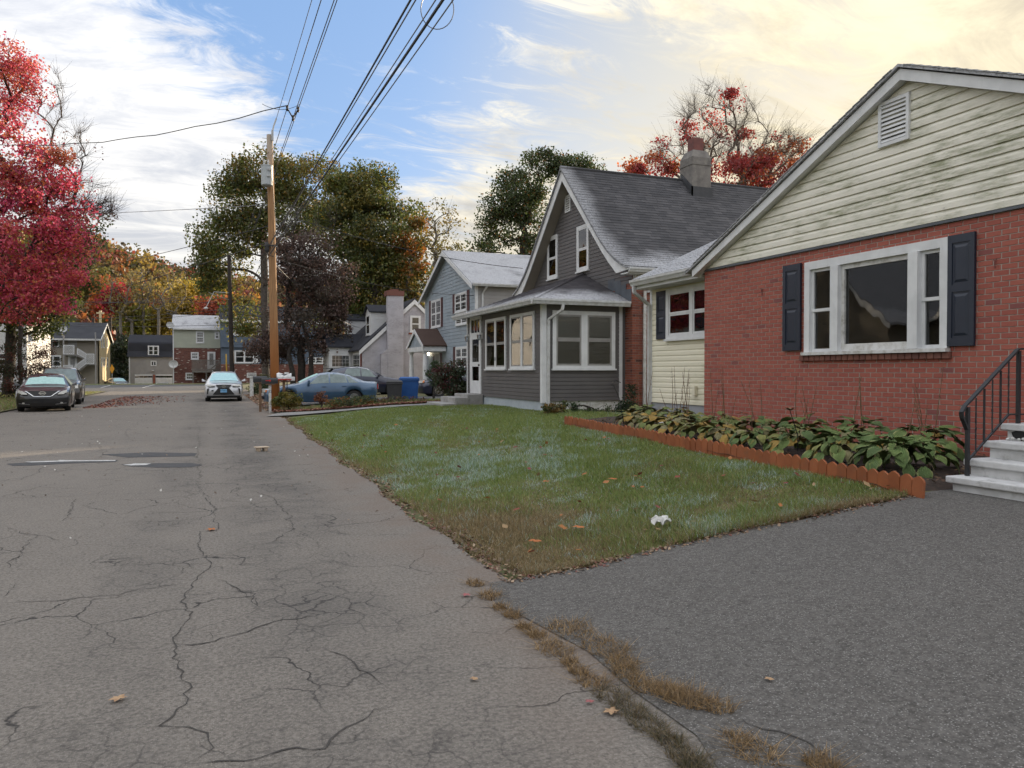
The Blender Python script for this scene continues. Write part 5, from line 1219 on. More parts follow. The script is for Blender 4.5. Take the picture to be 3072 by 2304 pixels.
window(gg, FGg, qx(452), qx(470), qz(1098), qz(1082), units=[(0, .46, 'fixed'), (.54, 1, 'fixed')], trim=.1, back='interior', sill=False)
for (xl, xr) in ((404, 457), (467, 517)):
    b = MB(); FGg.box(b, qx(xl), qx(xr), .01, .08, -2.2, qz(1123.5)); gd = b.build('garage_door', MATS['white_paint'], gg)
    for i in range(4):
        u = qx(xl) + (qx(xr) - qx(xl)) * (i + .5) / 4; b = MB(); FGg.box(b, u - .25, u + .25, .08, .09, qz(1133), qz(1127.5)); b.build('garage_pane', MATS['pane_dark'], gd)
    for i in range(3):
        b = MB(); z = qz(1135) - i * .5; FGg.box(b, qx(xl) + .05, qx(xr) - .05, .08, .1, z - .47, z - .02); b.build('door_panel', MATS['white_paint'], gd)
b = MB(); FGg.box(b, qx(459), qx(465.5), .01, .1, -2.2, qz(1124)); b.build('brick_pier', MATS['brick_old'], gg)
b = MB(); FGg.box(b, g0, g0 + .12, .02, .14, -2.2, qz(1071)); b.build('downspout', MATS['white_paint'], gg)
b = MB(); FGg.box(b, qx(455), qx(462), .01, .2, qz(1113), qz(1110.5)); b.build('flood_light', MATS['white_paint'], gg)

# -- sage and brick duplex
SY = 102.0
def ex_(x): return on_Y(x, 1050, SY).x
def ez_(y, x=600): return on_Y(x, y, SY).z
sg = thing('sage_house', 'sage and red brick house with frosted roof and wooden rear deck', 'house', (ex_(590), SY + 4, -1.0))
s0, s1 = ex_(520), ex_(661)
b = MB(); b.box(s0, s1, SY, SY + 8, ez_(1043.5), ez_(986)); w_ = b.build('upper_wall', MATS['sage_siding'], sg)
siding(w_, Fr('-Y', SY), ez_(1043.5), ez_(986), .22, lambda z: s0 + .1, lambda z: s1, MATS['sage_siding'], proud=.02)
b = MB(); b.box(s0 + .05, s1, SY + .05, SY + 8, -1.5, ez_(1043.5) - .002); wb = b.build('brick_wall', MATS['mortar_old'], sg)
pieces('brick', brick_list(Fr('-Y', SY + .04), s0 + .05, s1, -.6, ez_(1043.5), course=.085, L=.26, seed=61, joint=.014), MATS['brick_far'], wb, cap=0)
b = MB(); b.prism([(s0 - .2, SY - .35, ez_(988)), (s0 - .2, SY + 4.2, ez_(988) + 1.9), (s0 - .2, SY + 8.3, ez_(988)), (s0 - .2, SY + 8.3, ez_(988) + .1), (s0 - .2, SY + 4.2, ez_(988) + 2.02), (s0 - .2, SY - .35, ez_(988) + .12)], (s1 - s0 + .2, 0, 0)); b.build('roof', MATS['shingle_frosted'], sg)
b = MB(); b.box(s0, s1, SY - .38, SY - .33, ez_(990), ez_(985)); b.build('fascia', MATS['white_paint'], sg)
b = MB(); b.box(s0 - .05, s0 + .06, SY - .1, SY, -1.3, ez_(986)); b.build('downspout', MATS['white_paint'], sg)
FS = Fr('-Y', SY)
for (xl, xr, yt, yb, m_) in ((588, 613, 994, 1029, (3, 2)), (644, 658.5, 994, 1016, (2, 2)), (572.5, 596, 1056.5, 1078, (3, 2)), (556, 580.5, 1118, 1139, (3, 2))):
    window(sg, FS if yt < 1040 else Fr('-Y', SY + .04), ex_(xl), ex_(xr), ez_(yb), ez_(yt), trim=.1, nb=.024, back='interior', muntin=m_, proud=.06, up_back='curtain_tan', bw=.05)
b = MB(); FS.box(b, ex_(622), ex_(646), -.03, .06, ez_(1108), ez_(1055)); d_ = b.build('deck_door', MATS['white_paint'], sg)
b = MB(); FS.box(b, ex_(628), ex_(640), .06, .07, ez_(1095), ez_(1060)); b.build('door_glass', MATS['pane_dark'], d_)
dk = thing('wooden_deck', 'weathered grey wooden deck behind the sage house', 'deck', (ex_(620), SY - 1, ez_(1112)))
D0, D1, DY = on_Y(576, 1090, SY - 1.8).x, on_Y(661, 1090, SY - 1.8).x, SY - 1.8
paint('weathered_wood', (.20, .185, .165), (.13, .12, .11), .9, 6)
zd = on_Y(600, 1112, DY).z; zh = on_Y(600, 1079, DY).z
b = MB(); b.box(D0, D1, DY, SY - .05, zd - .22, zd); b.build('platform', MATS['weathered_wood'], dk)
b = MB(); b.box(D0, D1, DY, DY + .08, zh - .08, zh); b.box(D0, D1, DY + .01, DY + .07, zd + .12, zd + .2); b.build('rail', MATS['weathered_wood'], dk)
n_ = 26
for i in range(n_ + 1):
    x = D0 + (D1 - D0) * i / n_; b = MB(); b.box(x - .035, x + .035, DY + .02, DY + .07, zd, zh - .08); b.build('baluster', MATS['weathered_wood'], dk)
for x in (D0 + .1, (D0 + D1) / 2): b = MB(); b.box(x - .08, x + .08, DY + .05, DY + .2, -1.3, zd - .2); b.build('post', MATS['weathered_wood'], dk)
b = MB(); p = on_Y(622, 1115, DY - .5); q = on_Y(661, 1084, DY - .5); b.bar((p.x, DY - .5, p.z), (q.x, DY - .5, q.z), .06, .14); b.build('stair_rail', MATS['weathered_wood'], dk)
p = on_Y(515, 975, SY - .4); dish((p.x - .2, SY - .4, p.z), .5, .6, 'grey satellite dish at the sage house eave', .5)
p = on_Y(521, 1092, SY - .6); dish((p.x, SY - .6, p.z), .62, -.5, 'large grey satellite dish low on the brick corner', .6)

# -- slate blue house
BYy = 98.5
def cx_(x): return on_Y(x, 1050, BYy).x
def cz_(y, x=720): return on_Y(x, y, BYy).z
sb_ = thing('slate_house', 'slate blue and brick house with white shutters behind the dark pole', 'house', (cx_(800), BYy + 4, -1.0))
b0, b1 = cx_(661.5), cx_(985)
b = MB(); b.box(b0, b1, BYy, BYy + 8, cz_(1042), cz_(965)); w_ = b.build('upper_wall', MATS['slate_siding'], sb_)
siding(w_, Fr('-Y', BYy), cz_(1042), cz_(965), .33, lambda z: b0 + .05, lambda z: b1, MATS['slate_siding'], proud=.03)
b = MB(); b.box(b0 + .05, b1, BYy + .25, BYy + 8, cz_(1092), cz_(1042)); w_ = b.build('lower_wall', MATS['slate_siding'], sb_)
siding(w_, Fr('-Y', BYy + .25), cz_(1092), cz_(1042), .33, lambda z: b0 + .05, lambda z: b1, MATS['slate_siding'], proud=.03)
b = MB(); b.box(b0 + .05, b1, BYy + .2, BYy + 8, -1.4, cz_(1092)); wb = b.build('brick_wall', MATS['mortar_old'], sb_)
pieces('brick', brick_list(Fr('-Y', BYy + .19), b0 + .05, b0 + 14, -.7, cz_(1092), course=.085, L=.26, seed=62, joint=.012), MATS['brick_far'], wb, cap=0)
b = MB(); b.prism([(b0 - .1, BYy - .3, cz_(964)), (b0 - .1, BYy + 2.6, cz_(924) + .3), (b0 - .1, BYy + 8.2, cz_(964)), (b0 - .1, BYy + 8.2, cz_(964) + .1), (b0 - .1, BYy + 2.6, cz_(924) + .5), (b0 - .1, BYy - .3, cz_(964) + .12)], (b1 - b0 + .2, 0, 0)); b.build('roof', MATS['shingle_black'], sb_)
b = MB(); b.box(b0, b1, BYy - .34, BYy - .28, cz_(967), cz_(960)); b.build('fascia', MATS['white_paint'], sb_)
for (xl, xr, yt, yb, f) in ((704, 762, 972, 1006, 0), (704, 762, 1051, 1089, .25), (925, 970, 1070, 1090, .25)):
    Fq = Fr('-Y', BYy + f); window(sb_, Fq, cx_(xl), cx_(xr), cz_(yb), cz_(yt), units=[(0, .47, 'dh'), (.53, 1, 'dh')], trim=.12, nb=.034, back='curtain', up_back='curtain_tan', proud=.07)
    for (u, v_) in ((xl - 16, xl - 1), (xr + 1, xr + 16)):
        if yt < 1069: shutter(sb_, Fq, cx_(u), cx_(v_), cz_(yb), cz_(yt), 'white_paint', n0=.034, detail=False)

# -- white house at far left, behind the shrub
WHY = 66.0
wh = thing('white_house', 'white clapboard two storey house at far left behind red maple', 'house', (-19, WHY + 4, 0))
h0, h1 = -30.0, on_Y(80, 1050, WHY).x
b = MB(); b.box(h0, h1, WHY, WHY + .2, 0, 6.2); w_ = b.build('front_wall', MATS['white_siding'], wh)
siding(w_, Fr('-Y', WHY), .3, 6.1, .21, lambda z: h0, lambda z: h1 - .1, MATS['white_siding'], proud=.022)
b = MB(); b.prism([(h1, WHY + .2, 0), (h1, WHY + 9, 0), (h1, WHY + 9, 6.2), (h1, WHY + 4.5, 8.4), (h1, WHY + .2, 6.2)], (-.2, 0, 0)); w_ = b.build('side_wall', MATS['white_siding'], wh)
siding(w_, Fr('+X', h1), .3, 6.1, .21, lambda z: WHY + .1, lambda z: WHY + 9, MATS['white_siding'], proud=.022)
b = MB(); b.prism([(h0, WHY - .4, 6.0), (h0, WHY + 4.5, 8.5), (h0, WHY + 9.4, 6.0), (h0, WHY + 9.4, 6.12), (h0, WHY + 4.5, 8.62), (h0, WHY - .4, 6.12)], (h1 - h0 + .35, 0, 0)); b.build('roof', MATS['shingle_black'], wh)
def hx(x, y): p = on_Y(x, y, WHY); return p
for (xl, xr, yt, yb) in ((36, 68, 985, 1022), (-22, 22, 1056, 1098), (84, 98, 1000, 1022)):
    window(wh, Fr('-Y', WHY), hx(xl, 1000).x, hx(xr, 1000).x, hx(0, yb).z, hx(0, yt).z, trim=.12, nb=.026, back='curtain', proud=.06)
for (xl, xr) in ((WHY + 2.4, WHY + 3.2), (WHY + 5.4, WHY + 6.3)):
    window(wh, Fr('+X', h1), xl, xr, 3.9, 5.1, trim=.1, nb=.026, back='interior', proud=.06)

# -- tan house across the street, outside the frame but mirrored in the picture window
mh = thing('mirrored_house', 'tan sided gabled house across the road, seen only mirrored in the picture window', 'house', (-19, 27, 0))
for k_, (xa, ya, yb, ze, za) in enumerate(((-14.5, 19.0, 27.0, 3.4, 6.6), (-12.6, 27.5, 36.5, 4.2, 8.2))):
    ym_ = (ya + yb) / 2
    b = MB(); b.prism([(xa, ya, 0), (xa, yb, 0), (xa, yb, ze), (xa, ym_, za), (xa, ya, ze)], (-8, 0, 0)); w_ = b.build('gable_wall', MATS['tan_siding'], mh)
    siding(w_, Fr('+X', xa), .3, za - .3, .2, lambda z: max(ya, ya + (z - ze) / (za - ze) * (ym_ - ya)), lambda z: min(yb, yb - (z - ze) / (za - ze) * (yb - ym_)), MATS['tan_siding'], proud=.025)
    for s in (1, -1):
        ye = ym_ - s * (ym_ - ya + .5); zz_ = ze - (za - ze) * .5 / (ym_ - ya)
        b = MB(); b.prism([(xa + .4, ym_, za), (xa + .4, ye, zz_), (xa + .4, ye, zz_ + .12), (xa + .4, ym_, za + .13)], (-9, 0, 0)); b.build('roof', MATS['shingle_main'], mh)
        b = MB(); b.prism([(xa + .42, ym_, za + .06), (xa + .42, ye, zz_ + .06), (xa + .42, ye, zz_ - .22), (xa + .42, ym_, za - .24)], (.03, 0, 0)); b.build('rake_board', MATS['white_paint'], mh)
    window(mh, Fr('+X', xa), ym_ - .6, ym_ + .6, 1.2, 2.6, nb=.028, proud=.06, back='curtain')
# ================================================================== vehicles
def carpaint(name, c, metal=.35, frost=0.0):
    m, t, p, o = _nt(name); k = N(t); P = k.pos()
    col = k.mix(k.ramp(k.noise(P, 3, 3), .3, .7), c, tuple(x * .85 for x in c))
    if frost:
        nz = k.xyz(k.n('ShaderNodeNewGeometry').outputs['Normal'])[2]
        f = k.math('MULTIPLY', k.ramp(nz, .55, .95), k.ramp(k.noise(P, 8, 5), .2, .6)); col = k.mix(k.math('MULTIPLY', f, frost), col, (.55, .58, .6))
    k.set(p.inputs['Base Color'], col); p.inputs['Metallic'].default_value = metal; p.inputs['Roughness'].default_value = .35
    p.inputs['Coat Weight'].default_value = 1.0; p.inputs['Coat Roughness'].default_value = .05; return m
carpaint('paint_black', (.010, .010, .012), .2, .10); carpaint('paint_brown', (.045, .038, .034), .4, .25); carpaint('paint_silver', (.52, .53, .55), .55, .2)
carpaint('paint_blue', (.040, .095, .175), .4, .55); carpaint('paint_navy', (.010, .014, .038), .3, .12); carpaint('paint_graphite', (.04, .045, .05), .4, .3); carpaint('paint_white', (.6, .6, .6), .1)
paint('frosted_glass', (.30, .50, .48), (.40, .60, .58), .5, 14, dirt=.3, dirtc=(.5, .66, .64))
paint('frosted_glass_blue', (.32, .55, .60), (.42, .65, .68), .5, 10, dirt=.3, dirtc=(.22, .42, .48))
paint('fogged_glass', (.13, .17, .17), (.18, .23, .23), .25, 6); paint('tinted_glass', (.012, .014, .016), (.02, .022, .024), .06, 3, spec=.8)
paint('chrome', (.72, .73, .74), (.6, .6, .6), .12, 8, metal=1.0); paint('alloy', (.45, .46, .47), (.35, .36, .37), .3, 8, metal=.9)
paint('headlamp', (.62, .62, .58), (.38, .38, .36), .12, 30, coat=1.0); paint('amber', (.75, .22, .04), None, .2, coat=1.0); paint('tail_red', (.42, .03, .03), (.25, .02, .02), .2, coat=1.0)
paint('plate_blue', (.12, .36, .62), (.35, .52, .68), .5, 2); paint('plate_ink', (.02, .03, .08), None, .5)

def interp(xs, pts): return np.interp(xs, [p[0] for p in pts], [p[1] for p in pts])
def make_car(name, label, loc, rz, S, group=None):
    """front at local y=0 facing -Y, length along +Y; thing origin at the car's middle on the ground"""
    L, W, hw = S['L'], S['W'], S['W'] / 2
    car = thing(name, label, 'car', loc, rz, group)
    a1, a2, rw = S['a1'], S['a2'], S['rw']; ra = rw + .055; clr = S.get('clr', .19)
    ysamp = sorted(set([round(v, 4) for v in list(np.linspace(.16, L - .14, 46)) + [a + ra * math.cos(t) for a in (a1, a2) for t in np.linspace(0, math.pi, 15)] + [a + s * (ra + .002) for a in (a1, a2) for s in (-1, 1)]]))
    Y = np.array(ysamp); n = len(Y)
    w = hw * (1 - .14 * np.clip((.55 - Y) / .55, 0, 1) ** 2 - .13 * np.clip((Y - (L - .5)) / .5, 0, 1) ** 2)
    ztop = interp(Y, S['top']); zbelt = np.minimum(interp(Y, S['belt']), ztop - .04)
    cab = interp(Y, S['cab'])         # 0 on bonnet/boot, 1 on the roof
    wt_ = w * .82 * (1 - cab) + S['roofw'] * cab
    zedge = ztop - (.035 * (1 - cab) + .055 * cab)
    zb = np.full(n, clr)
    for a in (a1, a2):
        d = np.abs(Y - a); zb = np.where(d < ra, np.maximum(zb, rw + np.sqrt(np.maximum(ra ** 2 - d ** 2, 0))), zb)
    zb = zb + .04 * np.clip((.35 - Y) / .35, 0, 1) + .08 * np.clip((Y - (L - .4)) / .4, 0, 1)
    zmid = np.maximum(zb + .04, clr + (zbelt - clr) * .58); z1 = np.maximum(zb + .02, clr + .14)
    zmid = np.minimum(np.maximum(zmid, z1 + .01), zbelt - .01)
    sec = np.zeros((n, 7, 2))
    sec[:, 0] = np.stack([w * .955, zb], 1); sec[:, 1] = np.stack([w * .985, z1], 1); sec[:, 2] = np.stack([w, zmid], 1); sec[:, 3] = np.stack([w * .965, zbelt], 1)
    sec[:, 4] = np.stack([wt_, zedge], 1); sec[:, 5] = np.stack([wt_ * .62, zedge * .3 + ztop * .7], 1); sec[:, 6] = np.stack([wt_ * 0, ztop], 1)
    kp, kr = S.get('kp', .34), S.get('kr', .22)
    def nose(x, z): return .16 - kp * (1 - np.clip(abs(x) / w[0], 0, 1) ** 3) * .5 + .16 * ((z - .5) / .5) ** 2 * (z > .5) + .10 * ((.42 - z) / .3) * (z < .42)
    def tail(x, z): return L - .14 + kr * (1 - np.clip(abs(x) / w[-1], 0, 1) ** 3) * .5 - .10 * ((z - .75) / .5) ** 2 * (z > .75) - .08 * (z < .4)
    off = Vector((0, -L / 2, 0))
    mb = MB(); idx = {}
    order = [(1, 0), (1, 1), (1, 2), (1, 3), (1, 4), (1, 5), (1, 6), (-1, 5), (-1, 4), (-1, 3), (-1, 2), (-1, 1), (-1, 0)]
    vs = []
    for i in range(n):
        for s, j in order:
            x, z = s * sec[i, j, 0], sec[i, j, 1]; y = Y[i]
            if i == 0: y = float(nose(x, z)) if j <= 3 else float(nose(x, z)) + .02 * (j > 3)
            if i == n - 1: y = float(tail(x, z))
            vs.append((x, y + off.y, z))
    m = len(order); fs = [(i * m + j, i * m + j + 1, (i + 1) * m + j + 1, (i + 1) * m + j) for i in range(n - 1) for j in range(m - 1)]
    # end caps
    for i, fn in ((0, nose), (n - 1, tail)):
        fr_ = [-1, -.86, -.5, 0, .5, .86, 1][::-1]; prev = None
        for j in range(4):
            row = []
            if j < 3:
                for f in fr_:
                    x = f * sec[i, j, 0]; z = sec[i, j, 1]; vs.append((x, float(fn(x, z)) + off.y, z)); row.append(len(vs) - 1)
            else: row = [i * m + q for q in (3, 4, 5, 6, 7, 8, 9)]
            if prev: fs += [(prev[q], prev[q + 1], row[q + 1], row[q]) for q in range(6)]
            prev = row
    mb.add(vs, fs); body = mb.build('body', MATS[S['paint']], car, local=True, smooth=True)
    # dark underside and wheel wells
    b = MB(); b.box(-hw * .80, hw * .80, .35 + off.y, L - .35 + off.y, clr - .02, .62); b.build('underbody', MATS['dark_void'], car, local=True)
    # glass patches lying on the body surface
    def sp(y, j, t, s):
        f = float(np.interp(y, Y, np.arange(n))); i0 = min(int(f), n - 2); q = f - i0
        a = sec[i0] * (1 - q) + sec[i0 + 1] * q
        return Vector((s * (a[j, 0] * (1 - t) + a[j + 1, 0] * t), y + off.y, a[j, 1] * (1 - t) + a[j + 1, 1] * t))
    def side_patch(nm, y0, y1, mat, s, t0=.10, t1=.90, yt0=None, yt1=None, nx=8):
        yt0 = y0 if yt0 is None else yt0; yt1 = y1 if yt1 is None else yt1; g = []
        for t in (0, .5, 1):
            for k_ in range(nx + 1):
                y = (y0 + (y1 - y0) * k_ / nx) * (1 - t) + (yt0 + (yt1 - yt0) * k_ / nx) * t
                p = sp(y, 3, t0 + (t1 - t0) * t, s); p.x += s * .010; g.append(p)
        b = MB(); b.add(g, [(r_ * (nx + 1) + k_, r_ * (nx + 1) + k_ + 1, (r_ + 1) * (nx + 1) + k_ + 1, (r_ + 1) * (nx + 1) + k_) for r_ in range(2) for k_ in range(nx)])
        return b.build(nm, MATS[mat], car, local=True, smooth=True)
    for s in (1, -1):
        for (y0, y1, yt0, yt1) in S['side']: side_patch('side_window', y0, y1, S.get('sideglass', 'tinted_glass'), s, yt0=yt0, yt1=yt1)
    def top_patch(nm, y0, y1, f0, f1, mat, ny=6):
        g = []
        for k_ in range(ny + 1):
            y = y0 + (y1 - y0) * k_ / ny; f = f0 + (f1 - f0) * k_ / ny
            pe = sp(y, 4, 0, 1); pm = sp(y, 5, 0, 1); pc = sp(y, 5, 1, 1)
            up = Vector((0, -.006 if y0 < L / 2 else .006, .010))
            for x_, p in ((-f, pe), (-.62 * f, pm), (0, pc), (.62 * f, pm), (f, pe)):
                x = pe.x * x_; z = p.z if abs(x_) < .7 else pe.z + (pm.z - pe.z) * (1 - (abs(x_) - .62 * f) / max(.001, (1 - .62 * f))) * .35
                g.append(Vector((x, y + off.y, z)) + up)
        b = MB(); b.add(g, [(r_ * 5 + k_, r_ * 5 + k_ + 1, (r_ + 1) * 5 + k_ + 1, (r_ + 1) * 5 + k_) for r_ in range(ny) for k_ in range(4)]); return b.build(nm, MATS[mat], car, local=True, smooth=True)
    top_patch('windshield', *S['wind'], S.get('windglass', 'tinted_glass'))
    if 'rear' in S: top_patch('rear_window', *S['rear'], S.get('rearglass', 'tinted_glass'))
    if S.get('visor'): top_patch('windshield_band', *S['visor'], 'tinted_glass')
    # features on the nose / tail
    def npatch(nm, top, bot, mat, fn=nose, d=.042, par=None):
        g = [Vector((x, float(fn(x, z)) + (-d if fn is nose else d) + off.y, z)) for x, z in top + bot]; k_ = len(top)
        b = MB(); back = [v + Vector((0, .08 if fn is nose else -.08, 0)) for v in g]
        f1 = [(i, i + 1, k_ + i + 1, k_ + i) for i in range(k_ - 1)]
        ring = list(range(k_)) + list(range(2 * k_ - 1, k_ - 1, -1)); q = len(g)
        f2 = [(ring[i], ring[(i + 1) % len(ring)], q + ring[(i + 1) % len(ring)], q + ring[i]) for i in range(len(ring))]
        b.add(g + back, f1 + f2); return b.build(nm, MATS[mat], par or car, local=True)
    S['npatch'] = npatch; S['nose'] = nose; S['tail'] = tail; S['w0'] = float(w[0])
    for nm, top, bot, mat in S.get('front', []):
        npatch(nm, top, bot, mat)
    for nm, top, bot, mat in S.get('back', []): npatch(nm, top, bot, mat, tail)
    # mirrors
    ym = S['mirror']; p = sp(ym, 3, .12, 1)
    for s in (1, -1):
        b = MB(); b.add([Vector((s * (p.x + .02), p.y + dy, p.z + dz_)) for dy, dz_ in ((-.04, 0), (.04, 0), (.04, .05), (-.04, .05))] + [Vector((s * (p.x + .20), p.y + dy, p.z + dz_)) for dy, dz_ in ((-.07, .0), (.05, .0), (.05, .15), (-.04, .14))],
                        [(0, 1, 2, 3), (7, 6, 5, 4), (0, 4, 5, 1), (1, 5, 6, 2), (2, 6, 7, 3), (3, 7, 4, 0)]); b.build('side_mirror', MATS[S.get('mirrorpaint', S['paint'])], car, local=True, bevel=.012)
    # wheels
    for a in (a1, a2):
        for s in (1, -1):
            x = s * (hw * .955 - .10)
            b = MB(); b.lathe([(rw * .45, -.02), (rw * .45, .02)], (x, a + off.y, rw), 'X', 14); wh_ = b.build('wheel', MATS['dark_void'], car, local=True)
            b = MB(); b.lathe([(rw * .62, -.105), (rw * .93, -.105), (rw, -.07), (rw, .07), (rw * .93, .105), (rw * .62, .105), (rw * .60, .06), (rw * .60, -.06), (rw * .62, -.105)], (x, a + off.y, rw), 'X', 28); b.build('tyre', MATS['rubber'], wh_, local=True, smooth=False)
            b = MB(); xo = x + s * .085
            b.lathe([(rw * .63, s * .0), (rw * .63, s * .012), (rw * .55, s * .012), (rw * .55, s * -.03), (rw * .54, s * -.03), (rw * .54, 0)], (xo, a + off.y, rw), 'X', 28)
            for q in range(S.get('spokes', 5)):
                t = 2 * math.pi * q / S.get('spokes', 5) + .3; u = Vector((0, math.cos(t), math.sin(t))); c = Vector((xo - s * .01, a + off.y, rw)); b.bar(c + u * .03, c + u * rw * .56, .05, .03, up=(1, 0, 0))
            b.lathe([(.05, -.01), (.05, .02)], (xo - s * .01, a + off.y, rw), 'X', 12); b.build('rim', MATS['alloy'], wh_, local=True)
    return car, S
def mir(nm, top, bot, mat): return [(nm, top, bot, mat), (nm, [(-x, z) for x, z in top], [(-x, z) for x, z in bot], mat)]

SEDAN = dict(L=4.85, W=1.85, a1=.98, a2=3.76, rw=.335, roofw=.56, top=[(0, .72), (.18, .78), (.5, .86), (1.0, .95), (1.35, 1.0), (1.75, 1.22), (2.15, 1.42), (2.5, 1.465), (3.1, 1.46), (3.5, 1.39), (4.0, 1.18), (4.25, 1.07), (4.6, 1.06), (4.85, 1.0)],
             belt=[(0, .66), (.5, .80), (1.3, .93), (2.5, .96), (4.0, 1.0), (4.85, .92)], cab=[(0, 0), (1.30, 0), (2.15, .9), (2.5, 1), (3.3, 1), (4.15, .25), (4.3, 0)], side=[(1.72, 2.58, 2.1, 2.58), (2.64, 3.45, 2.64, 3.35), (3.5, 3.95, 3.4, 3.6)],
             wind=(1.42, 2.10, .94, .94), mirror=1.72, rear=(3.55, 4.18, .9, .9))
# black sedan nearest on the left
S = dict(SEDAN); S.update(paint='paint_black', windglass='frosted_glass', sideglass='fogged_glass', visor=(1.93, 2.14, .95, .95),
    front=mir('headlight', [(.50, .70), (.68, .80), (.80, .84)], [(.50, .66), (.68, .67), (.80, .74)], 'headlamp') +
    [('grille', [(-.50, .80), (-.25, .80), (0, .80), (.25, .80), (.50, .80)], [(-.30, .62), (-.2, .60), (0, .60), (.2, .60), (.30, .62)], 'plastic_black'),
     ('lower_grille', [(-.46, .50), (0, .51), (.46, .50)], [(-.38, .33), (0, .32), (.38, .33)], 'dark_void')] +
    mir('fog_lamp', [(.58, .36), (.66, .36)], [(.58, .31), (.66, .31)], 'headlamp') + mir('chrome_strip', [(.53, .80), (.58, .80)], [(.25, .585), (.31, .60)], 'chrome') +
    [('chrome_strip', [(-.28, .60), (0, .595), (.28, .60)], [(-.26, .575), (0, .57), (.26, .575)], 'chrome')] + mir('bumper_lip', [(.42, .29), (.78, .33)], [(.42, .275), (.78, .315)], 'alloy'))
p = on_Z(113, 1236, 0); ca, S_ = make_car('parked_sedan', 'black sedan with frosted windshield parked at left', (-6.22, 35.9, 0), R(6.0), S, 'cars parked along the road')
y0_ = -S['L'] / 2
b = MB(); n_ = 20; vs = []
for k_ in range(n_):
    t = 2 * math.pi * k_ / n_
    for r_ in (1, .72): vs.append((.105 * r_ * math.cos(t), float(S['nose'](0, .71)) + y0_ - .06, .71 + .085 * r_ * math.sin(t)))
b.add(vs, [(2 * k_, 2 * ((k_ + 1) % n_), 2 * ((k_ + 1) % n_) + 1, 2 * k_ + 1) for k_ in range(n_)]); b.box(-.125, .125, float(S['nose'](0, .71)) + y0_ - .065, float(S['nose'](0, .71)) + y0_ - .055, .69, .73); b.build('badge', MATS['chrome'], ca, local=True)
# brown SUV behind it
SUV = dict(L=4.7, W=1.87, a1=.92, a2=3.6, rw=.36, roofw=.63, clr=.24, top=[(0, .85), (.2, .98), (.6, 1.06), (1.15, 1.12), (1.3, 1.15), (1.75, 1.48), (2.05, 1.68), (2.4, 1.74), (3.6, 1.74), (4.3, 1.69), (4.5, 1.45), (4.62, 1.15), (4.7, 1.0)],
           belt=[(0, .80), (.6, .98), (1.3, 1.06), (4.4, 1.10), (4.7, .95)], cab=[(0, 0), (1.2, 0), (2.0, .92), (2.4, 1), (4.2, 1), (4.6, .85), (4.7, .8)], side=[(1.65, 2.5, 1.98, 2.5), (2.56, 3.4, 2.56, 3.4), (3.48, 4.2, 3.48, 4.1)],
           wind=(1.3, 2.02, .95, .95), mirror=1.6, rear=(4.3, 4.58, .88, .88), kp=.25)
S = dict(SUV); S.update(paint='paint_brown', windglass='fogged_glass', spokes=6, front=mir('headlight', [(.50, .90), (.80, .94)], [(.50, .74), (.80, .76)], 'headlamp') + [('grille', [(-.42, .90), (0, .92), (.42, .90)], [(-.42, .72), (0, .70), (.42, .72)], 'plastic_black'), ('bumper_guard', [(-.6, .5), (0, .5), (.6, .5)], [(-.6, .34), (0, .34), (.6, .34)], 'plastic_black')])
make_car('parked_suv', 'dark brown SUV parked behind the black sedan', (-6.75, 42.3, 0), R(5.5), S, 'cars parked along the road')
# silver crossover facing us
S = dict(SUV); S.update(L=4.5, W=1.84, a1=.90, a2=3.54, rw=.345, top=[(0, .80), (.2, .90), (.6, .97), (1.1, 1.03), (1.25, 1.06), (1.75, 1.34), (2.05, 1.48), (2.4, 1.54), (3.4, 1.52), (4.0, 1.42), (4.3, 1.2), (4.5, 1.05)], belt=[(0, .76), (.6, .88), (1.3, .97), (4.2, 1.04), (4.5, .95)], roofw=.58,
    cab=[(0, 0), (1.15, 0), (2.0, .92), (2.4, 1), (3.9, 1), (4.4, .8), (4.5, .8)], paint='paint_silver', windglass='frosted_glass_blue', wind=(1.24, 2.0, .95, .95), side=[(1.65, 2.4, 1.95, 2.4), (2.46, 3.2, 2.46, 3.2)], rear=(4.0, 4.3, .88, .88), mirror=1.58, clr=.2,
    front=mir('headlight', [(.42, .845), (.62, .87), (.80, .88)], [(.42, .80), (.62, .77), (.80, .78)], 'headlamp') + mir('headlight_shadow', [(.44, .79), (.76, .775)], [(.46, .765), (.74, .755)], 'plastic_black') +
    [('spindle_grille', [(-.38, .86), (0, .87), (.38, .86)], [(-.25, .70), (0, .70), (.25, .70)], 'plastic_black'), ('spindle_grille', [(-.25, .699), (0, .699), (.25, .699)], [(-.52, .36), (0, .34), (.52, .36)], 'plastic_black'),
     ('bumper_lip', [(-.54, .345), (0, .33), (.54, .345)], [(-.50, .315), (0, .30), (.50, .315)], 'alloy'), ('lower_valance', [(-.8, .31), (0, .295), (.8, .31)], [(-.8, .22), (0, .22), (.8, .22)], 'plastic_black')] + mir('air_intake', [(.70, .68), (.78, .66)], [(.74, .40), (.80, .38)], 'plastic_black') +
    [('tow_cover', [(-.58, .58), (-.48, .60)], [(-.58, .52), (-.50, .53)], 'plastic_black')])
ca, S_ = make_car('silver_crossover', 'silver crossover with black spindle grille parked facing the camera', (.60, 43.6, 0), R(-1.0), S, 'cars parked along the road')
y0_ = -S['L'] / 2; yn = float(S['nose'](0, .55)) + y0_ - .07
b = MB(); b.box(-.155, .155, yn - .006, yn + .01, .47, .63); lp_ = b.build('license_plate', MATS['plate_blue'], ca, local=True)
o = text_part('BY 84915', .075, MATS['plate_ink'], lp_); o.matrix_basis = Matrix.Translation((0, yn - .010, .55)) @ Matrix.Rotation(R(90), 4, 'X')
b = MB(); vs = []; n_ = 18
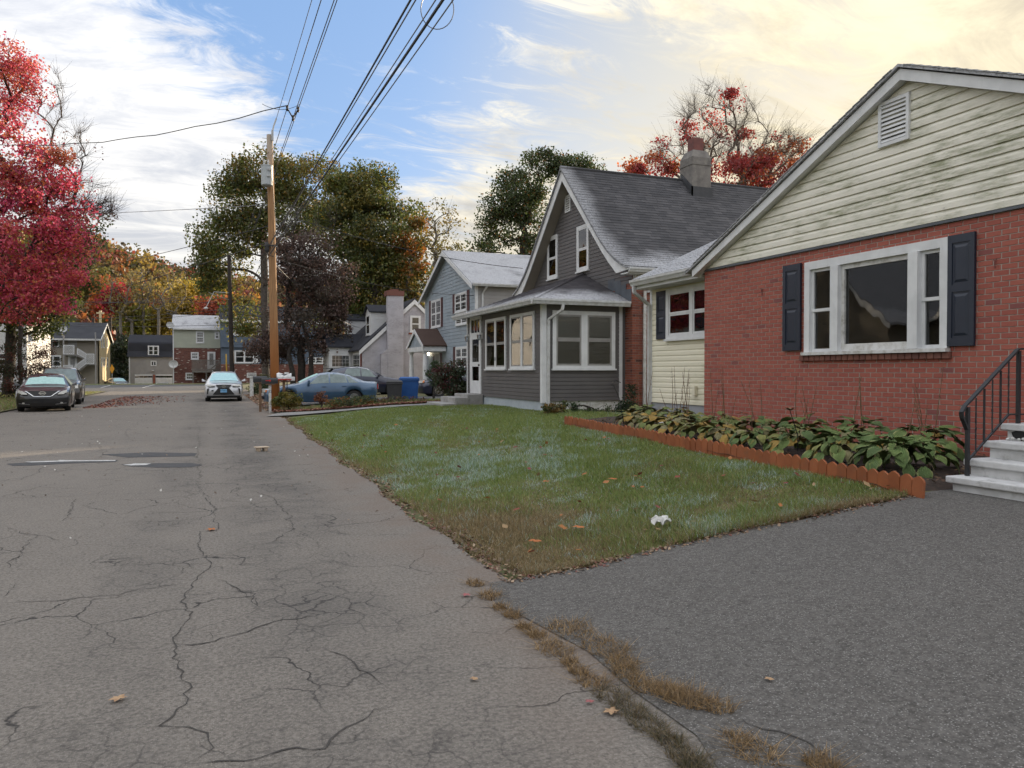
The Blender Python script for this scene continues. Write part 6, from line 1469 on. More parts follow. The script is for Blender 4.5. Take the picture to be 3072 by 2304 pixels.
for k_ in range(n_):
    t = 2 * math.pi * k_ / n_
    for r_ in (1, .78): vs.append((.085 * r_ * math.cos(t), float(S['nose'](0, .77)) + y0_ - .06, .775 + .06 * r_ * math.sin(t)))
b.add(vs, [(2 * k_, 2 * ((k_ + 1) % n_), 2 * ((k_ + 1) % n_) + 1, 2 * k_ + 1) for k_ in range(n_)]); yb2 = float(S['nose'](0, .77)) + y0_ - .06
b.bar((.03, yb2, .82), (-.03, yb2, .755), .008, .014, up=(0, 1, 0)); b.bar((-.03, yb2, .755), (.075, yb2, .755), .008, .014, up=(0, 1, 0)); b.build('badge', MATS['chrome'], ca, local=True)
b = MB()
for s in (1, -1): b.tube([(s * .55, -.35, 1.53), (s * .57, -.1, 1.565), (s * .57, 1.2, 1.55), (s * .55, 1.5, 1.49)], .02, 6)
b.build('roof_rail', MATS['alloy'], ca, local=True)
# blue sedan side on in the neighbour's drive (front towards the road)
S = dict(SEDAN); S.update(L=4.72, W=1.73, a1=.96, a2=3.63, rw=.32, paint='paint_blue', windglass='frosted_glass', sideglass='fogged_glass', top=[(0, .66), (.18, .72), (.5, .80), (1.0, .90), (1.4, .96), (1.85, 1.20), (2.25, 1.37), (2.6, 1.42), (3.0, 1.41), (3.5, 1.30), (3.95, 1.10), (4.15, 1.03), (4.5, 1.02), (4.72, .95)],
    cab=[(0, 0), (1.35, 0), (2.2, .9), (2.6, 1), (3.2, 1), (4.0, .25), (4.2, 0)], side=[(1.78, 2.60, 2.18, 2.60), (2.66, 3.36, 2.66, 3.28), (3.41, 3.80, 3.33, 3.45)], rear=(3.5, 4.05, .9, .9), belt=[(0, .62), (.5, .76), (1.4, .89), (2.5, .91), (4.0, .95), (4.72, .88)], wind=(1.45, 2.2, .94, .94), mirror=1.78,
    front=mir('headlight', [(.45, .70), (.66, .72), (.74, .70)], [(.45, .60), (.66, .60), (.74, .60)], 'headlamp') + mir('turn_signal', [(.745, .69), (.77, .68)], [(.745, .61), (.77, .60)], 'amber') + [('grille', [(-.40, .69), (0, .70), (.40, .69)], [(-.36, .60), (0, .58), (.36, .60)], 'plastic_black'), ('lower_grille', [(-.5, .42), (0, .42), (.5, .42)], [(-.5, .30), (0, .30), (.5, .30)], 'dark_void'), ('number_plate', [(-.16, .54), (.16, .54)], [(-.16, .44), (.16, .44)], 'white_paint')],
    back=mir('tail_light', [(.55, .90), (.76, .90)], [(.55, .72), (.76, .70)], 'tail_red'))
ca, S_ = make_car('blue_sedan', 'frosty blue sedan parked side on behind the mailboxes', (4.28, 33.0, .10), R(-90 - 1.5), S, 'cars in the neighbouring driveway')
ca.rotation_euler = (0, R(0), R(-91.5))
for (a, b_) in ((2.63, 2.63),):
    pass
b = MB()
for s in (1, -1):
    for yy, zz_ in ((2.35 - 2.36 + .05, .80), (3.12 - 2.36 + .1, .82)): b.box(s * .845 - .02, s * .845 + .02, yy - .09, yy + .09, zz_ - .015, zz_ + .015)
b.build('door_handle', MATS['paint_blue'], ca, local=True)
b = MB()
for s in (1, -1): b.bar((s * .868, -1.9 + 1.3, .44), (s * .868, 1.2 - .1, .46), .012, .03)
b.build('side_moulding', MATS['paint_blue'], ca, local=True)
# navy crossover behind it, front towards the house
S = dict(SUV); S.update(L=4.5, W=1.85, a1=.95, a2=3.6, rw=.37, paint='paint_navy', sideglass='fogged_glass', top=[(0, .82), (.2, .92), (.6, 1.0), (1.2, 1.08), (1.4, 1.12), (1.9, 1.42), (2.25, 1.58), (2.7, 1.65), (3.4, 1.62), (4.1, 1.50), (4.35, 1.3), (4.5, 1.08)], belt=[(0, .78), (.6, .92), (1.4, 1.02), (4.2, 1.1), (4.5, 1.0)],
    cab=[(0, 0), (1.35, 0), (2.2, .92), (2.6, 1), (4.0, 1), (4.4, .8), (4.5, .8)], wind=(1.42, 2.2, .95, .95), side=[(1.85, 2.65, 2.2, 2.65), (2.71, 3.65, 2.71, 3.4)], mirror=1.78, rear=(4.05, 4.35, .88, .88), front=mir('headlight', [(.5, .92), (.78, .93)], [(.5, .80), (.78, .80)], 'headlamp') + [('grille', [(-.4, .85), (0, .86), (.4, .85)], [(-.4, .6), (0, .58), (.4, .6)], 'plastic_black')])
ca, S_ = make_car('navy_crossover', 'navy crossover with hatch spoiler parked behind the blue sedan', (7.85, 42.0, .16), R(90 + 1.5), S, 'cars in the neighbouring driveway')
b = MB(); b.box(-.5, .5, 1.85, 2.22, 1.50, 1.54); b.build('spoiler', MATS['paint_navy'], ca, local=True)
b = MB()
for s in (1, -1): b.tube([(s * .80, -.45, 1.04), (s * .66, .05, 1.50), (s * .62, .6, 1.60), (s * .62, 1.2, 1.55), (s * .70, 1.7, 1.3)], .014, 5)
b.build('window_trim', MATS['chrome'], ca, local=True)
# navy hatchback half hidden by the shrub
S = dict(SEDAN); S.update(paint='paint_navy', windglass='frosted_glass', sideglass='fogged_glass', spokes=9, front=mir('headlight', [(.5, .80), (.84, .84)], [(.5, .70), (.84, .70)], 'headlamp') + mir('turn_signal', [(.845, .82), (.88, .80)], [(.845, .72), (.88, .72)], 'amber') + [('grille', [(-.4, .74), (0, .75), (.4, .74)], [(-.4, .6), (0, .58), (.4, .6)], 'plastic_black')])
make_car('navy_sedan', 'dark navy sedan beside the blue bin, half behind the shrub', (11.75, 36.9, .27), R(-90), S, 'cars in the neighbouring driveway')
# cars beyond the grass bank
def far_car(nm, lab, x, y, Yd, rz, S): p = on_Y(x, y, Yd); return make_car(nm, lab, (p.x, Yd, -1.25 + S.get('dz', 0)), R(rz), S, 'cars below the far houses')
S = dict(SUV); S.update(paint='paint_black', dz=.35, windglass='tinted_glass', front=mir('headlight', [(.5, .92), (.78, .94)], [(.5, .80), (.78, .78)], 'headlamp') + [('grille', [(-.35, .90), (.35, .90)], [(-.35, .74), (.35, .74)], 'chrome')])
far_car('far_suv', 'black SUV parked below the lattice stair', 245, 1120, 99.6 + 4.0, 25, S)
S = dict(SEDAN); S.update(paint='paint_graphite', dz=.55, windglass='frosted_glass_blue', front=mir('headlight', [(.5, .78), (.8, .82)], [(.5, .66), (.8, .68)], 'headlamp') + [('grille', [(-.4, .78), (0, .79), (.4, .78)], [(-.4, .55), (0, .53), (.4, .55)], 'chrome')])
far_car('far_sedan', 'graphite sedan with chrome grille beside the sunlit coloured wall', 352, 1130, 104, 22, S)
S = dict(SEDAN); S.update(paint='paint_graphite', dz=-.25); far_car('far_sedan', 'dark car roof in front of the left garage door', 430, 1140, 107, 5, S)
S = dict(SUV); S.update(paint='paint_white', dz=-.40); far_car('far_suv', 'white SUV roof in front of the right garage door', 488, 1140, 107.5, 0, S)
# ================================================================== trees
paint('bark_grey', (.115, .10, .088), (.06, .052, .046), .95, 6, bump=1.0, bscale=18); paint('bark_dark', (.055, .046, .040), (.03, .026, .023), .95, 6, bump=1.0, bscale=18)
paint('bark_pale', (.21, .185, .155), (.13, .115, .10), .95, 6, bump=.8, bscale=18)
def skeleton(base, attract, trunk_top, seed, tort=.09, path_w=.22, nseg=3):
    """grow limbs from the trunk to every attraction point; returns node positions, parents, radii weights"""
    r = np.random.default_rng(seed); P = []; par = []; plen = []
    nt = 7; base = np.array(base, float); top = np.array(trunk_top, float)
    for i in range(nt):
        f = i / (nt - 1); q = base * (1 - f) + top * f + r.normal(0, tort * .35, 3) * (0 < i < nt - 1); P.append(q); par.append(i - 1); plen.append(np.linalg.norm(q - base))
    order = np.argsort(np.linalg.norm(attract - top, axis=1)); tips = []
    for a in attract[order]:
        A = np.array(P[2:]); d = np.linalg.norm(A - a, axis=1) + path_w * np.array(plen[2:]) + 1.2 * np.maximum(0, A[:, 2] - a[2])
        k = int(np.argmin(d)) + 2; s = P[k]; L = np.linalg.norm(a - s); last = k
        for j in range(1, nseg + 1):
            f = j / nseg; q = s * (1 - f) + a * f + r.normal(0, tort * L * .22, 3) * (j < nseg); q[2] += .10 * L * math.sin(f * math.pi)
            P.append(q); par.append(last); plen.append(plen[last] + L / nseg); last = len(P) - 1
        tips.append(last)
    n = len(P); wgt = np.zeros(n); wgt[tips] = 1
    for i in range(n - 1, 0, -1): wgt[par[i]] += wgt[i] if i not in () else 0
    return np.array(P), np.array(par), np.maximum(wgt, .6), np.array(tips)
def limbs_mesh(name, P, par, wgt, r0, mat, parent, expo=.56, rmin=.012, sides=6):
    rad = np.maximum(rmin, r0 * (wgt / wgt[0]) ** expo); V = []; F = []
    for i in range(1, len(P)):
        a, b = P[par[i]], P[i]; d = b - a; L = np.linalg.norm(d)
        if L < 1e-6: continue
        d = d / L; o = np.array([0, 0, 1.0]) if abs(d[2]) < .9 else np.array([1.0, 0, 0]); u = np.cross(d, o); u /= np.linalg.norm(u); v = np.cross(d, u)
        ra = min(rad[par[i]], rad[i] * 1.6); rb = rad[i]; ns = sides if rb > .05 else 4 if rb > .02 else 3; k0 = len(V)
        for (c, r_) in ((a - d * ra * .3, ra), (b, rb)):
            for q in range(ns): t = 2 * math.pi * q / ns; V.append(c + (u * math.cos(t) + v * math.sin(t)) * r_)
        F += [(k0 + q, k0 + (q + 1) % ns, k0 + ns + (q + 1) % ns, k0 + ns + q) for q in range(ns)]
    me = bpy.data.meshes.new(name); off = np.array(wloc(parent)); me.from_pydata((np.array(V) - off).tolist(), [], F); me.polygons.foreach_set('use_smooth', [True] * len(F))
    return link(name, me, parent, mat)
def leaf_quads(C, size, r, aspect=.7, droop=.25):
    n = len(C); d = r.normal(0, 1, (n, 3)); d[:, 2] -= droop; d /= np.linalg.norm(d, axis=1)[:, None]
    e = r.normal(0, 1, (n, 3)); e -= d * (e * d).sum(1)[:, None]; e /= np.linalg.norm(e, axis=1)[:, None]
    s = (size * r.uniform(.6, 1.35, n))[:, None]; f = np.cross(d, e)
    return np.stack([C - d * s * .5, C + e * s * aspect * .5 + f * s * .10, C + d * s * .5, C - e * s * aspect * .5 + f * s * .10], 1).reshape(-1, 3)
def crown_pts(blobs, n, r, hollow=.35):
    """attraction points spread in a union of ellipsoids (cx,cy,cz,rx,ry,rz,weight)"""
    B = np.array(blobs, float); k = r.choice(len(B), n, p=B[:, 6] / B[:, 6].sum()); v = r.normal(0, 1, (n, 3)); v /= np.linalg.norm(v, axis=1)[:, None]
    rad = r.uniform(hollow, 1, n) ** .55; return B[k, :3] + v * rad[:, None] * B[k, 3:6]
def pal(colors, n, r, var=.22):
    C = np.array(colors, float); k = r.integers(0, len(C), n); return C[k] * (1 + r.normal(0, var, (n, 1))).clip(.4, 1.8)
def tree(name, label, base, blobs, trunk_top, n_tip, n_leaf, leaf, palette, seed, r0=.3, sigma=.55, bark='bark_grey', group=None, bare=None, clump_pal=True, twig=0, rmin=.012, shade_fn=None, cat='tree'):
    r = np.random.default_rng(seed); t = thing(name, label, cat, base, 0, group); base = np.array(base, float)
    A = crown_pts(blobs, n_tip, r); P, par, wg, tips = skeleton(base, A, trunk_top, seed)
    limbs_mesh('trunk', P, par, wg, r0, MATS[bark], t, rmin=rmin)
    if twig:   # bare twigs fanning out of the tips
        V = []; F = []; off = np.array(base)
        for ti in tips:
            d0 = P[ti] - P[par[ti]]; d0 = d0 / (np.linalg.norm(d0) + 1e-6)
            if bare is not None and not bare(P[ti]): m_ = max(1, twig // 4)
            else: m_ = twig
            for _ in range(m_):
                d = d0 + r.normal(0, .35, 3); d[2] += .25; d /= np.linalg.norm(d); L = r.uniform(.5, 1.5); a = P[ti] - d0 * r.uniform(0, .8); mid = a + d * L * .5 + r.normal(0, .05, 3); b_ = a + d * L + np.array([0, 0, .12]) + r.normal(0, .08, 3)
                for (p, q, ra, rb) in ((a, mid, rmin * .9, rmin * .65), (mid, b_, rmin * .65, rmin * .3)):
                    dd = q - p; dd /= np.linalg.norm(dd); u = np.cross(dd, [.3, .5, .81]); u /= np.linalg.norm(u); v = np.cross(dd, u); k0 = len(V)
                    for c, rr_ in ((p, ra), (q, rb)):
                        for kk in range(3): tt = 2.094 * kk; V.append(c + (u * math.cos(tt) + v * math.sin(tt)) * rr_ - off)
                    F += [(k0 + kk, k0 + (kk + 1) % 3, k0 + 3 + (kk + 1) % 3, k0 + 3 + kk) for kk in range(3)]
        me = bpy.data.meshes.new('twigs'); me.from_pydata(np.array(V).tolist(), [], F); o = link('twigs', me, t, MATS[bark]); o['kind'] = 'stuff'
    if n_leaf:
        tp = P[tips]
        if bare is not None: keep = np.array([not bare(p) for p in tp]) | (r.uniform(0, 1, len(tp)) < .06); tp = tp[keep]
        w = r.gamma(1.6, 1.0, len(tp)); k = r.choice(len(tp), n_leaf, p=w / w.sum())
        sp_ = r.uniform(.6, 1.25, len(tp))[k] * sigma
        C = tp[k] + np.clip(r.normal(0, 1, (n_leaf, 3)), -1.45, 1.45) * np.stack([sp_, sp_, sp_ * .62], 1)
        back = r.uniform(0, 1, n_leaf)[:, None]; q = P[par[tips]]
        if bare is not None: q = q[keep]
        C = np.where(r.uniform(0, 1, (n_leaf, 1)) < .3, C + (q[k] - tp[k]) * back, C)
        cc = pal(palette, len(tp), r, .16)[k] if clump_pal else pal(palette, n_leaf, r)
        cc = cc * (1 + r.normal(0, .18, (n_leaf, 1))).clip(.5, 1.6)
        if shade_fn is not None: cc = shade_fn(C, cc, r)
        np_mesh('crown', leaf_quads(C, leaf, r), 4, MATS['leaf'], t, cc, off=base)
    return t
# red maple on the left
D = 41.0
def W3(x, y, d): p = at_d(x, y, d); return (p.x, p.y, p.z)
RED = [(.58, .085, .140), (.66, .14, .17), (.48, .06, .10), (.62, .19, .10), (.56, .08, .17), (.42, .06, .08)]
def bl_(x, y, d, rx, rz, wt): p = at_d(x, y, d); s = d / FPX; return (p.x, p.y, p.z, rx * s, rx * s * .9, rz * s, wt)
mb_ = W3(-40, 1190, D); mb_ = (mb_[0], mb_[1], 0.05)
red_blobs = [bl_(-80, 760, D, 330, 170, 3), bl_(60, 640, D, 200, 170, 3), bl_(-30, 480, D, 230, 200, 2.6), bl_(-60, 280, D, 190, 150, 1.6), bl_(180, 760, D, 90, 110, 1.0), bl_(100, 850, D - 1, 140, 70, 1.4), bl_(40, 200, D, 60, 60, .4), bl_(-20, 900, D - 1.5, 180, 60, 1.6), bl_(120, 560, D, 120, 120, 1.5)]
def redshade(C, cc, r):
    m = r.uniform(0, 1, len(C)) < .13; cc[m] = np.array([.52, .17, .05]) * r.uniform(.7, 1.2, (m.sum(), 1)); return cc
tree('red_maple', 'tall crimson red maple filling the left edge', mb_, red_blobs, W3(-70, 700, D), 460, 54000, .15, RED, 11, r0=.42, sigma=.50, bark='bark_dark', shade_fn=redshade, twig=5, bare=lambda p: False, rmin=.013)
# bare side branches of a second leafless crown beyond the maple
d2 = 44.0
tree('bare_tree', 'leafless grey tree reaching out beside the red maple', (W3(60, 1150, d2)[0], W3(60, 1150, d2)[1], .05), [bl_(200, 430, d2, 70, 120, 1), bl_(270, 590, d2, 70, 60, 1.2), bl_(120, 260, d2, 70, 80, .6), bl_(300, 620, d2, 50, 30, .6)], W3(60, 800, d2), 80, 260, .12, [(.2, .12, .1)], 12, r0=.12, twig=9, bare=lambda p: True, rmin=.011)
GRN = [(.095, .120, .030), (.125, .145, .034), (.075, .095, .028), (.17, .155, .04)]
d3 = 47.0
tree('green_maple', 'dark green tree under the red maple on the left', (W3(20, 1150, d3)[0], W3(20, 1150, d3)[1], .05), [bl_(240, 680, d3, 80, 60, 1), bl_(215, 800, d3, 70, 90, 1.2), bl_(20, 930, d3, 120, 60, 1.6), bl_(110, 960, d3, 60, 45, .8), bl_(160, 900, d3, 60, 60, .6)], W3(40, 880, d3), 120, 11000, .17, GRN, 13, r0=.3, bark='bark_dark')
# trees behind the pole
d4 = 70.0
def yel(C, cc, r):
    z = C[:, 2]; m = (r.uniform(0, 1, len(C)) < .10 + .25 * (z > np.quantile(z, .75))); cc[m] = np.array([.22, .14, .02]) * r.uniform(.6, 1.3, (m.sum(), 1)); return cc
tree('green_tree', 'broad olive green tree left of the utility pole', (W3(800, 1140, d4)[0], W3(800, 1140, d4)[1], 0), [bl_(700, 620, d4, 80, 90, 1.6), bl_(640, 710, d4, 55, 50, .9), bl_(820, 520, d4, 110, 60, 1.6), bl_(640, 840, d4, 50, 40, .7), bl_(600, 780, d4, 30, 30, .3), bl_(925, 540, d4, 110, 70, 1.8), bl_(720, 960, d4, 45, 60, .8), bl_(760, 680, d4, 70, 80, 1.4), bl_(870, 640, d4, 110, 80, 1.8), bl_(680, 780, d4, 70, 50, .8), bl_(740, 530, d4, 70, 50, 1)], W3(790, 690, d4), 380, 40000, .23, GRN, 14, r0=.38, sigma=.75, shade_fn=yel, twig=3, bare=lambda p: False, rmin=.018)
d5 = 66.0
tree('green_tree', 'dense green tree with yellow edges behind the stucco chimney', (W3(1130, 1140, d5)[0], W3(1130, 1140, d5)[1], 0), [bl_(1090, 560, d5, 90, 80, 2), bl_(1120, 700, d5, 140, 120, 3.2), bl_(1130, 880, d5, 140, 110, 3), bl_(1020, 680, d5, 80, 90, 1.4), bl_(1200, 780, d5, 60, 90, 1.2), bl_(1010, 930, d5, 60, 60, .8)], W3(1120, 850, d5), 420, 60000, .23, GRN + [(.10, .11, .02)], 15, r0=.40, sigma=.8, shade_fn=lambda C, cc, r: np.where((r.uniform(0, 1, len(C)) < .07)[:, None], np.array([.30, .19, .025]), cc), rmin=.018)
d6 = 64.0
tree('amber_tree', 'amber edged small tree at the right of the dense green tree', (W3(1235, 1140, d6)[0], W3(1235, 1140, d6)[1], 0), [bl_(1240, 720, d6, 40, 70, 1), bl_(1245, 850, d6, 40, 60, .8), bl_(1215, 920, d6, 40, 40, .6)], W3(1235, 950, d6), 60, 3600, .25, [(.26, .10, .02), (.20, .13, .025), (.11, .10, .02)], 16, r0=.16, sigma=.6)
d7 = 57.0
PUR = [(.13, .080, .066), (.105, .070, .062), (.15, .092, .07), (.09, .072, .054)]
tree('purple_tree', 'dark purple brown multi stemmed tree behind the utility pole', (W3(905, 1130, d7)[0], W3(905, 1130, d7)[1], 0), [bl_(930, 960, d7, 120, 90, 2.4), bl_(900, 800, d7, 90, 90, 1.6), bl_(960, 840, d7, 110, 80, 1.6), bl_(930, 680, d7, 90, 90, .9), bl_(870, 720, d7, 60, 70, .8), bl_(810, 1040, d7, 60, 50, .9), bl_(1000, 1040, d7, 60, 40, .7)], W3(905, 1020, d7), 360, 30000, .17, PUR, 17, r0=.30, sigma=.6, bark='bark_dark', twig=5, bare=lambda p: p[2] > 11.5, rmin=.014)
for i, x in enumerate((880, 925)):
    d8 = d7 - 1.0
    b = MB(); p = W3(x, 1128, d8); q = W3(x - 14 + 22 * i, 1060, d8); b.tube([(p[0], p[1], 0), ((p[0] + q[0]) / 2 + .1, p[1], q[2] * .5), q, W3(905, 960, d8)], [.22, .19, .16, .1], 8); o = b.build('stem', MATS['bark_dark'], [o_ for o_ in bpy.data.objects if o_.name.startswith('purple_tree')][0])
# thin yellowing tree and the open green tree behind the blue house
d9 = 75.0
tree('thin_tree', 'thin nearly bare yellowing tree above the blue house', (W3(1290, 1140, d9)[0], W3(1290, 1140, d9)[1], 0), [bl_(1310, 660, d9, 75, 55, 1), bl_(1340, 740, d9, 60, 50, .8), bl_(1270, 700, d9, 40, 50, .5)], W3(1300, 800, d9), 90, 1500, .24, [(.20, .15, .04), (.14, .13, .035)], 18, r0=.24, sigma=.55, bark='bark_pale', twig=4, bare=lambda p: False, rmin=.018)
d10 = 62.0
tree('open_green_tree', 'tall open dark green tree behind the blue house roof', (W3(1560, 1140, d10)[0], W3(1560, 1140, d10)[1], 0), [bl_(1560, 620, d10, 90, 60, 1.0), bl_(1560, 560, d10, 80, 55, 1.3), bl_(1500, 640, d10, 70, 50, 1.1), bl_(1640, 500, d10, 70, 40, .9), bl_(1730, 500, d10, 60, 30, .8), bl_(1600, 690, d10, 90, 60, 1.3), bl_(1470, 730, d10, 60, 40, .7), bl_(1620, 790, d10, 60, 40, .7)], W3(1570, 720, d10), 220, 23000, .20, [(.055, .08, .026), (.065, .09, .026), (.045, .065, .022)], 19, r0=.32, sigma=.62, bark='bark_dark', rmin=.016, shade_fn=lambda C, cc, r: np.where((r.uniform(0, 1, len(C)) < .06)[:, None], np.array([.20, .09, .02]), cc))
# red and bare tree behind the roofs
d11 = 43.0
tree('red_bare_tree', 'half bare tree with red leaves behind the chimney', (W3(2180, 1140, d11)[0], W3(2180, 1140, d11)[1], .4), [bl_(2150, 360, d11, 130, 110, 2.4), bl_(2230, 440, d11, 130, 80, 1.6), bl_(2300, 480, d11, 140, 60, 2.0), bl_(2060, 480, d11, 110, 70, 1.6), bl_(1960, 510, d11, 70, 40, .8), bl_(2200, 540, d11, 180, 60, 2.2), bl_(2370, 440, d11, 50, 50, .8)], W3(2180, 620, d11), 420, 13000, .15, [(.42, .06, .045), (.34, .05, .05), (.44, .13, .045), (.30, .045, .045)], 20, r0=.34, sigma=.38, bark='bark_pale', twig=10, bare=lambda p: p[2] > 13.2 + .25 * math.sin(p[0] * 2.3) or (p[2] > 12.2 and hash(round(p[0] * 7)) % 3 == 0), rmin=.008)
# shrub in front of the white house
d12 = 42.0
tree('leafy_shrub', 'tall wild shrub beside the black sedan', (W3(60, 1180, d12)[0], W3(60, 1180, d12)[1], .05), [bl_(60, 1090, d12, 80, 60, 2), bl_(100, 1050, d12, 70, 50, 1.2), bl_(20, 1140, d12, 60, 60, 1.6), bl_(130, 1110, d12, 50, 50, .9)], W3(60, 1130, d12), 150, 6500, .09, [(.06, .065, .03), (.075, .06, .03), (.05, .06, .025), (.16, .05, .035)], 21, r0=.06, sigma=.22, bark='bark_dark', twig=4, bare=lambda p: False, rmin=.008, cat='shrub')
# coloured trees just behind the far houses
FT_ = [(330, 880, 60, 70, 128, [(.42, .12, .03), (.36, .08, .03), (.40, .18, .04)], 'orange red tree behind the tan house'), (280, 850, 50, 60, 132, [(.14, .13, .03), (.2, .17, .04)], 'olive tree behind the tan house roof'),
       (352, 895, 28, 40, 120, [(.36, .03, .05), (.40, .05, .05)], 'crimson tree beside the tan house gable'), (560, 900, 60, 55, 126, [(.42, .30, .035), (.36, .27, .04), (.46, .34, .05)], 'golden yellow tree behind the sage house'),
       (610, 870, 45, 45, 130, [(.44, .31, .04), (.36, .24, .03)], 'yellow tree above the frosted roof'), (655, 925, 45, 30, 122, [(.48, .13, .05), (.42, .10, .06)], 'salmon orange tree behind the sage house'),
       (405, 960, 30, 45, 120, [(.30, .28, .04), (.24, .24, .04)], 'lime yellow tree beside the garage building'), (690, 925, 30, 30, 124, [(.45, .14, .06), (.40, .2, .05)], 'coral tree behind the dark pole'),
       (480, 960, 50, 40, 124, [(.38, .27, .04), (.30, .24, .05)], 'yellow green tree behind the garage building'), (215, 830, 60, 80, 135, [(.11, .12, .035), (.2, .13, .04)], 'dark olive tree above the tan roof'),
       (730, 905, 30, 20, 118, [(.42, .2, .04), (.16, .14, .03)], 'orange tipped tree behind the slate house'), (740, 960, 40, 40, 112, [(.05, .075, .02), (.09, .1, .02)], 'green tree overhanging the slate house')]
for i, (x, y, rx, rz, d, pl, lab) in enumerate(FT_):
    p = W3(x, y, d); zb = float(gz(np.array(p[0]), np.array(p[1])))
    tree('autumn_tree', lab, (p[0], p[1], zb), [bl_(x, y, d, rx, rz, 2), bl_(x - rx * .4, y + rz * .5, d, rx * .6, rz * .5, 1), bl_(x + rx * .4, y + rz * .4, d, rx * .6, rz * .5, 1)], W3(x, y + rz, d), 60, 3400, .42, pl, 100 + i, r0=.25, sigma=.9, group='autumn trees behind the far houses', rmin=.03)
for i, (x, y, d) in enumerate(((362, 880, 117), (430, 850, 119), (475, 870, 118), (520, 890, 121), (395, 900, 118))):
    p = W3(x, y, d); zb = float(gz(np.array(p[0]), np.array(p[1])))
    tree('pale_trunk_tree', ('bare forked tree beside the sunlit coloured gable', 'thin leaning tree left of the garage building roof', 'sparse forked tree above the garage roof', 'sparse yellow tree beside the sage roof', 'slim bare tree between tan house and garage')[i], (p[0], p[1], zb), [bl_(x, y, d, 50, 70, 1)], W3(x, y + 60, d), 36, 420, .35, [(.34, .25, .07), (.26, .2, .06)], 140 + i, r0=.24, sigma=.8, bark='bark_pale', twig=4, bare=lambda p: False, group='bare trees behind the far houses', rmin=.028)
# dark thicket between the tan house and the garage
d13 = 116.0
tree('dark_thicket', 'dark evergreen thicket between tan house and garage building', W3(360, 1120, d13)[:2] + (-1.3,), [bl_(355, 1090, d13, 35, 60, 1), bl_(372, 1050, d13, 25, 40, .6)], W3(360, 1080, d13), 50, 3000, .4, [(.03, .045, .02), (.045, .05, .022)], 150, r0=.15, sigma=.7, cat='thicket')
# wooded hillside: one mass
r = np.random.default_rng(5); n_t = 2600; az = np.radians(r.uniform(-34, 40, n_t)); dd = np.sqrt(r.uniform(142 ** 2, 305 ** 2, n_t)); X = np.sin(az) * dd; Yh = np.cos(az) * dd; Zh = gz(X, Yh)
PALH = np.array([(.20, .14, .035), (.11, .11, .035), (.26, .10, .03), (.30, .21, .045), (.08, .085, .03), (.14, .09, .045), (.24, .06, .04), (.10, .08, .05)])
per = 84; rad = r.uniform(2.2, 4.2, n_t); ht = r.uniform(7, 12, n_t)
v = r.normal(0, 1, (n_t, per, 3)); v /= np.linalg.norm(v, axis=2)[..., None]; v *= r.uniform(.55, 1.0, (n_t, per, 1)); v[..., 2] = v[..., 2] * 1.15
C = np.stack([X, Yh, Zh + ht * .62], 1)[:, None] + v * np.stack([rad, rad, ht * .36], 1)[:, None]
cz = np.repeat(PALH[r.integers(0, len(PALH), n_t)] * r.uniform(.7, 1.25, (n_t, 1)), per, 0) * r.uniform(.65, 1.3, (n_t * per, 1))
o = np_mesh('wooded_hillside', leaf_quads(C.reshape(-1, 3), 1.15, r, .8), 4, MATS['leaf'], None, cz); tag(o, 'autumn woodland covering the far hillside', 'woodland', kind='stuff')
# ================================================================== lawn, bed and litter
def edge_x(Y): return 6.08 + (np.asarray(Y) - 5.2) * .088
r = np.random.default_rng(21)
def lawn_ok(X, Y):
    ok = (X > road_edge(Y) + .10 + .12 * np.sin(Y * 2.1) * np.sin(Y * .7)) & (Y > 5.31 + .05 * np.sin(X * 2.1)) & (Y < 26.0 - (X - 4.6) * .95)
    ok &= np.where(Y < 14.6, X < edge_x(Y) - .02, np.where(Y < 18.6, X < 9.1, X < 8.15)); return ok
def fbm(X, Y, s, seed):
    q = np.random.default_rng(seed); v = 0; a = 1; t = 0
    for o in range(5):
        for _ in range(3):
            th = q.uniform(0, 6.28); f = s * 2 ** o * q.uniform(.7, 1.3); v = v + a * np.sin((X * math.cos(th) + Y * math.sin(th)) * f + q.uniform(0, 6.28)); t += a
        a *= .6
    return v / t * 1.9
def blades(name, X, Y, Z, h, w, cols, lean=.55, mat='grass_blade', par=None, off=(0, 0, 0)):
    n = len(X); a = r.uniform(0, 6.283, n); l = np.abs(r.normal(0, lean, n)); b = np.stack([X, Y, Z], 1); tip = b + np.stack([np.cos(a) * l * h, np.sin(a) * l * h, h * r.uniform(.75, 1, n)], 1)
    s = np.stack([-np.sin(a + r.normal(0, .6, n)), np.cos(a), np.zeros(n)], 1) * (w / 2)[:, None]
    return np_mesh(name, np.stack([b - s, b + s, tip], 1).reshape(-1, 3), 3, MATS[mat], par, cols, off)
n_c = 900000; Yc = 5.3 + 20.5 * r.uniform(0, 1, n_c) ** 1.75; Xc = r.uniform(2.0, 9.1, n_c)
keep = lawn_ok(Xc, Yc) & (r.uniform(0, 1, n_c) < .62); Xc, Yc = Xc[keep], Yc[keep]; n_c = len(Xc)
dry = fbm(Xc, Yc, 1.6, 1) * .55 + .12 + 1.0 * np.exp(-((Xc - 3.2) / 1.7) ** 2 - ((Yc - 6.5) / 1.5) ** 2) + .9 * np.exp(-(Xc - road_edge(Yc)) / .35) + .55 * np.exp(-(Yc - 5.35) / .35) - .15
fr = fbm(Xc, Yc, 5.5, 33) * .75 + fbm(Xc, Yc, 1.2, 14) * .35 + .55 * np.exp(-((Xc - 4.2) / 2.2) ** 2 - ((Yc - 10.5) / 4.2) ** 2) + .25 * np.exp(-((Xc - 3.6) / 1.6) ** 2 - ((Yc - 16) / 5.0) ** 2) - .35 - .5 * np.exp(-(Yc - 5.3) / 1.2)
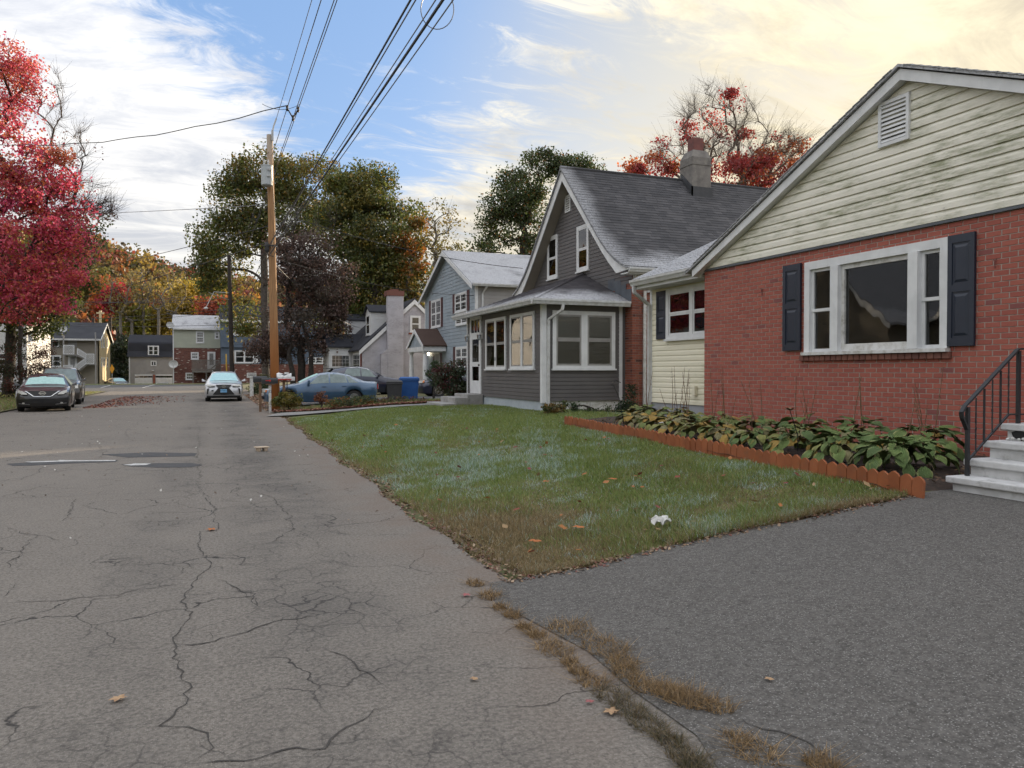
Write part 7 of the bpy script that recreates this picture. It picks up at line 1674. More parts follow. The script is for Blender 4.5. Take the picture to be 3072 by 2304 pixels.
bare = fbm(Xc, Yc, 2.3, 5)
pd = np.clip(dry, 0, 1); pf = np.clip(fr * .70 + .13, 0.03, .60); u = r.uniform(0, 1, n_c); u2 = r.uniform(0, 1, n_c)
G = np.array([(.17, .24, .056), (.14, .21, .048), (.22, .285, .07), (.28, .285, .09)]); Dr = np.array([(.30, .22, .11), (.23, .16, .08), (.36, .28, .15), (.20, .165, .075)]); Fz = np.array([(.40, .50, .45), (.48, .56, .53), (.27, .40, .31)])
cols = G[r.integers(0, 4, n_c)]; cols = np.where((u < pd)[:, None], Dr[r.integers(0, 4, n_c)], cols); cols = np.where((u2 < pf)[:, None], Fz[r.integers(0, 3, n_c)], cols) * r.uniform(.7, 1.25, (n_c, 1))
tuft = 1 + .55 * np.clip(fbm(Xc, Yc, 3.0, 3), -1, 1.2)
dist = np.hypot(Xc, Yc); hB = r.uniform(.030, .085, n_c) * tuft * np.where(u < pd, .75, 1.0) * np.where(bare < -.8, .5, 1.0); hB *= 1 + .7 * np.exp(-(Yc - 5.33) / .30) * r.uniform(0, 1, n_c) + .8 * (fbm(Xc, Yc, 7.0, 51) > 1.0) * r.uniform(0, 1, n_c); wB = .0035 + .0009 * dist * .55
o = blades('lawn_grass', Xc, Yc, yard_z(Xc, Yc) - .028, hB, wB, cols, lean=.9); tag(o, 'frosty green and brown lawn grass beside the road', 'grass', kind='stuff')
# rough verge between the walk and the neighbour's drive
n_c = 60000; Xc = r.uniform(2.35, 12.5, n_c); Yc = r.uniform(25.0, 31.3, n_c); keep = (Yc > 29.35 - (Xc - 2.4) * .82) & ~((Xc > 8.1) & (Yc < 26.4)); Xc, Yc = Xc[keep], Yc[keep]; n_c = len(Xc)
cols = np.where((r.uniform(0, 1, n_c) < .35)[:, None], Dr[r.integers(0, 4, n_c)], G[r.integers(0, 4, n_c)]) * r.uniform(.6, 1.2, (n_c, 1))
tag(blades('verge_grass', Xc, Yc, yard_z(Xc, Yc) - .02, r.uniform(.05, .2, n_c), np.full(n_c, .014), cols, lean=.6), 'rough grass strip between front walk and neighbouring drive', 'grass', kind='stuff')
n_c = 26000; Xc = r.uniform(-14, -7.35, n_c); Yc = r.uniform(30, 62, n_c); cols = np.where((r.uniform(0, 1, n_c) < .4)[:, None], Dr[r.integers(0, 4, n_c)], G[r.integers(0, 4, n_c)])
tag(blades('left_verge_grass', Xc, Yc, np.full(n_c, .04), r.uniform(.05, .16, n_c), np.full(n_c, .022), cols), 'grass verge left of the black sedan', 'grass', kind='stuff')
# fallen leaves: too many to count
def litter(name, label, X, Y, Z, size, cols, keepn=None):
    n = len(X); a = r.uniform(0, 6.283, n); tl = r.normal(0, .35, (n, 2)); s = size * r.uniform(.6, 1.4, n); d = np.stack([np.cos(a), np.sin(a), tl[:, 0]], 1) * (s / 2)[:, None]; e = np.stack([-np.sin(a), np.cos(a), tl[:, 1]], 1) * (s * .33)[:, None]
    c = np.stack([X, Y, Z + s * .16], 1); o = np_mesh(name, np.stack([c - d, c + e, c + d, c - e], 1).reshape(-1, 3), 4, MATS['litter'], None, cols); return tag(o, label, 'leaves', kind='stuff')
LF = np.array([(.26, .17, .10), (.19, .11, .07), (.33, .23, .15), (.21, .08, .06), (.14, .09, .06), (.38, .28, .19)])
n = 2600; Y = 5.4 + 22 * r.uniform(0, 1, n) ** 1.2; X = road_edge(Y) + np.abs(r.normal(0, .16, n)) - .03
litter('leaf_litter', 'brown fallen leaves along the lawn edge', X, Y, np.maximum(0, yard_z(X, Y) - .02), .038, LF[r.integers(0, 6, n)] * r.uniform(.35, 1.1, (n, 1)))
n = 5200; X = r.uniform(2.1, 8.2, n); Y = 29.0 - (X - 2.4) * .80 + np.abs(r.normal(0, .5, n)) + .05
litter('leaf_litter', 'thick reddish leaf drift beside the front walk', X, Y, yard_z(X, Y) + .05, .10, np.array([(.30, .14, .10), (.20, .07, .05), (.33, .19, .13), (.15, .06, .045)])[r.integers(0, 4, n)])
n = 3600; X = 1.9 + np.abs(r.normal(0, 1.1, n)); Y = r.uniform(30.5, 52, n); litter('leaf_litter', 'brown leaves around the silver crossover and blue sedan', X, Y, np.maximum(.0, yard_z(X, Y)) + .03, .085, LF[r.integers(0, 6, n)])
n = 1500; Y = r.uniform(36, 52, n); X = -5.0 + np.abs(r.normal(0, 1.2, n)) * np.clip((Y - 34) / 6, .2, 1.2); litter('leaf_litter', 'red brown leaves beside the parked black sedan', X, Y, 0 * X + .004, .09, np.array([(.22, .07, .05), (.16, .05, .04), (.26, .13, .08)])[r.integers(0, 3, n)])
n = 110; X = r.uniform(2.4, 6.2, n); Y = 5.5 + 14 * r.uniform(0, 1, n) ** 1.5; k_ = lawn_ok(X, Y); X, Y = X[k_], Y[k_]; litter('leaf_litter', 'orange and brown leaves scattered over the lawn', X, Y, yard_z(X, Y) + .03, .075, np.array([(.36, .15, .05), (.25, .08, .05), (.30, .2, .1), (.2, .06, .05)])[r.integers(0, 4, len(X))])
n = 420; Y = 8 + 30 * r.uniform(0, 1, n); X = r.uniform(-5, 1.9, n); litter('road_specks', 'pale grit and leaf scraps on the road', X, Y, 0 * X + .003, .035, np.array([(.5, .48, .44), (.3, .2, .12), (.12, .08, .06)])[r.integers(0, 3, n)])
n = 900; X = r.uniform(1.95, 6.2, n); Y = 5.31 + .05 * np.sin(X * 2.1) + r.normal(0, .05, n) - .02; litter('edge_litter', 'brown grass clippings and leaf bits along the driveway edge', X, Y, dz(X, np.minimum(Y, 5.3)) + .002, .03, LF[r.integers(0, 6, n)] * r.uniform(.6, 1.1, (n, 1)))
# single leaves one can pick out
paint('leaf_tan', (.42, .28, .16), (.30, .18, .10), .8, 40); paint('leaf_pink', (.34, .12, .12), (.26, .08, .08), .8, 40); paint('leaf_orange', (.42, .15, .035), (.34, .10, .03), .8, 40)
def maple_leaf(loc, size, rz, mat, lab, cat='leaf'):
    b = MB(); pts = []; ang = [0, 22, 38, 62, 84, 118, 150, 180, 210, 242, 276, 298, 322, 338]; rad = [1, .55, .62, .95, .5, .72, .35, .2, .35, .72, .5, .95, .62, .55]
    vs = [(0, 0, .012)] + [(size * q * math.cos(R(t)), size * q * math.sin(R(t)), .004 + .03 * size * ((i * 7) % 5)) for i, (t, q) in enumerate(zip(ang, rad))]
    n_ = len(ang); b.add(vs, [(0, 1 + i, 1 + (i + 1) % n_) for i in range(n_)]); b.add([(-size * .2, -.002, .004), (-size * .75, .004, .01), (-size * .2, .004, .004)], [(0, 1, 2)])
    o = b.build('fallen_leaf', MATS[mat], None, local=True); o.location = loc; o.rotation_euler = (0, 0, rz); return tag(o, lab, cat)
for (x, y, s, m_, lab) in ((1838, 2140, .05, 'leaf_tan', 'pale tan maple leaf beside the dark grass seam'), (1768, 2110, .028, 'leaf_pink', 'small pink leaf on the silty road edge'), (1400, 1787, .045, 'leaf_pink', 'pink leaf on the road near the lawn corner'),
                           (2306, 2042, .03, 'leaf_tan', 'curled tan leaf alone on the driveway'), (637, 1590, .07, 'leaf_orange', 'orange leaf in the middle of the road'), (357, 2101, .05, 'leaf_tan', 'tan leaf on the near road left of the crack'),
                           (1420, 2041, .03, 'leaf_tan', 'tiny pale leaf on the grey road by the seam'), (2220, 1600, .06, 'leaf_orange', 'yellow orange leaf at the driveway edge of the lawn')):
    p = on_Z(x, y, 0.01); z = float(dz(p.x, p.y)) if p.x > 1.95 and p.y < 5.3 else 0.005
    p = on_Z(x, y, z); maple_leaf((p.x, p.y, z + .004), s, random.uniform(0, 6), m_, lab)
for i, (x, y) in enumerate(((1835, 1438), (1640, 1445), (1733, 1583), (1602, 1625))):
    p = on_Z(x, y, .2); p = on_Z(x, y, float(yard_z(p.x, p.y)) + .07); maple_leaf((p.x, p.y, p.z), .075, random.uniform(0, 6), 'leaf_orange', ('orange maple leaf in the middle of the lawn', 'small orange leaf in the frosty lawn', 'bright orange leaf left of the white litter', 'orange leaf near the brown lawn corner')[i])
# crumpled white litter on the lawn
p = on_Z(1982, 1563, .15); p = on_Z(1982, 1563, float(yard_z(p.x, p.y)) + .05); b = MB(); vs = []
rr = random.Random(3)
for i in range(9):
    for j in range(7): vs.append((p.x + (i - 4) * .022 + rr.uniform(-.012, .012), p.y + (j - 3) * .02 + rr.uniform(-.012, .012), p.z + rr.uniform(-.03, .045)))
b.add(vs, [(i * 7 + j, i * 7 + j + 1, i * 7 + j + 8, i * 7 + j + 7) for i in range(8) for j in range(6)]); tag(b.build('paper_litter', MATS['worn_white'], None, loc=p), 'crumpled white paper lying on the brown lawn', 'litter')
# cardboard drink tray on the road
paint('pulp', (.50, .40, .30), (.40, .32, .24), .9, 30, bump=.4)
p = on_Z(785, 1353, 0); tr_ = thing('drink_tray', 'beige moulded pulp drink tray lying on the road', 'tray', (p.x, p.y, 0), R(12))
b = MB(); b.box(-.125, .125, -.10, .10, .075, .085); b.box(-.128, .128, -.103, .103, .069, .076); b.build('rim', MATS['pulp'], tr_, local=True, bevel=.003)
for i in (-1, 1):
    for j in (-1, 1): b = MB(); b.lathe([(.032, 0), (.036, .01), (.046, .074)], (i * .062, j * .05, 0), 'Z', 14); b.build('cup_well', MATS['pulp'], tr_, local=True)
# dry grass tufts in the seam of road and driveway
T1 = [(230, 95, 1), (310, 165, 1.2), (370, 230, .8), (435, 270, 1.1), (500, 335, .9), (570, 380, 1.1), (670, 455, 1.3), (750, 530, .8), (800, 580, .8), (880, 640, .9), (990, 720, 1), (1080, 790, 1), (1180, 870, 1.1), (1300, 960, 1), (1390, 1050, 1), (1450, 1105, 1)]
T2 = [(760, 345, 1.5), (950, 450, 1.6), (1040, 530, 1.2), (1070, 590, 1.2), (1180, 670, 1.2), (1310, 700, 1.5), (1400, 735, 1.7), (1560, 770, 1.1), (1670, 950, .7), (1780, 1030, 1.2), (2140, 1090, 1.2)]
for i, (x, y, s) in enumerate(T1 + T2):
    x, y = 1300 + x * .5425, 1700 + y * .5425; p = on_Z(x, y, .012); z = float(dz(p.x, p.y)) if p.x > 1.9 else .002; p = on_Z(x, y, z)
    n = int(210 * s); rad = .068 * s * r.uniform(.7, 1.3); a = r.uniform(0, 6.28, n); q = np.sqrt(r.uniform(0, 1, n)) * rad; e = r.uniform(.6, 1.4); X = p.x + np.cos(a) * q; Y = p.y + np.sin(a) * q * 1.3
    dark = i in (10, 11, 12, 13, 14, 15); C_ = np.array([(.30, .19, .085), (.22, .14, .06), (.38, .26, .13), (.15, .10, .05)]) if not dark else np.array([(.10, .075, .045), (.16, .12, .06), (.06, .06, .025), (.2, .15, .08)])
    o = blades('dry_grass_tuft', X, Y, np.full(n, z), r.uniform(.018, .052, n) * s ** .5, np.full(n, .0042), C_[r.integers(0, 4, n)] * r.uniform(.7, 1.2, (n, 1)), lean=1.9, off=(p.x, p.y, z)); o.location = (p.x, p.y, z)
    tag(o, 'dark weedy grass tuft in the near end of the road seam' if dark else ('straw coloured dry tuft in the seam between road and driveway' if i < len(T1) else 'dry brown tuft growing from the driveway crack'), 'grass tuft', 'dry tufts along the driveway seam' if not dark and i < len(T1) else ('dark tufts in the near seam' if dark else 'dry tufts in the driveway crack'))

# ---- planting bed with scalloped edging
ys_ = np.linspace(5.25, 14.7, 40); us_ = np.linspace(0, 1, 10); U, V = np.meshgrid(us_, ys_); Xb = edge_x(V) - .01 + (np.where(V > 12.1, 9.16, 8.61) - edge_x(V)) * U
Zb = yard_z(Xb, V) + .02 - .10 * np.clip((5.75 - V) / .5, 0, 1) + .05 * np.sin(U * 3.14) + .012 * np.sin(Xb * 17) * np.sin(V * 13)
me = bpy.data.meshes.new('mulch_bed'); me.from_pydata(np.stack([Xb, V, Zb], -1).reshape(-1, 3).tolist(), [], [(j * 10 + i, j * 10 + i + 1, (j + 1) * 10 + i + 1, (j + 1) * 10 + i) for j in range(39) for i in range(9)]); o = link('mulch_bed', me, None, MATS['mulch']); o['kind'] = 'structure'
n = 2600; Y = r.uniform(5.2, 14.5, n); f_ = r.uniform(0, 1, n); X = edge_x(Y) + .03 + (8.5 - edge_x(Y)) * f_; litter('mulch_chips', 'dark bark mulch and dead leaf bits in the bed', X, Y, yard_z(X, Y) + .06, .045, np.array([(.10, .06, .04), (.05, .035, .025), (.17, .11, .06)])[r.integers(0, 3, n)])
paint('terracotta', (.34, .105, .035), (.27, .080, .028), .75, 5, bump=.3, bscale=60, dirt=.5, dirtc=(.16, .09, .05), randv=.35)
ed = thing('garden_edging', 'terracotta scalloped picket edging between lawn and flower bed', 'edging', (6.4, 9.5, .4))
w = .142; d0 = Vector((.088, 1, 0)).normalized(); nn_ = Vector((-d0.y, d0.x, 0)); h = .165
me = bpy.data.meshes.new('picket'); pr_ = [(-.49, -.35), (.49, -.35), (.49, .72), (.40, .84), (.22, .93), (.08, 1.0), (-.08, 1.0), (-.22, .93), (-.40, .84), (-.49, .72)]; k_ = len(pr_)
me.from_pydata([(x * w, y * .011, z * h) for y in (-1, 1) for x, z in pr_], [], [tuple(range(k_))[::-1], tuple(range(k_, 2 * k_))] + [(i, (i + 1) % k_, k_ + (i + 1) % k_, k_ + i) for i in range(k_)]); me.materials.append(MATS['terracotta'])
bm = bmesh.new(); bm.from_mesh(me); bmesh.ops.recalc_face_normals(bm, faces=bm.faces); bm.to_mesh(me); bm.free()
n = int(9.45 / (w + .003)); eo = wloc(ed)
for i in range(n):
    y = 5.22 + i * (w + .003); x = float(edge_x(y)) + .015 * math.sin(i * .35); o = bpy.data.objects.new('picket', me); COL.objects.link(o); o.parent = ed
    o.location = Vector((x, y, float(yard_z(x, y)) + .005 + random.uniform(-.008, .012))) - eo; o.rotation_euler = (random.uniform(-.06, .06), random.uniform(-.05, .05), R(85) + random.uniform(-.07, .07))
# hostas
def hosta_mesh(i, c1, c2, wither):
    rr = random.Random(i); b = MB(); vs = []; n_ = 7; L = 1.0
    wd = [0.06, .26, .36, .37, .31, .19, .02]
    for j in range(n_):
        t = j / (n_ - 1); bend = -.42 * t * t - wither * .35 * t ** 3
        for s in (-1, -.5, 0, .5, 1):
            cup = .13 * abs(s) * (1 - t * .6) * (1 - wither) - .10 * wither * abs(s) ; rip = .035 * math.sin(t * 9 + s * 6 + i) * abs(s)
            vs.append((s * wd[j] * L, t * L, bend + cup + rip + rr.uniform(-.012, .012)))
    b.add(vs, [(j * 5 + s, j * 5 + s + 1, j * 5 + s + 6, j * 5 + s + 5) for j in range(n_ - 1) for s in range(4)])
    me = bpy.data.meshes.new('hosta_leaf'); me.from_pydata(b.v, [], b.f); me.polygons.foreach_set('use_smooth', [True] * len(me.polygons))
    nm = 'hosta_%d' % i; m, t, p, o = _nt(nm); k = N(t); tcx = k.n('ShaderNodeTexCoord').outputs['Object']; X_ = k.xyz(tcx)
    vein = k.math('SINE', k.math('MULTIPLY', k.math('DIVIDE', X_[0], k.math('ADD', k.math('MULTIPLY', k.math('SUBTRACT', 1.05, X_[1]), .35), .06)), 22.0))
    edge = k.ramp(k.math('ABSOLUTE', X_[0]), .22, .36); pn = k.noise(k.pos(), 14, 5)
    col = k.mix(k.ramp(pn, .3, .7), c1, tuple(x * .7 for x in c1)); col = k.mix(k.math('MULTIPLY', edge, k.ramp(pn, .35, .6)), col, c2); col = k.mix(k.ramp(k.noise(k.pos(), 5, 4), .66, .78), col, (.20, .12, .06))
    k.set(p.inputs['Base Color'], col); p.inputs['Roughness'].default_value = .62; p.inputs['Specular IOR Level'].default_value = .25; k.set(p.inputs['Normal'], k.bump(vein, .7, .01)); p.inputs['Transmission Weight'].default_value = 0
    me.materials.append(m); return me
HG = [hosta_mesh(0, (.15, .225, .075), (.30, .33, .13), .0), hosta_mesh(1, (.19, .265, .085), (.37, .37, .15), .15), hosta_mesh(2, (.13, .195, .07), (.26, .28, .115), .3)]
HY = [hosta_mesh(3, (.30, .31, .10), (.50, .40, .15), .4), hosta_mesh(4, (.34, .31, .16), (.40, .30, .17), .8), hosta_mesh(5, (.50, .33, .09), (.36, .21, .07), .6), hosta_mesh(6, (.22, .27, .09), (.38, .34, .15), .3)]
paint('stalk', (.20, .12, .065), (.11, .065, .04), .9, 20)
rr = random.Random(12); HP = []
for i, y in enumerate(np.linspace(6.15, 12.6, 9)): HP.append((float(edge_x(y)) + .62 + rr.uniform(-.08, .12), float(y), .9 if y < 8.5 else .8))
for i, y in enumerate(np.linspace(6.6, 13.4, 8)): HP.append((7.72 + .1 * rr.random() + (.35 if y > 12.3 else 0), float(y), 1.0))
HP.append((6.95, 5.95, .8))
def hlabel(x, y, i):
    yel = y > 8.8
    return None
HL = []
for i, (x, y, s) in enumerate(HP):
    front = x < float(edge_x(y)) + .9; yel = (y - 6.6) / 3.4 + .05
    lab = ('green' if yel < .15 else 'yellowing' if yel < .9 else 'wilted yellow') + ' hosta in the ' + ('front' if front else 'back') + ' row of the bed, ' 
    ordn = ('nearest the steps', 'second from the steps', 'third from the steps', 'fourth from the steps', 'fifth from the steps', 'sixth from the steps', 'seventh from the steps', 'eighth from the steps', 'farthest from the steps')
    lab += ordn[i] if i < 9 else (('at the brick wall nearest the railing', 'second from the railing', 'third from the railing', 'fourth from the railing', 'under the left shutter', 'left of the shutter', 'beside the brick corner', 'in front of the cream wing')[i - 9] if i < 17 else 'beside the bottom step')
    z0_ = float(yard_z(x, y)) + .06; t = thing('hosta_plant', lab, 'plant', (x, y, z0_), 0, 'hostas in the bed')
    n_l = int(58 * s)
    for j in range(n_l):
        f = (j + .5) / n_l; a = j * 2.4 + rr.uniform(-.4, .4); wi = rr.random() < yel * .9
        me = rr.choice(HY) if wi or rr.random() < .08 else rr.choice(HG)
        rad = (.04 + .38 * f ** .75) * s; zz_ = (.26 * (1 - f ** 1.5) + .07) * s * (.75 if wi else 1.0) + rr.uniform(-.03, .05)
        o = bpy.data.objects.new('leaf', me); COL.objects.link(o); o.parent = t; o.location = (math.cos(a) * rad, math.sin(a) * rad, zz_)
        sc = rr.uniform(.13, .215) * s ** .5; o.scale = (sc * rr.uniform(.85, 1.1), sc, sc); o.rotation_euler = (R(rr.uniform(20, 50) - 75 * f), R(rr.uniform(-22, 22)), a - math.pi / 2)
    for j in range(rr.choice((2, 3, 5)) if not front else rr.choice((0, 0, 1))):
        b = MB(); a = rr.uniform(0, 6.28); L = rr.uniform(.5, 1.0); q = Vector((math.cos(a) * .1, math.sin(a) * .1, .1)); tip = q + Vector((rr.uniform(-.2, .2), rr.uniform(-.25, .25), L)); mid = q.lerp(tip, .5) + Vector((rr.uniform(-.03, .03), rr.uniform(-.03, .03), 0))
        b.tube([q, mid, tip], [.006, .005, .0025], 4)
        for k_ in range(4): c = mid.lerp(tip, .25 + k_ * .2); b.tube([c, c + Vector((rr.uniform(-.03, .03), rr.uniform(-.03, .03), -.03))], [.004, .002], 3)
        b.build('flower_stalk', MATS['stalk'], t, local=True)
# yellow leaves by the drain pipe
for i, (x, y) in enumerate(((1915, 1268), (1945, 1272))):
    p = on_Z(x, y, .56); o = link('withered_leaf', HY[2], None); o.location = (p.x, p.y, .60); o.scale = (.22,) * 3; o.rotation_euler = (.5, .2 * i, 1.2 + i); tag(o, ('yellow withered leaf left of the drain pipe', 'orange withered leaf touching the drain pipe')[i], 'leaf')
# iron shepherd hook and metal flower stake
p = on_Z(1874, 1278, .52); b = MB(); q = on_Y(1858, 1195, p.y); tpt = on_Y(1838, 1150, p.y); q2 = on_Y(1848, 1141, p.y); q3 = on_Y(1862, 1148, p.y)
b.tube([(p.x, p.y, .48), q, tpt, (tpt + q2) / 2 + Vector((0, 0, .02)), q2, q3], .007, 6); tag(b.build('garden_hook', MATS['iron_black'], None, loc=(p.x, p.y, .5)), 'thin black shepherd hook leaning in the flower bed', 'hook')
p = on_Z(2394, 1362, .50); t = thing('garden_stake', 'bronze metal flower stake among the hostas', 'ornament', (p.x, p.y, .50))
b = MB(); hh = on_Y(2370, 1232, p.y); b.tube([(0, 0, 0), (-.01, 0, .25), (hh.x - p.x, 0, hh.z - .5)], .006, 6); b.build('stem', MATS['iron_black'], t, local=True)
for i in range(7):
    b = MB(); a = 2 * math.pi * i / 7; c = Vector((hh.x - p.x, 0, hh.z - .5)); u = Vector((math.cos(a), math.sin(a), .5)).normalized(); s_ = u.cross(Vector((0, 0, 1))).normalized(); b.add([c, c + u * .05 + s_ * .025, c + u * .10, c + u * .05 - s_ * .025], [(0, 1, 2, 3)]); b.build('petal', MATS['stalk'], t, local=True)
# shrubs and weeds round the porch
GS = [(.035, .055, .025), (.045, .065, .028), (.06, .06, .03)]
def shrub(nm, lab, x, y, d, blobs, n_tip, n_leaf, leaf, pl, seed, sigma=.14, **k):
    p = at_d(x, y, d); z = float(yard_z(p.x, p.y)); return tree(nm, lab, (p.x, p.y, z), [bl_(*q) for q in blobs], (p.x, p.y, z + .25), n_tip, n_leaf, leaf, pl, seed, r0=.035, sigma=sigma, bark='bark_dark', rmin=.005, cat='shrub', **k)
shrub('broad_shrub', 'broad dark shrub at the left end of the porch', 1355, 1205, 27.0, [(1355, 1150, 27.0, 42, 42, 2), (1370, 1110, 27.0, 30, 28, 1), (1325, 1120, 27.2, 25, 25, .7), (1375, 1180, 26.8, 28, 24, 1)], 130, 6000, .075, GS + [(.10, .03, .03)], 301)
shrub('cone_shrub', 'small conical evergreen in front of the portico', 1300, 1160, 34.0, [(1302, 1130, 34, 24, 26, 2), (1306, 1100, 34, 13, 18, 1)], 80, 3000, .06, [(.03, .06, .02), (.04, .07, .022)], 302, sigma=.10)
shrub('ivy_clump', 'dark ivy and weeds at the charcoal house brick corner', 1890, 1262, 20.2, [(1880, 1230, 20.2, 38, 26, 2), (1925, 1240, 20.6, 30, 22, 1), (1893, 1180, 20.6, 8, 28, .6)], 110, 2600, .055, [(.025, .05, .02), (.035, .06, .022)], 303, sigma=.09)
shrub('yellow_weed', 'yellow green weed at the porch corner', 1660, 1245, 19.4, [(1660, 1225, 19.4, 32, 14, 1), (1690, 1215, 19.4, 12, 14, .4)], 40, 700, .06, [(.12, .11, .03), (.06, .09, .025), (.16, .10, .03)], 304, sigma=.07)
shrub('foundation_weed', 'low green weeds along the porch side foundation', 1770, 1245, 19.6, [(1760, 1238, 19.6, 60, 10, 1), (1720, 1222, 19.6, 8, 18, .4), (1815, 1225, 19.7, 10, 18, .4)], 50, 800, .05, [(.04, .075, .02), (.06, .09, .03)], 305, sigma=.06)
shrub('yellow_shrub', 'yellow green mounded plant beside the mailbox post', 868, 1222, 28.6, [(868, 1198, 28.6, 36, 22, 2), (835, 1205, 28.6, 18, 12, .6)], 90, 3200, .06, [(.15, .14, .025), (.10, .12, .025), (.19, .15, .03)], 306, sigma=.09)
shrub('rust_plant', 'rust brown dried plant in front of the blue sedan', 962, 1210, 28.4, [(965, 1192, 28.4, 20, 17, 1)], 40, 900, .055, [(.24, .09, .04), (.17, .07, .035)], 307, sigma=.07)
shrub('mixed_weeds', 'green and orange weeds beside the front walk', 1050, 1222, 27.6, [(1040, 1205, 27.6, 60, 14, 2), (1010, 1212, 27.6, 20, 12, .6), (1100, 1200, 28, 40, 12, 1)], 90, 2600, .06, [(.06, .08, .025), (.09, .10, .03), (.26, .12, .04), (.05, .07, .02)], 308, sigma=.09)
shrub('low_weeds', 'low weeds in front of the grey and blue bins', 1200, 1205, 28.5, [(1200, 1200, 28.5, 90, 9, 1)], 70, 1500, .055, [(.06, .08, .025), (.09, .09, .03), (.13, .06, .04)], 309, sigma=.08)
shrub('roadside_bush', 'dark green bush beside the white mailbox', 790, 1190, 50, [(790, 1150, 50, 30, 22, 1), (775, 1165, 49, 25, 14, .7)], 80, 2500, .10, GS + [(.09, .10, .03)], 310, sigma=.2)

# ================================================================== utility poles and wires
def woodmat(name, c1, c2):
    m, t, p, o = _nt(name); k = N(t); P = k.pos(); g = k.noise(k.mapv(P, (9, 9, .5)), 2.0, 7, .65, .6); col = k.mix(k.ramp(g, .35, .65), c1, c2)
    z = k.xyz(P)[2]; col = k.mix(k.ramp(z, 4.5, 1.0), col, tuple(x * q for x, q in zip(c1, (1.15, .78, .5)))); kn = k.vor(k.mapv(P, (2.0, 2.0, 1.1)), 1.0); col = k.mix(k.ramp(kn, .16, .05), col, tuple(x * .3 for x in c1))
    col = k.mix(k.math('MULTIPLY', k.ramp(z, 8.6, 10.6), .8), col, (.30, .27, .23)); k.set(p.inputs['Base Color'], col); p.inputs['Roughness'].default_value = .85; k.set(p.inputs['Normal'], k.bump(g, .5, .02)); return m
woodmat('pole_wood', (.36, .20, .09), (.24, .13, .06)); paint('pole_dark', (.045, .035, .03), (.03, .025, .022), .9, 4, bump=.5); paint('transformer_grey', (.42, .45, .47), (.36, .39, .41), .5, 2); paint('cable', (.018, .018, .02), (.025, .025, .026), .6); paint('cable_grey', (.16, .16, .165), None, .5); paint('porcelain', (.45, .46, .47), None, .3)
pb_ = Vector((2.30, 31.0, -.05)); pt_ = at_d(809, 405, 29.7); up_ = thing('utility_pole', 'new brown wooden utility pole with grey transformer', 'utility pole', pb_)
b = MB(); b.tube([pb_, pb_.lerp(pt_, .35), pb_.lerp(pt_, .7), pt_], [.175, .155, .13, .115], 18); b.build('pole_shaft', MATS['pole_wood'], up_, smooth=True)
def pz(z): return pb_.lerp(pt_, (z - pb_.z) / (pt_.z - pb_.z))
tcn = at_d(801, 527, 29.35); b = MB(); b.lathe([(.20, -.38), (.215, -.36), (.215, .34), (.225, .35), (.225, .38), (.12, .40)], tcn, 'Z', 20); tfm = b.build('transformer', MATS['transformer_grey'], up_)
for dx in (-.10, .05): b = MB(); b.lathe([(.045, .38), (.03, .48), (.045, .5), (.02, .62)], tcn + Vector((dx, .02, 0)), 'Z', 8); b.build('bushing', MATS['porcelain'], tfm)
for dz_ in (.2, -.05): b = MB(); b.box(tcn.x - .02, tcn.x + .16, tcn.y - .25, tcn.y - .2, tcn.z + dz_ - .03, tcn.z + dz_ + .03); b.build('terminal', MATS['porcelain'], tfm)
b = MB(); b.tube([tcn + Vector((-.08, 0, .6)), pz(9.6) + Vector((-.25, -.1, .2)), pz(10.2) + Vector((.15, -.1, 0))], .008, 5); b.tube([tcn + Vector((.12, -.22, .2)), tcn + Vector((.2, -.2, -.4)), pz(7.0) + Vector((.14, -.12, 0)), pz(6.3) + Vector((-.05, -.2, 0))], .012, 5); b.build('lead_wire', MATS['cable'], up_)
b = MB(); b.box(pt_.x + .05, pt_.x + .13, pt_.y - .18, pt_.y - .1, pt_.z - .25, pt_.z + .15); b.tube([pt_ + Vector((.09, -.14, .1)), pt_ + Vector((.14, -.14, .32)), pt_ + Vector((.24, -.14, .62))], .03, 6); b.build('cutout_fuse', MATS['porcelain'], up_)
for z in (.15, .42): b = MB(); b.tube([pt_ + Vector((-.28, -.02, -z)), pt_ + Vector((-.08, -.02, -z))], .012, 5); b.build('pole_bolt', MATS['alloy'], up_)
b = MB(); q = pz(6.3); b.lathe([(.05, -.2), (.09, -.1), (.09, .1), (.05, .2)], q + Vector((-.2, -.15, 0)), 'Z', 8); b.tube([q + Vector((-.35, -.2, .05)), q + Vector((.2, -.2, .1))], .03, 5); b.tube([q + Vector((-.3, -.25, -.25)), q + Vector((.05, -.22, -.35)), q + Vector((.15, -.2, -.05))], .015, 5); b.build('cable_clamp', MATS['cable'], up_)
def wire(a, b_, sag, rad, lab, grp=None, mat='cable', n=18, nm='overhead_wire', wob=0):
    a, b_ = Vector(a), Vector(b_); mb = MB(); rr = random.Random(hash(lab) % 1000); pts = [a.lerp(b_, i / n) - Vector((0, 0, 4 * sag * (i / n) * (1 - i / n) - wob * math.sin(i * 1.9))) for i in range(n + 1)]
    mb.tube(pts, rad, 5); o = mb.build(nm, MATS[mat], None, loc=a); return tag(o, lab, 'wire', grp)
top_ = pt_ + Vector((.24, -.14, .62))
wire(top_, (2.55, -9, 11.15), .35, .010, 'single top wire rising from the pole tip over the road', None)
SPx = [(2.74, 10.75), (2.92, 10.45), (3.08, 10.75)]
for i, (x, z) in enumerate(SPx): wire((x - .9, 62, z - .9), (x, -9, z), .35, .012, ('left', 'lower middle', 'right')[i] + ' wire of the three strand spaced cable above the road', 'spaced cable strands')
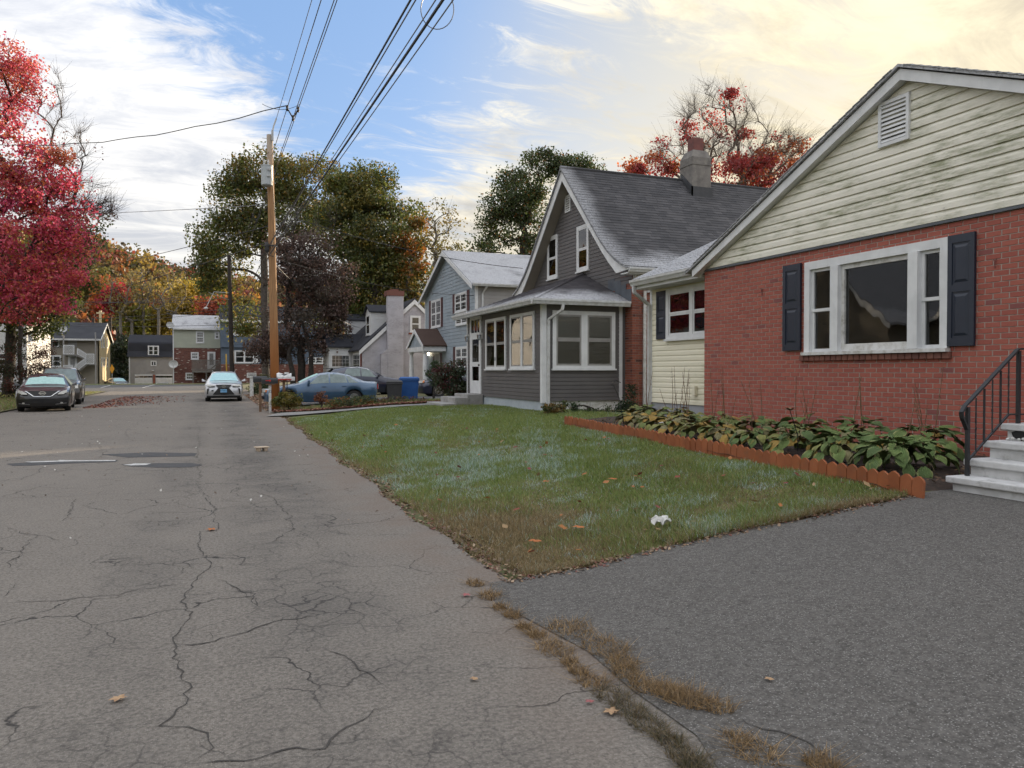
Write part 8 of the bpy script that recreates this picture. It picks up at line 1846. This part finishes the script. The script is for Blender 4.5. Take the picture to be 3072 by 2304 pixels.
for i, sy in enumerate((25.6, 43.0)):
    t = thing('cable_spacer', ('near cable spacer high beside the pole', 'far cable spacer against the green tree')[i], 'spacer', (2.9 - .9 * (sy + 9) / 71, sy, 10.45 - .9 * (sy + 9) / 71))
    b = MB(); P3 = [Vector((x - .9 * (sy + 9) / 71, sy, z - .9 * (sy + 9) / 71 - 4 * .35 * ((62 - sy) / 71) * (1 - (62 - sy) / 71))) for x, z in SPx]
    for p, q in ((0, 1), (1, 2)): b.tube([P3[p], P3[q]], .022, 5)
    b.build('bracket', MATS['cable'], t)
    for p in P3: b = MB(); b.lathe([(.03, -.09), (.05, -.04), (.03, 0), (.05, .04), (.03, .09)], p, 'Z', 7); b.build('insulator', MATS['cable'], t)
g1 = 'communication cables along the road'
for i, (dx, z0_, z1_, rd) in enumerate(((0, 6.42, 6.12, .015), (.05, 6.38, 6.05, .010), (.02, 6.05, 5.38, .018), (-.05, 6.12, 5.42, .008), (.12, 6.0, 5.30, .008))):
    wire(pz(z0_) + Vector((-.1, -.2, 0)), (2.52 + dx, -9, z1_), .10, rd, ('thick upper communication cable sweeping overhead from the pole', 'thin lashing line beside the upper cable', 'thick lower communication cable sweeping overhead', 'thin line left of the lower thick cable', 'thin line right of the lower thick cable')[i], g1, 'cable' if rd > .011 else 'cable_grey')
    if i in (0, 2): wire(pz(z0_) + Vector((-.1, .15, 0)), (1.5, 61, z0_ + .3), .5, rd, ('upper', '', 'lower')[i] + ' communication cable from the brown pole to the dark pole', g1)
lp0 = at_d(1312, 28, 9.3); b = MB(); b.tube([lp0 + Vector((.20 * math.cos(t) * math.cos(YAW), -.20 * math.cos(t) * math.sin(YAW), .24 * math.sin(t))) for t in np.linspace(1.9, 7.6, 26)], .006, 5); tag(b.build('cable_loop', MATS['cable_grey'], None, loc=lp0), 'loose loop of thin wire hanging from the upper cable', 'wire')
spq = Vector((2.62, 25.6, 9.95))
wire(spq + Vector((-.3, 0, .1)), at_d(-60, 428, 37), .55, .017, 'black twisted service cable dipping left across the sky', None, wob=.03)
wire(spq + Vector((.1, 0, .2)), spq + Vector((-1.1, -.3, -.05)), .18, .008, 'short jumper lead from the near spacer', None)
wire(pz(8.0), at_d(-30, 648, 52), .1, .012, 'thin level wire from the pole to behind the red maple', None, 'cable_grey')
wire(pz(7.2), at_d(-30, 858, 50), .25, .014, 'upper drop wire slanting left from the pole', None)
wire(pz(6.6), at_d(-30, 945, 46), .35, .016, 'lower drop wire slanting left from the pole', None)
wire((2.40, 24, 6.15), on_X(1568, 805, 10.28), .22, .011, 'service drop from the cable to the charcoal house rake', None)
wire(pz(5.95), (12.95, 38.6, 5.55), .35, .011, 'service drop from the pole to the blue house corner', None)
wire(pz(5.8), (9.6, 52, 4.4), .5, .010, 'sagging drop wire from the pole to the stucco house', None)
# dark pole with street light further on
dpb = Vector((1.45, 61, 0)); dpt = Vector((1.25, 61, 10.15)); dp_ = thing('dark_pole', 'dark old utility pole with street light arm', 'utility pole', dpb)
b = MB(); b.tube([dpb, dpt], [.19, .13], 12); b.build('pole_shaft', MATS['pole_dark'], dp_)
p = on_Y(618, 923, 61); b = MB(); b.tube([(1.35, 60.9, 7.35), (.2, 60.9, 7.4), (p.x, 60.9, p.z)], .03, 6); b.tube([(1.35, 60.9, 6.8), (-.2, 60.9, 7.35)], .02, 5); b.build('lamp_arm', MATS['alloy'], dp_)
b = MB(); b.lathe([(.05, .0), (.14, -.05), (.16, -.12), (.08, -.18)], (p.x, 60.9, p.z + .05), 'Z', 10); b.build('lamp_head', MATS['aluminium'], dp_)
b = MB(); b.tube([(1.4, 60.8, 6.2), (1.9, 60.6, 5.9), (2.6, 60.4, 6.6), (3.0, 60.4, 7.8)], .03, 5); b.tube([(1.3, 60.8, 4.6), (1.7, 60.6, 3.9), (1.8, 60.6, 5.4)], .015, 5); b.tube([(1.35, 60.8, 5.2), (.8, 60.6, 6.1), (.2, 60.6, 6.0)], .02, 5); b.build('cable_slack', MATS['cable'], dp_)
for i, (z, x2, y2) in enumerate(((6.2, -40, 965), (6.0, -40, 985), (5.0, -40, 968), (7.0, -40, 905), (6.7, -40, 890), (7.4, -40, 925))):
    wire((1.3, 61, z), at_d(x2, y2, 80), .25, .016, ('heavy cross street cable above the tan roof', 'second cross street cable above the tan roof', 'lowest cross street cable in front of the sage roof', 'fine cross street wire through the yellow tree', 'highest fine cross street wire', 'fine wire above the orange tree')[i], 'cross street wires')
b = MB(); p = on_Y(682, 1118, 60.2); q = on_Y(678, 1062, 60.2); b.tube([(p.x, p.y, .0), q], .05, 6); paint('guard_yellow', (.55, .35, .04), None, .5); tag(b.build('guy_guard', MATS['guard_yellow'], None, loc=(p.x, p.y, 0)), 'yellow guy wire guard left of the dark pole', 'guard')
p = on_Y(301, 960, 113); t = thing('crossarm_pole', 'pale pole with short crossarm behind the tan roof', 'utility pole', (p.x, 113, -1)); b = MB(); b.tube([(p.x, 113, -1), (p.x, 113, on_Y(301, 932, 113).z)], .16, 8); b.build('pole_shaft', MATS['sunlit_tan_and_pole'], t); b = MB(); b.box(p.x - .45, p.x + .45, 112.9, 113.1, on_Y(301, 939, 113).z - .12, on_Y(301, 939, 113).z + .1); b.build('crossarm', MATS['sunlit_tan_and_pole'], t)
paint('sign_orange', (.75, .33, .02), None, .5); p = on_Y(336, 1107, 100); t = thing('diamond_sign', 'small orange diamond sign beside the sunlit coloured wall', 'sign', (p.x, 100, -1)); b = MB(); s_ = .42; b.prism([(p.x, 100, p.z + 1.1 * s_ * 1.2), (p.x + s_ * .6, 100, p.z), (p.x, 100, p.z - 1.1 * s_ * 1.2), (p.x - s_ * .6, 100, p.z)], (0, .03, 0)); b.build('sign_plate', MATS['sign_orange'], t); b = MB(); b.tube([(p.x, 100.06, -1), (p.x, 100.06, p.z + .3)], .03, 6); b.build('sign_post', MATS['aluminium'], t)

# ================================================================== mailboxes and bins
paint('flag_red', (.55, .02, .02), None, .4); paint('mailbox_black', (.016, .017, .019), (.022, .023, .025), .4, 6)
paint('box_wood', (.20, .12, .07), (.13, .08, .05), .9, 5)
def mailbox(loc, lab, mat, L=.52, h0=1.05, rz=0.0, flag=True, post='worn_white', postw=.09):
    t = thing('mailbox', lab, 'mailbox', loc, rz); n_ = 10; b = MB(); prof = [(-.10, 0), (.10, 0)] + [(.10 * math.cos(a), .12 + .10 * math.sin(a)) for a in np.linspace(0, math.pi, n_)]
    b.prism([(-L / 2, y, h0 + z) for y, z in prof], (L, 0, 0)); b.build('box', MATS[mat], t, local=True)
    b = MB(); b.prism([(-L / 2 - .012, y * 1.04, h0 + .002 + z * 1.02) for y, z in prof], (.012, 0, 0)); b.build('box_door', MATS[mat], t, local=True)
    b = MB(); b.box(-.16, .16, -.09, .09, h0 - .045, h0 - .002); b.build('support_board', MATS['box_wood'], t, local=True)
    b = MB(); b.box(-postw / 2, postw / 2, -postw / 2, postw / 2, -.1, h0 - .045); b.build('post', MATS[post], t, local=True)
    if flag: b = MB(); b.box(-.16, .0, -.112, -.106, h0 + .10, h0 + .125); b.box(-.03, .025, -.113, -.107, h0 + .08, h0 + .145); b.build('flag', MATS['flag_red'], t, local=True)
    return t
p = on_Z(828, 1216, .12); m1 = mailbox((2.02, 29.9, .06), 'black mailbox with red flag on a white post by the pole', 'mailbox_black', .56, 1.02)
o = text_part('32', .13, MATS['iron_black'], m1); o.matrix_basis = Matrix.Translation((0, -.047, .72)) @ Matrix.Rotation(R(90), 4, 'X'); o2 = text_part('7', .13, MATS['iron_black'], m1); o2.matrix_basis = Matrix.Translation((0, -.047, .90)) @ Matrix.Rotation(R(90), 4, 'X')
mailbox((1.72, 30.7, .05), 'black mailbox behind the red flagged one', 'mailbox_black', .5, 1.08, flag=False, post='box_wood')
m3 = mailbox((2.58, 30.6, .08), 'mailbox wrapped in a white and red plastic bag', 'mailbox_black', .5, 1.14, flag=False, post='box_wood', postw=.10)
b = MB(); vs = []; rr = random.Random(8)
for i in range(9):
    for j, (y, z) in enumerate(((-.13, 1.12), (-.13, 1.24), (-.08, 1.36), (.0, 1.39), (.08, 1.36), (.13, 1.22))): vs.append((-.27 + i * .068, y + rr.uniform(-.015, .015), z + rr.uniform(-.025, .025) - (.05 if 2 < i < 6 and j in (2, 3) else 0)))
b.add(vs, [(i * 6 + j, i * 6 + j + 1, i * 6 + j + 7, i * 6 + j + 6) for i in range(8) for j in range(5)]); b.build('plastic_bag', MATS['white_paint'], m3, local=True)
b = MB(); b.box(-.26, .27, -.152, -.146, 1.13, 1.17); b.build('bag_stripe', MATS['flag_red'], m3, local=True)
p = on_Y(861, 1124, 31.6); t = thing('reflector_post', 'thin post with two white reflector boxes behind the mailboxes', 'post', (p.x, 31.6, .1)); b = MB(); b.tube([(0, 0, 0), (0, 0, 1.35)], .02, 6); b.build('post', MATS['iron_black'], t, local=True)
for dx, dz_ in ((-.02, 1.32), (.22, 1.14)): b = MB(); b.box(dx - .08, dx + .08, -.06, .02, dz_ - .08, dz_ + .08); b.build('reflector_box', MATS['white_paint'], t, local=True, bevel=.02)
mw = mailbox((2.2, 48.0, .05), 'white wooden mailbox beside the silver crossover', 'worn_white', .5, 1.12, flag=False, postw=.20)
b = MB(); b.box(-.27, .27, -.14, -.12, 1.10, 1.40); sg_ = b.build('name_board', MATS['worn_white'], mw, local=True)
for z, w_ in ((1.32, .20), (1.24, .17)):
    for i in range(7):
        b = MB(); x = -.19 + i * .06; b.box(x, x + .04, -.146, -.139, z - .02, z + .02); b.build('letter_mark', MATS['iron_black'], sg_, local=True)
def bin_(loc, lab, mat, w, d, h, rz):
    t = thing('wheelie_bin', lab, 'bin', loc, rz, 'bins on the neighbouring drive'); b = MB(); a = .84
    b.add([(sx * w / 2 * k_, sy * d / 2 * k_, z) for k_, z in ((a, .06), (1, h)) for sx, sy in ((-1, -1), (1, -1), (1, 1), (-1, 1))], [(3, 2, 1, 0), (4, 5, 6, 7), (0, 1, 5, 4), (1, 2, 6, 5), (2, 3, 7, 6), (3, 0, 4, 7)]); b.build('bin_body', MATS[mat], t, local=True, bevel=.02)
    b = MB(); b.box(-w / 2 - .03, w / 2 + .03, -d / 2 - .03, d / 2 + .03, h - .08, h - .02); b.build('bin_rim', MATS[mat], t, local=True, bevel=.01)
    b = MB(); b.add([(sx * w / 2 * k_ * 1.06, sy * d / 2 * k_ * 1.08, z) for k_, z in ((1, h), (1, h + .03), (.8, h + .09)) for sx, sy in ((-1, -1), (1, -1), (1, 1), (-1, 1))], [(3, 2, 1, 0), (8, 9, 10, 11)] + [(q * 4 + i, q * 4 + (i + 1) % 4, q * 4 + 4 + (i + 1) % 4, q * 4 + 4 + i) for q in (0, 1) for i in range(4)]); b.build('lid', MATS[mat], t, local=True)
    for s in (-1, 1): b = MB(); b.lathe([(.11, -.03), (.13, 0), (.11, .03)], (s * w * .40, d / 2 - .02, .13), 'X', 12); b.build('bin_wheel', MATS['rubber'], t, local=True)
    b = MB(); b.tube([(-w / 2, d / 2 + .03, h + .02), (-w / 2, d / 2 + .1, h + .03), (w / 2, d / 2 + .1, h + .03), (w / 2, d / 2 + .03, h + .02)], .015, 5); b.build('handle', MATS[mat], t, local=True)
    for i in range(5): b = MB(); x = -w / 2 * .8 + w * .8 * i / 4; b.bar((x * .86, -d / 2 * .86 - .012, .12), (x, -d / 2 * .98 - .006, h - .12), .02, .012, up=(0, 1, 0)); b.build('rib', MATS[mat], t, local=True)
    return t
paint('bin_grey', (.032, .033, .036), (.042, .043, .046), .55, 5); paint('bin_blue', (.012, .075, .26), (.016, .09, .30), .45, 5)
bin_((7.33, 32.6, .20), 'charcoal wheelie bin in front of the blue bin', 'bin_grey', .66, .66, .86, R(-14)); bin_((8.25, 33.7, .22), 'bright blue recycling bin beside the charcoal bin', 'bin_blue', .86, .78, .98, R(-14))
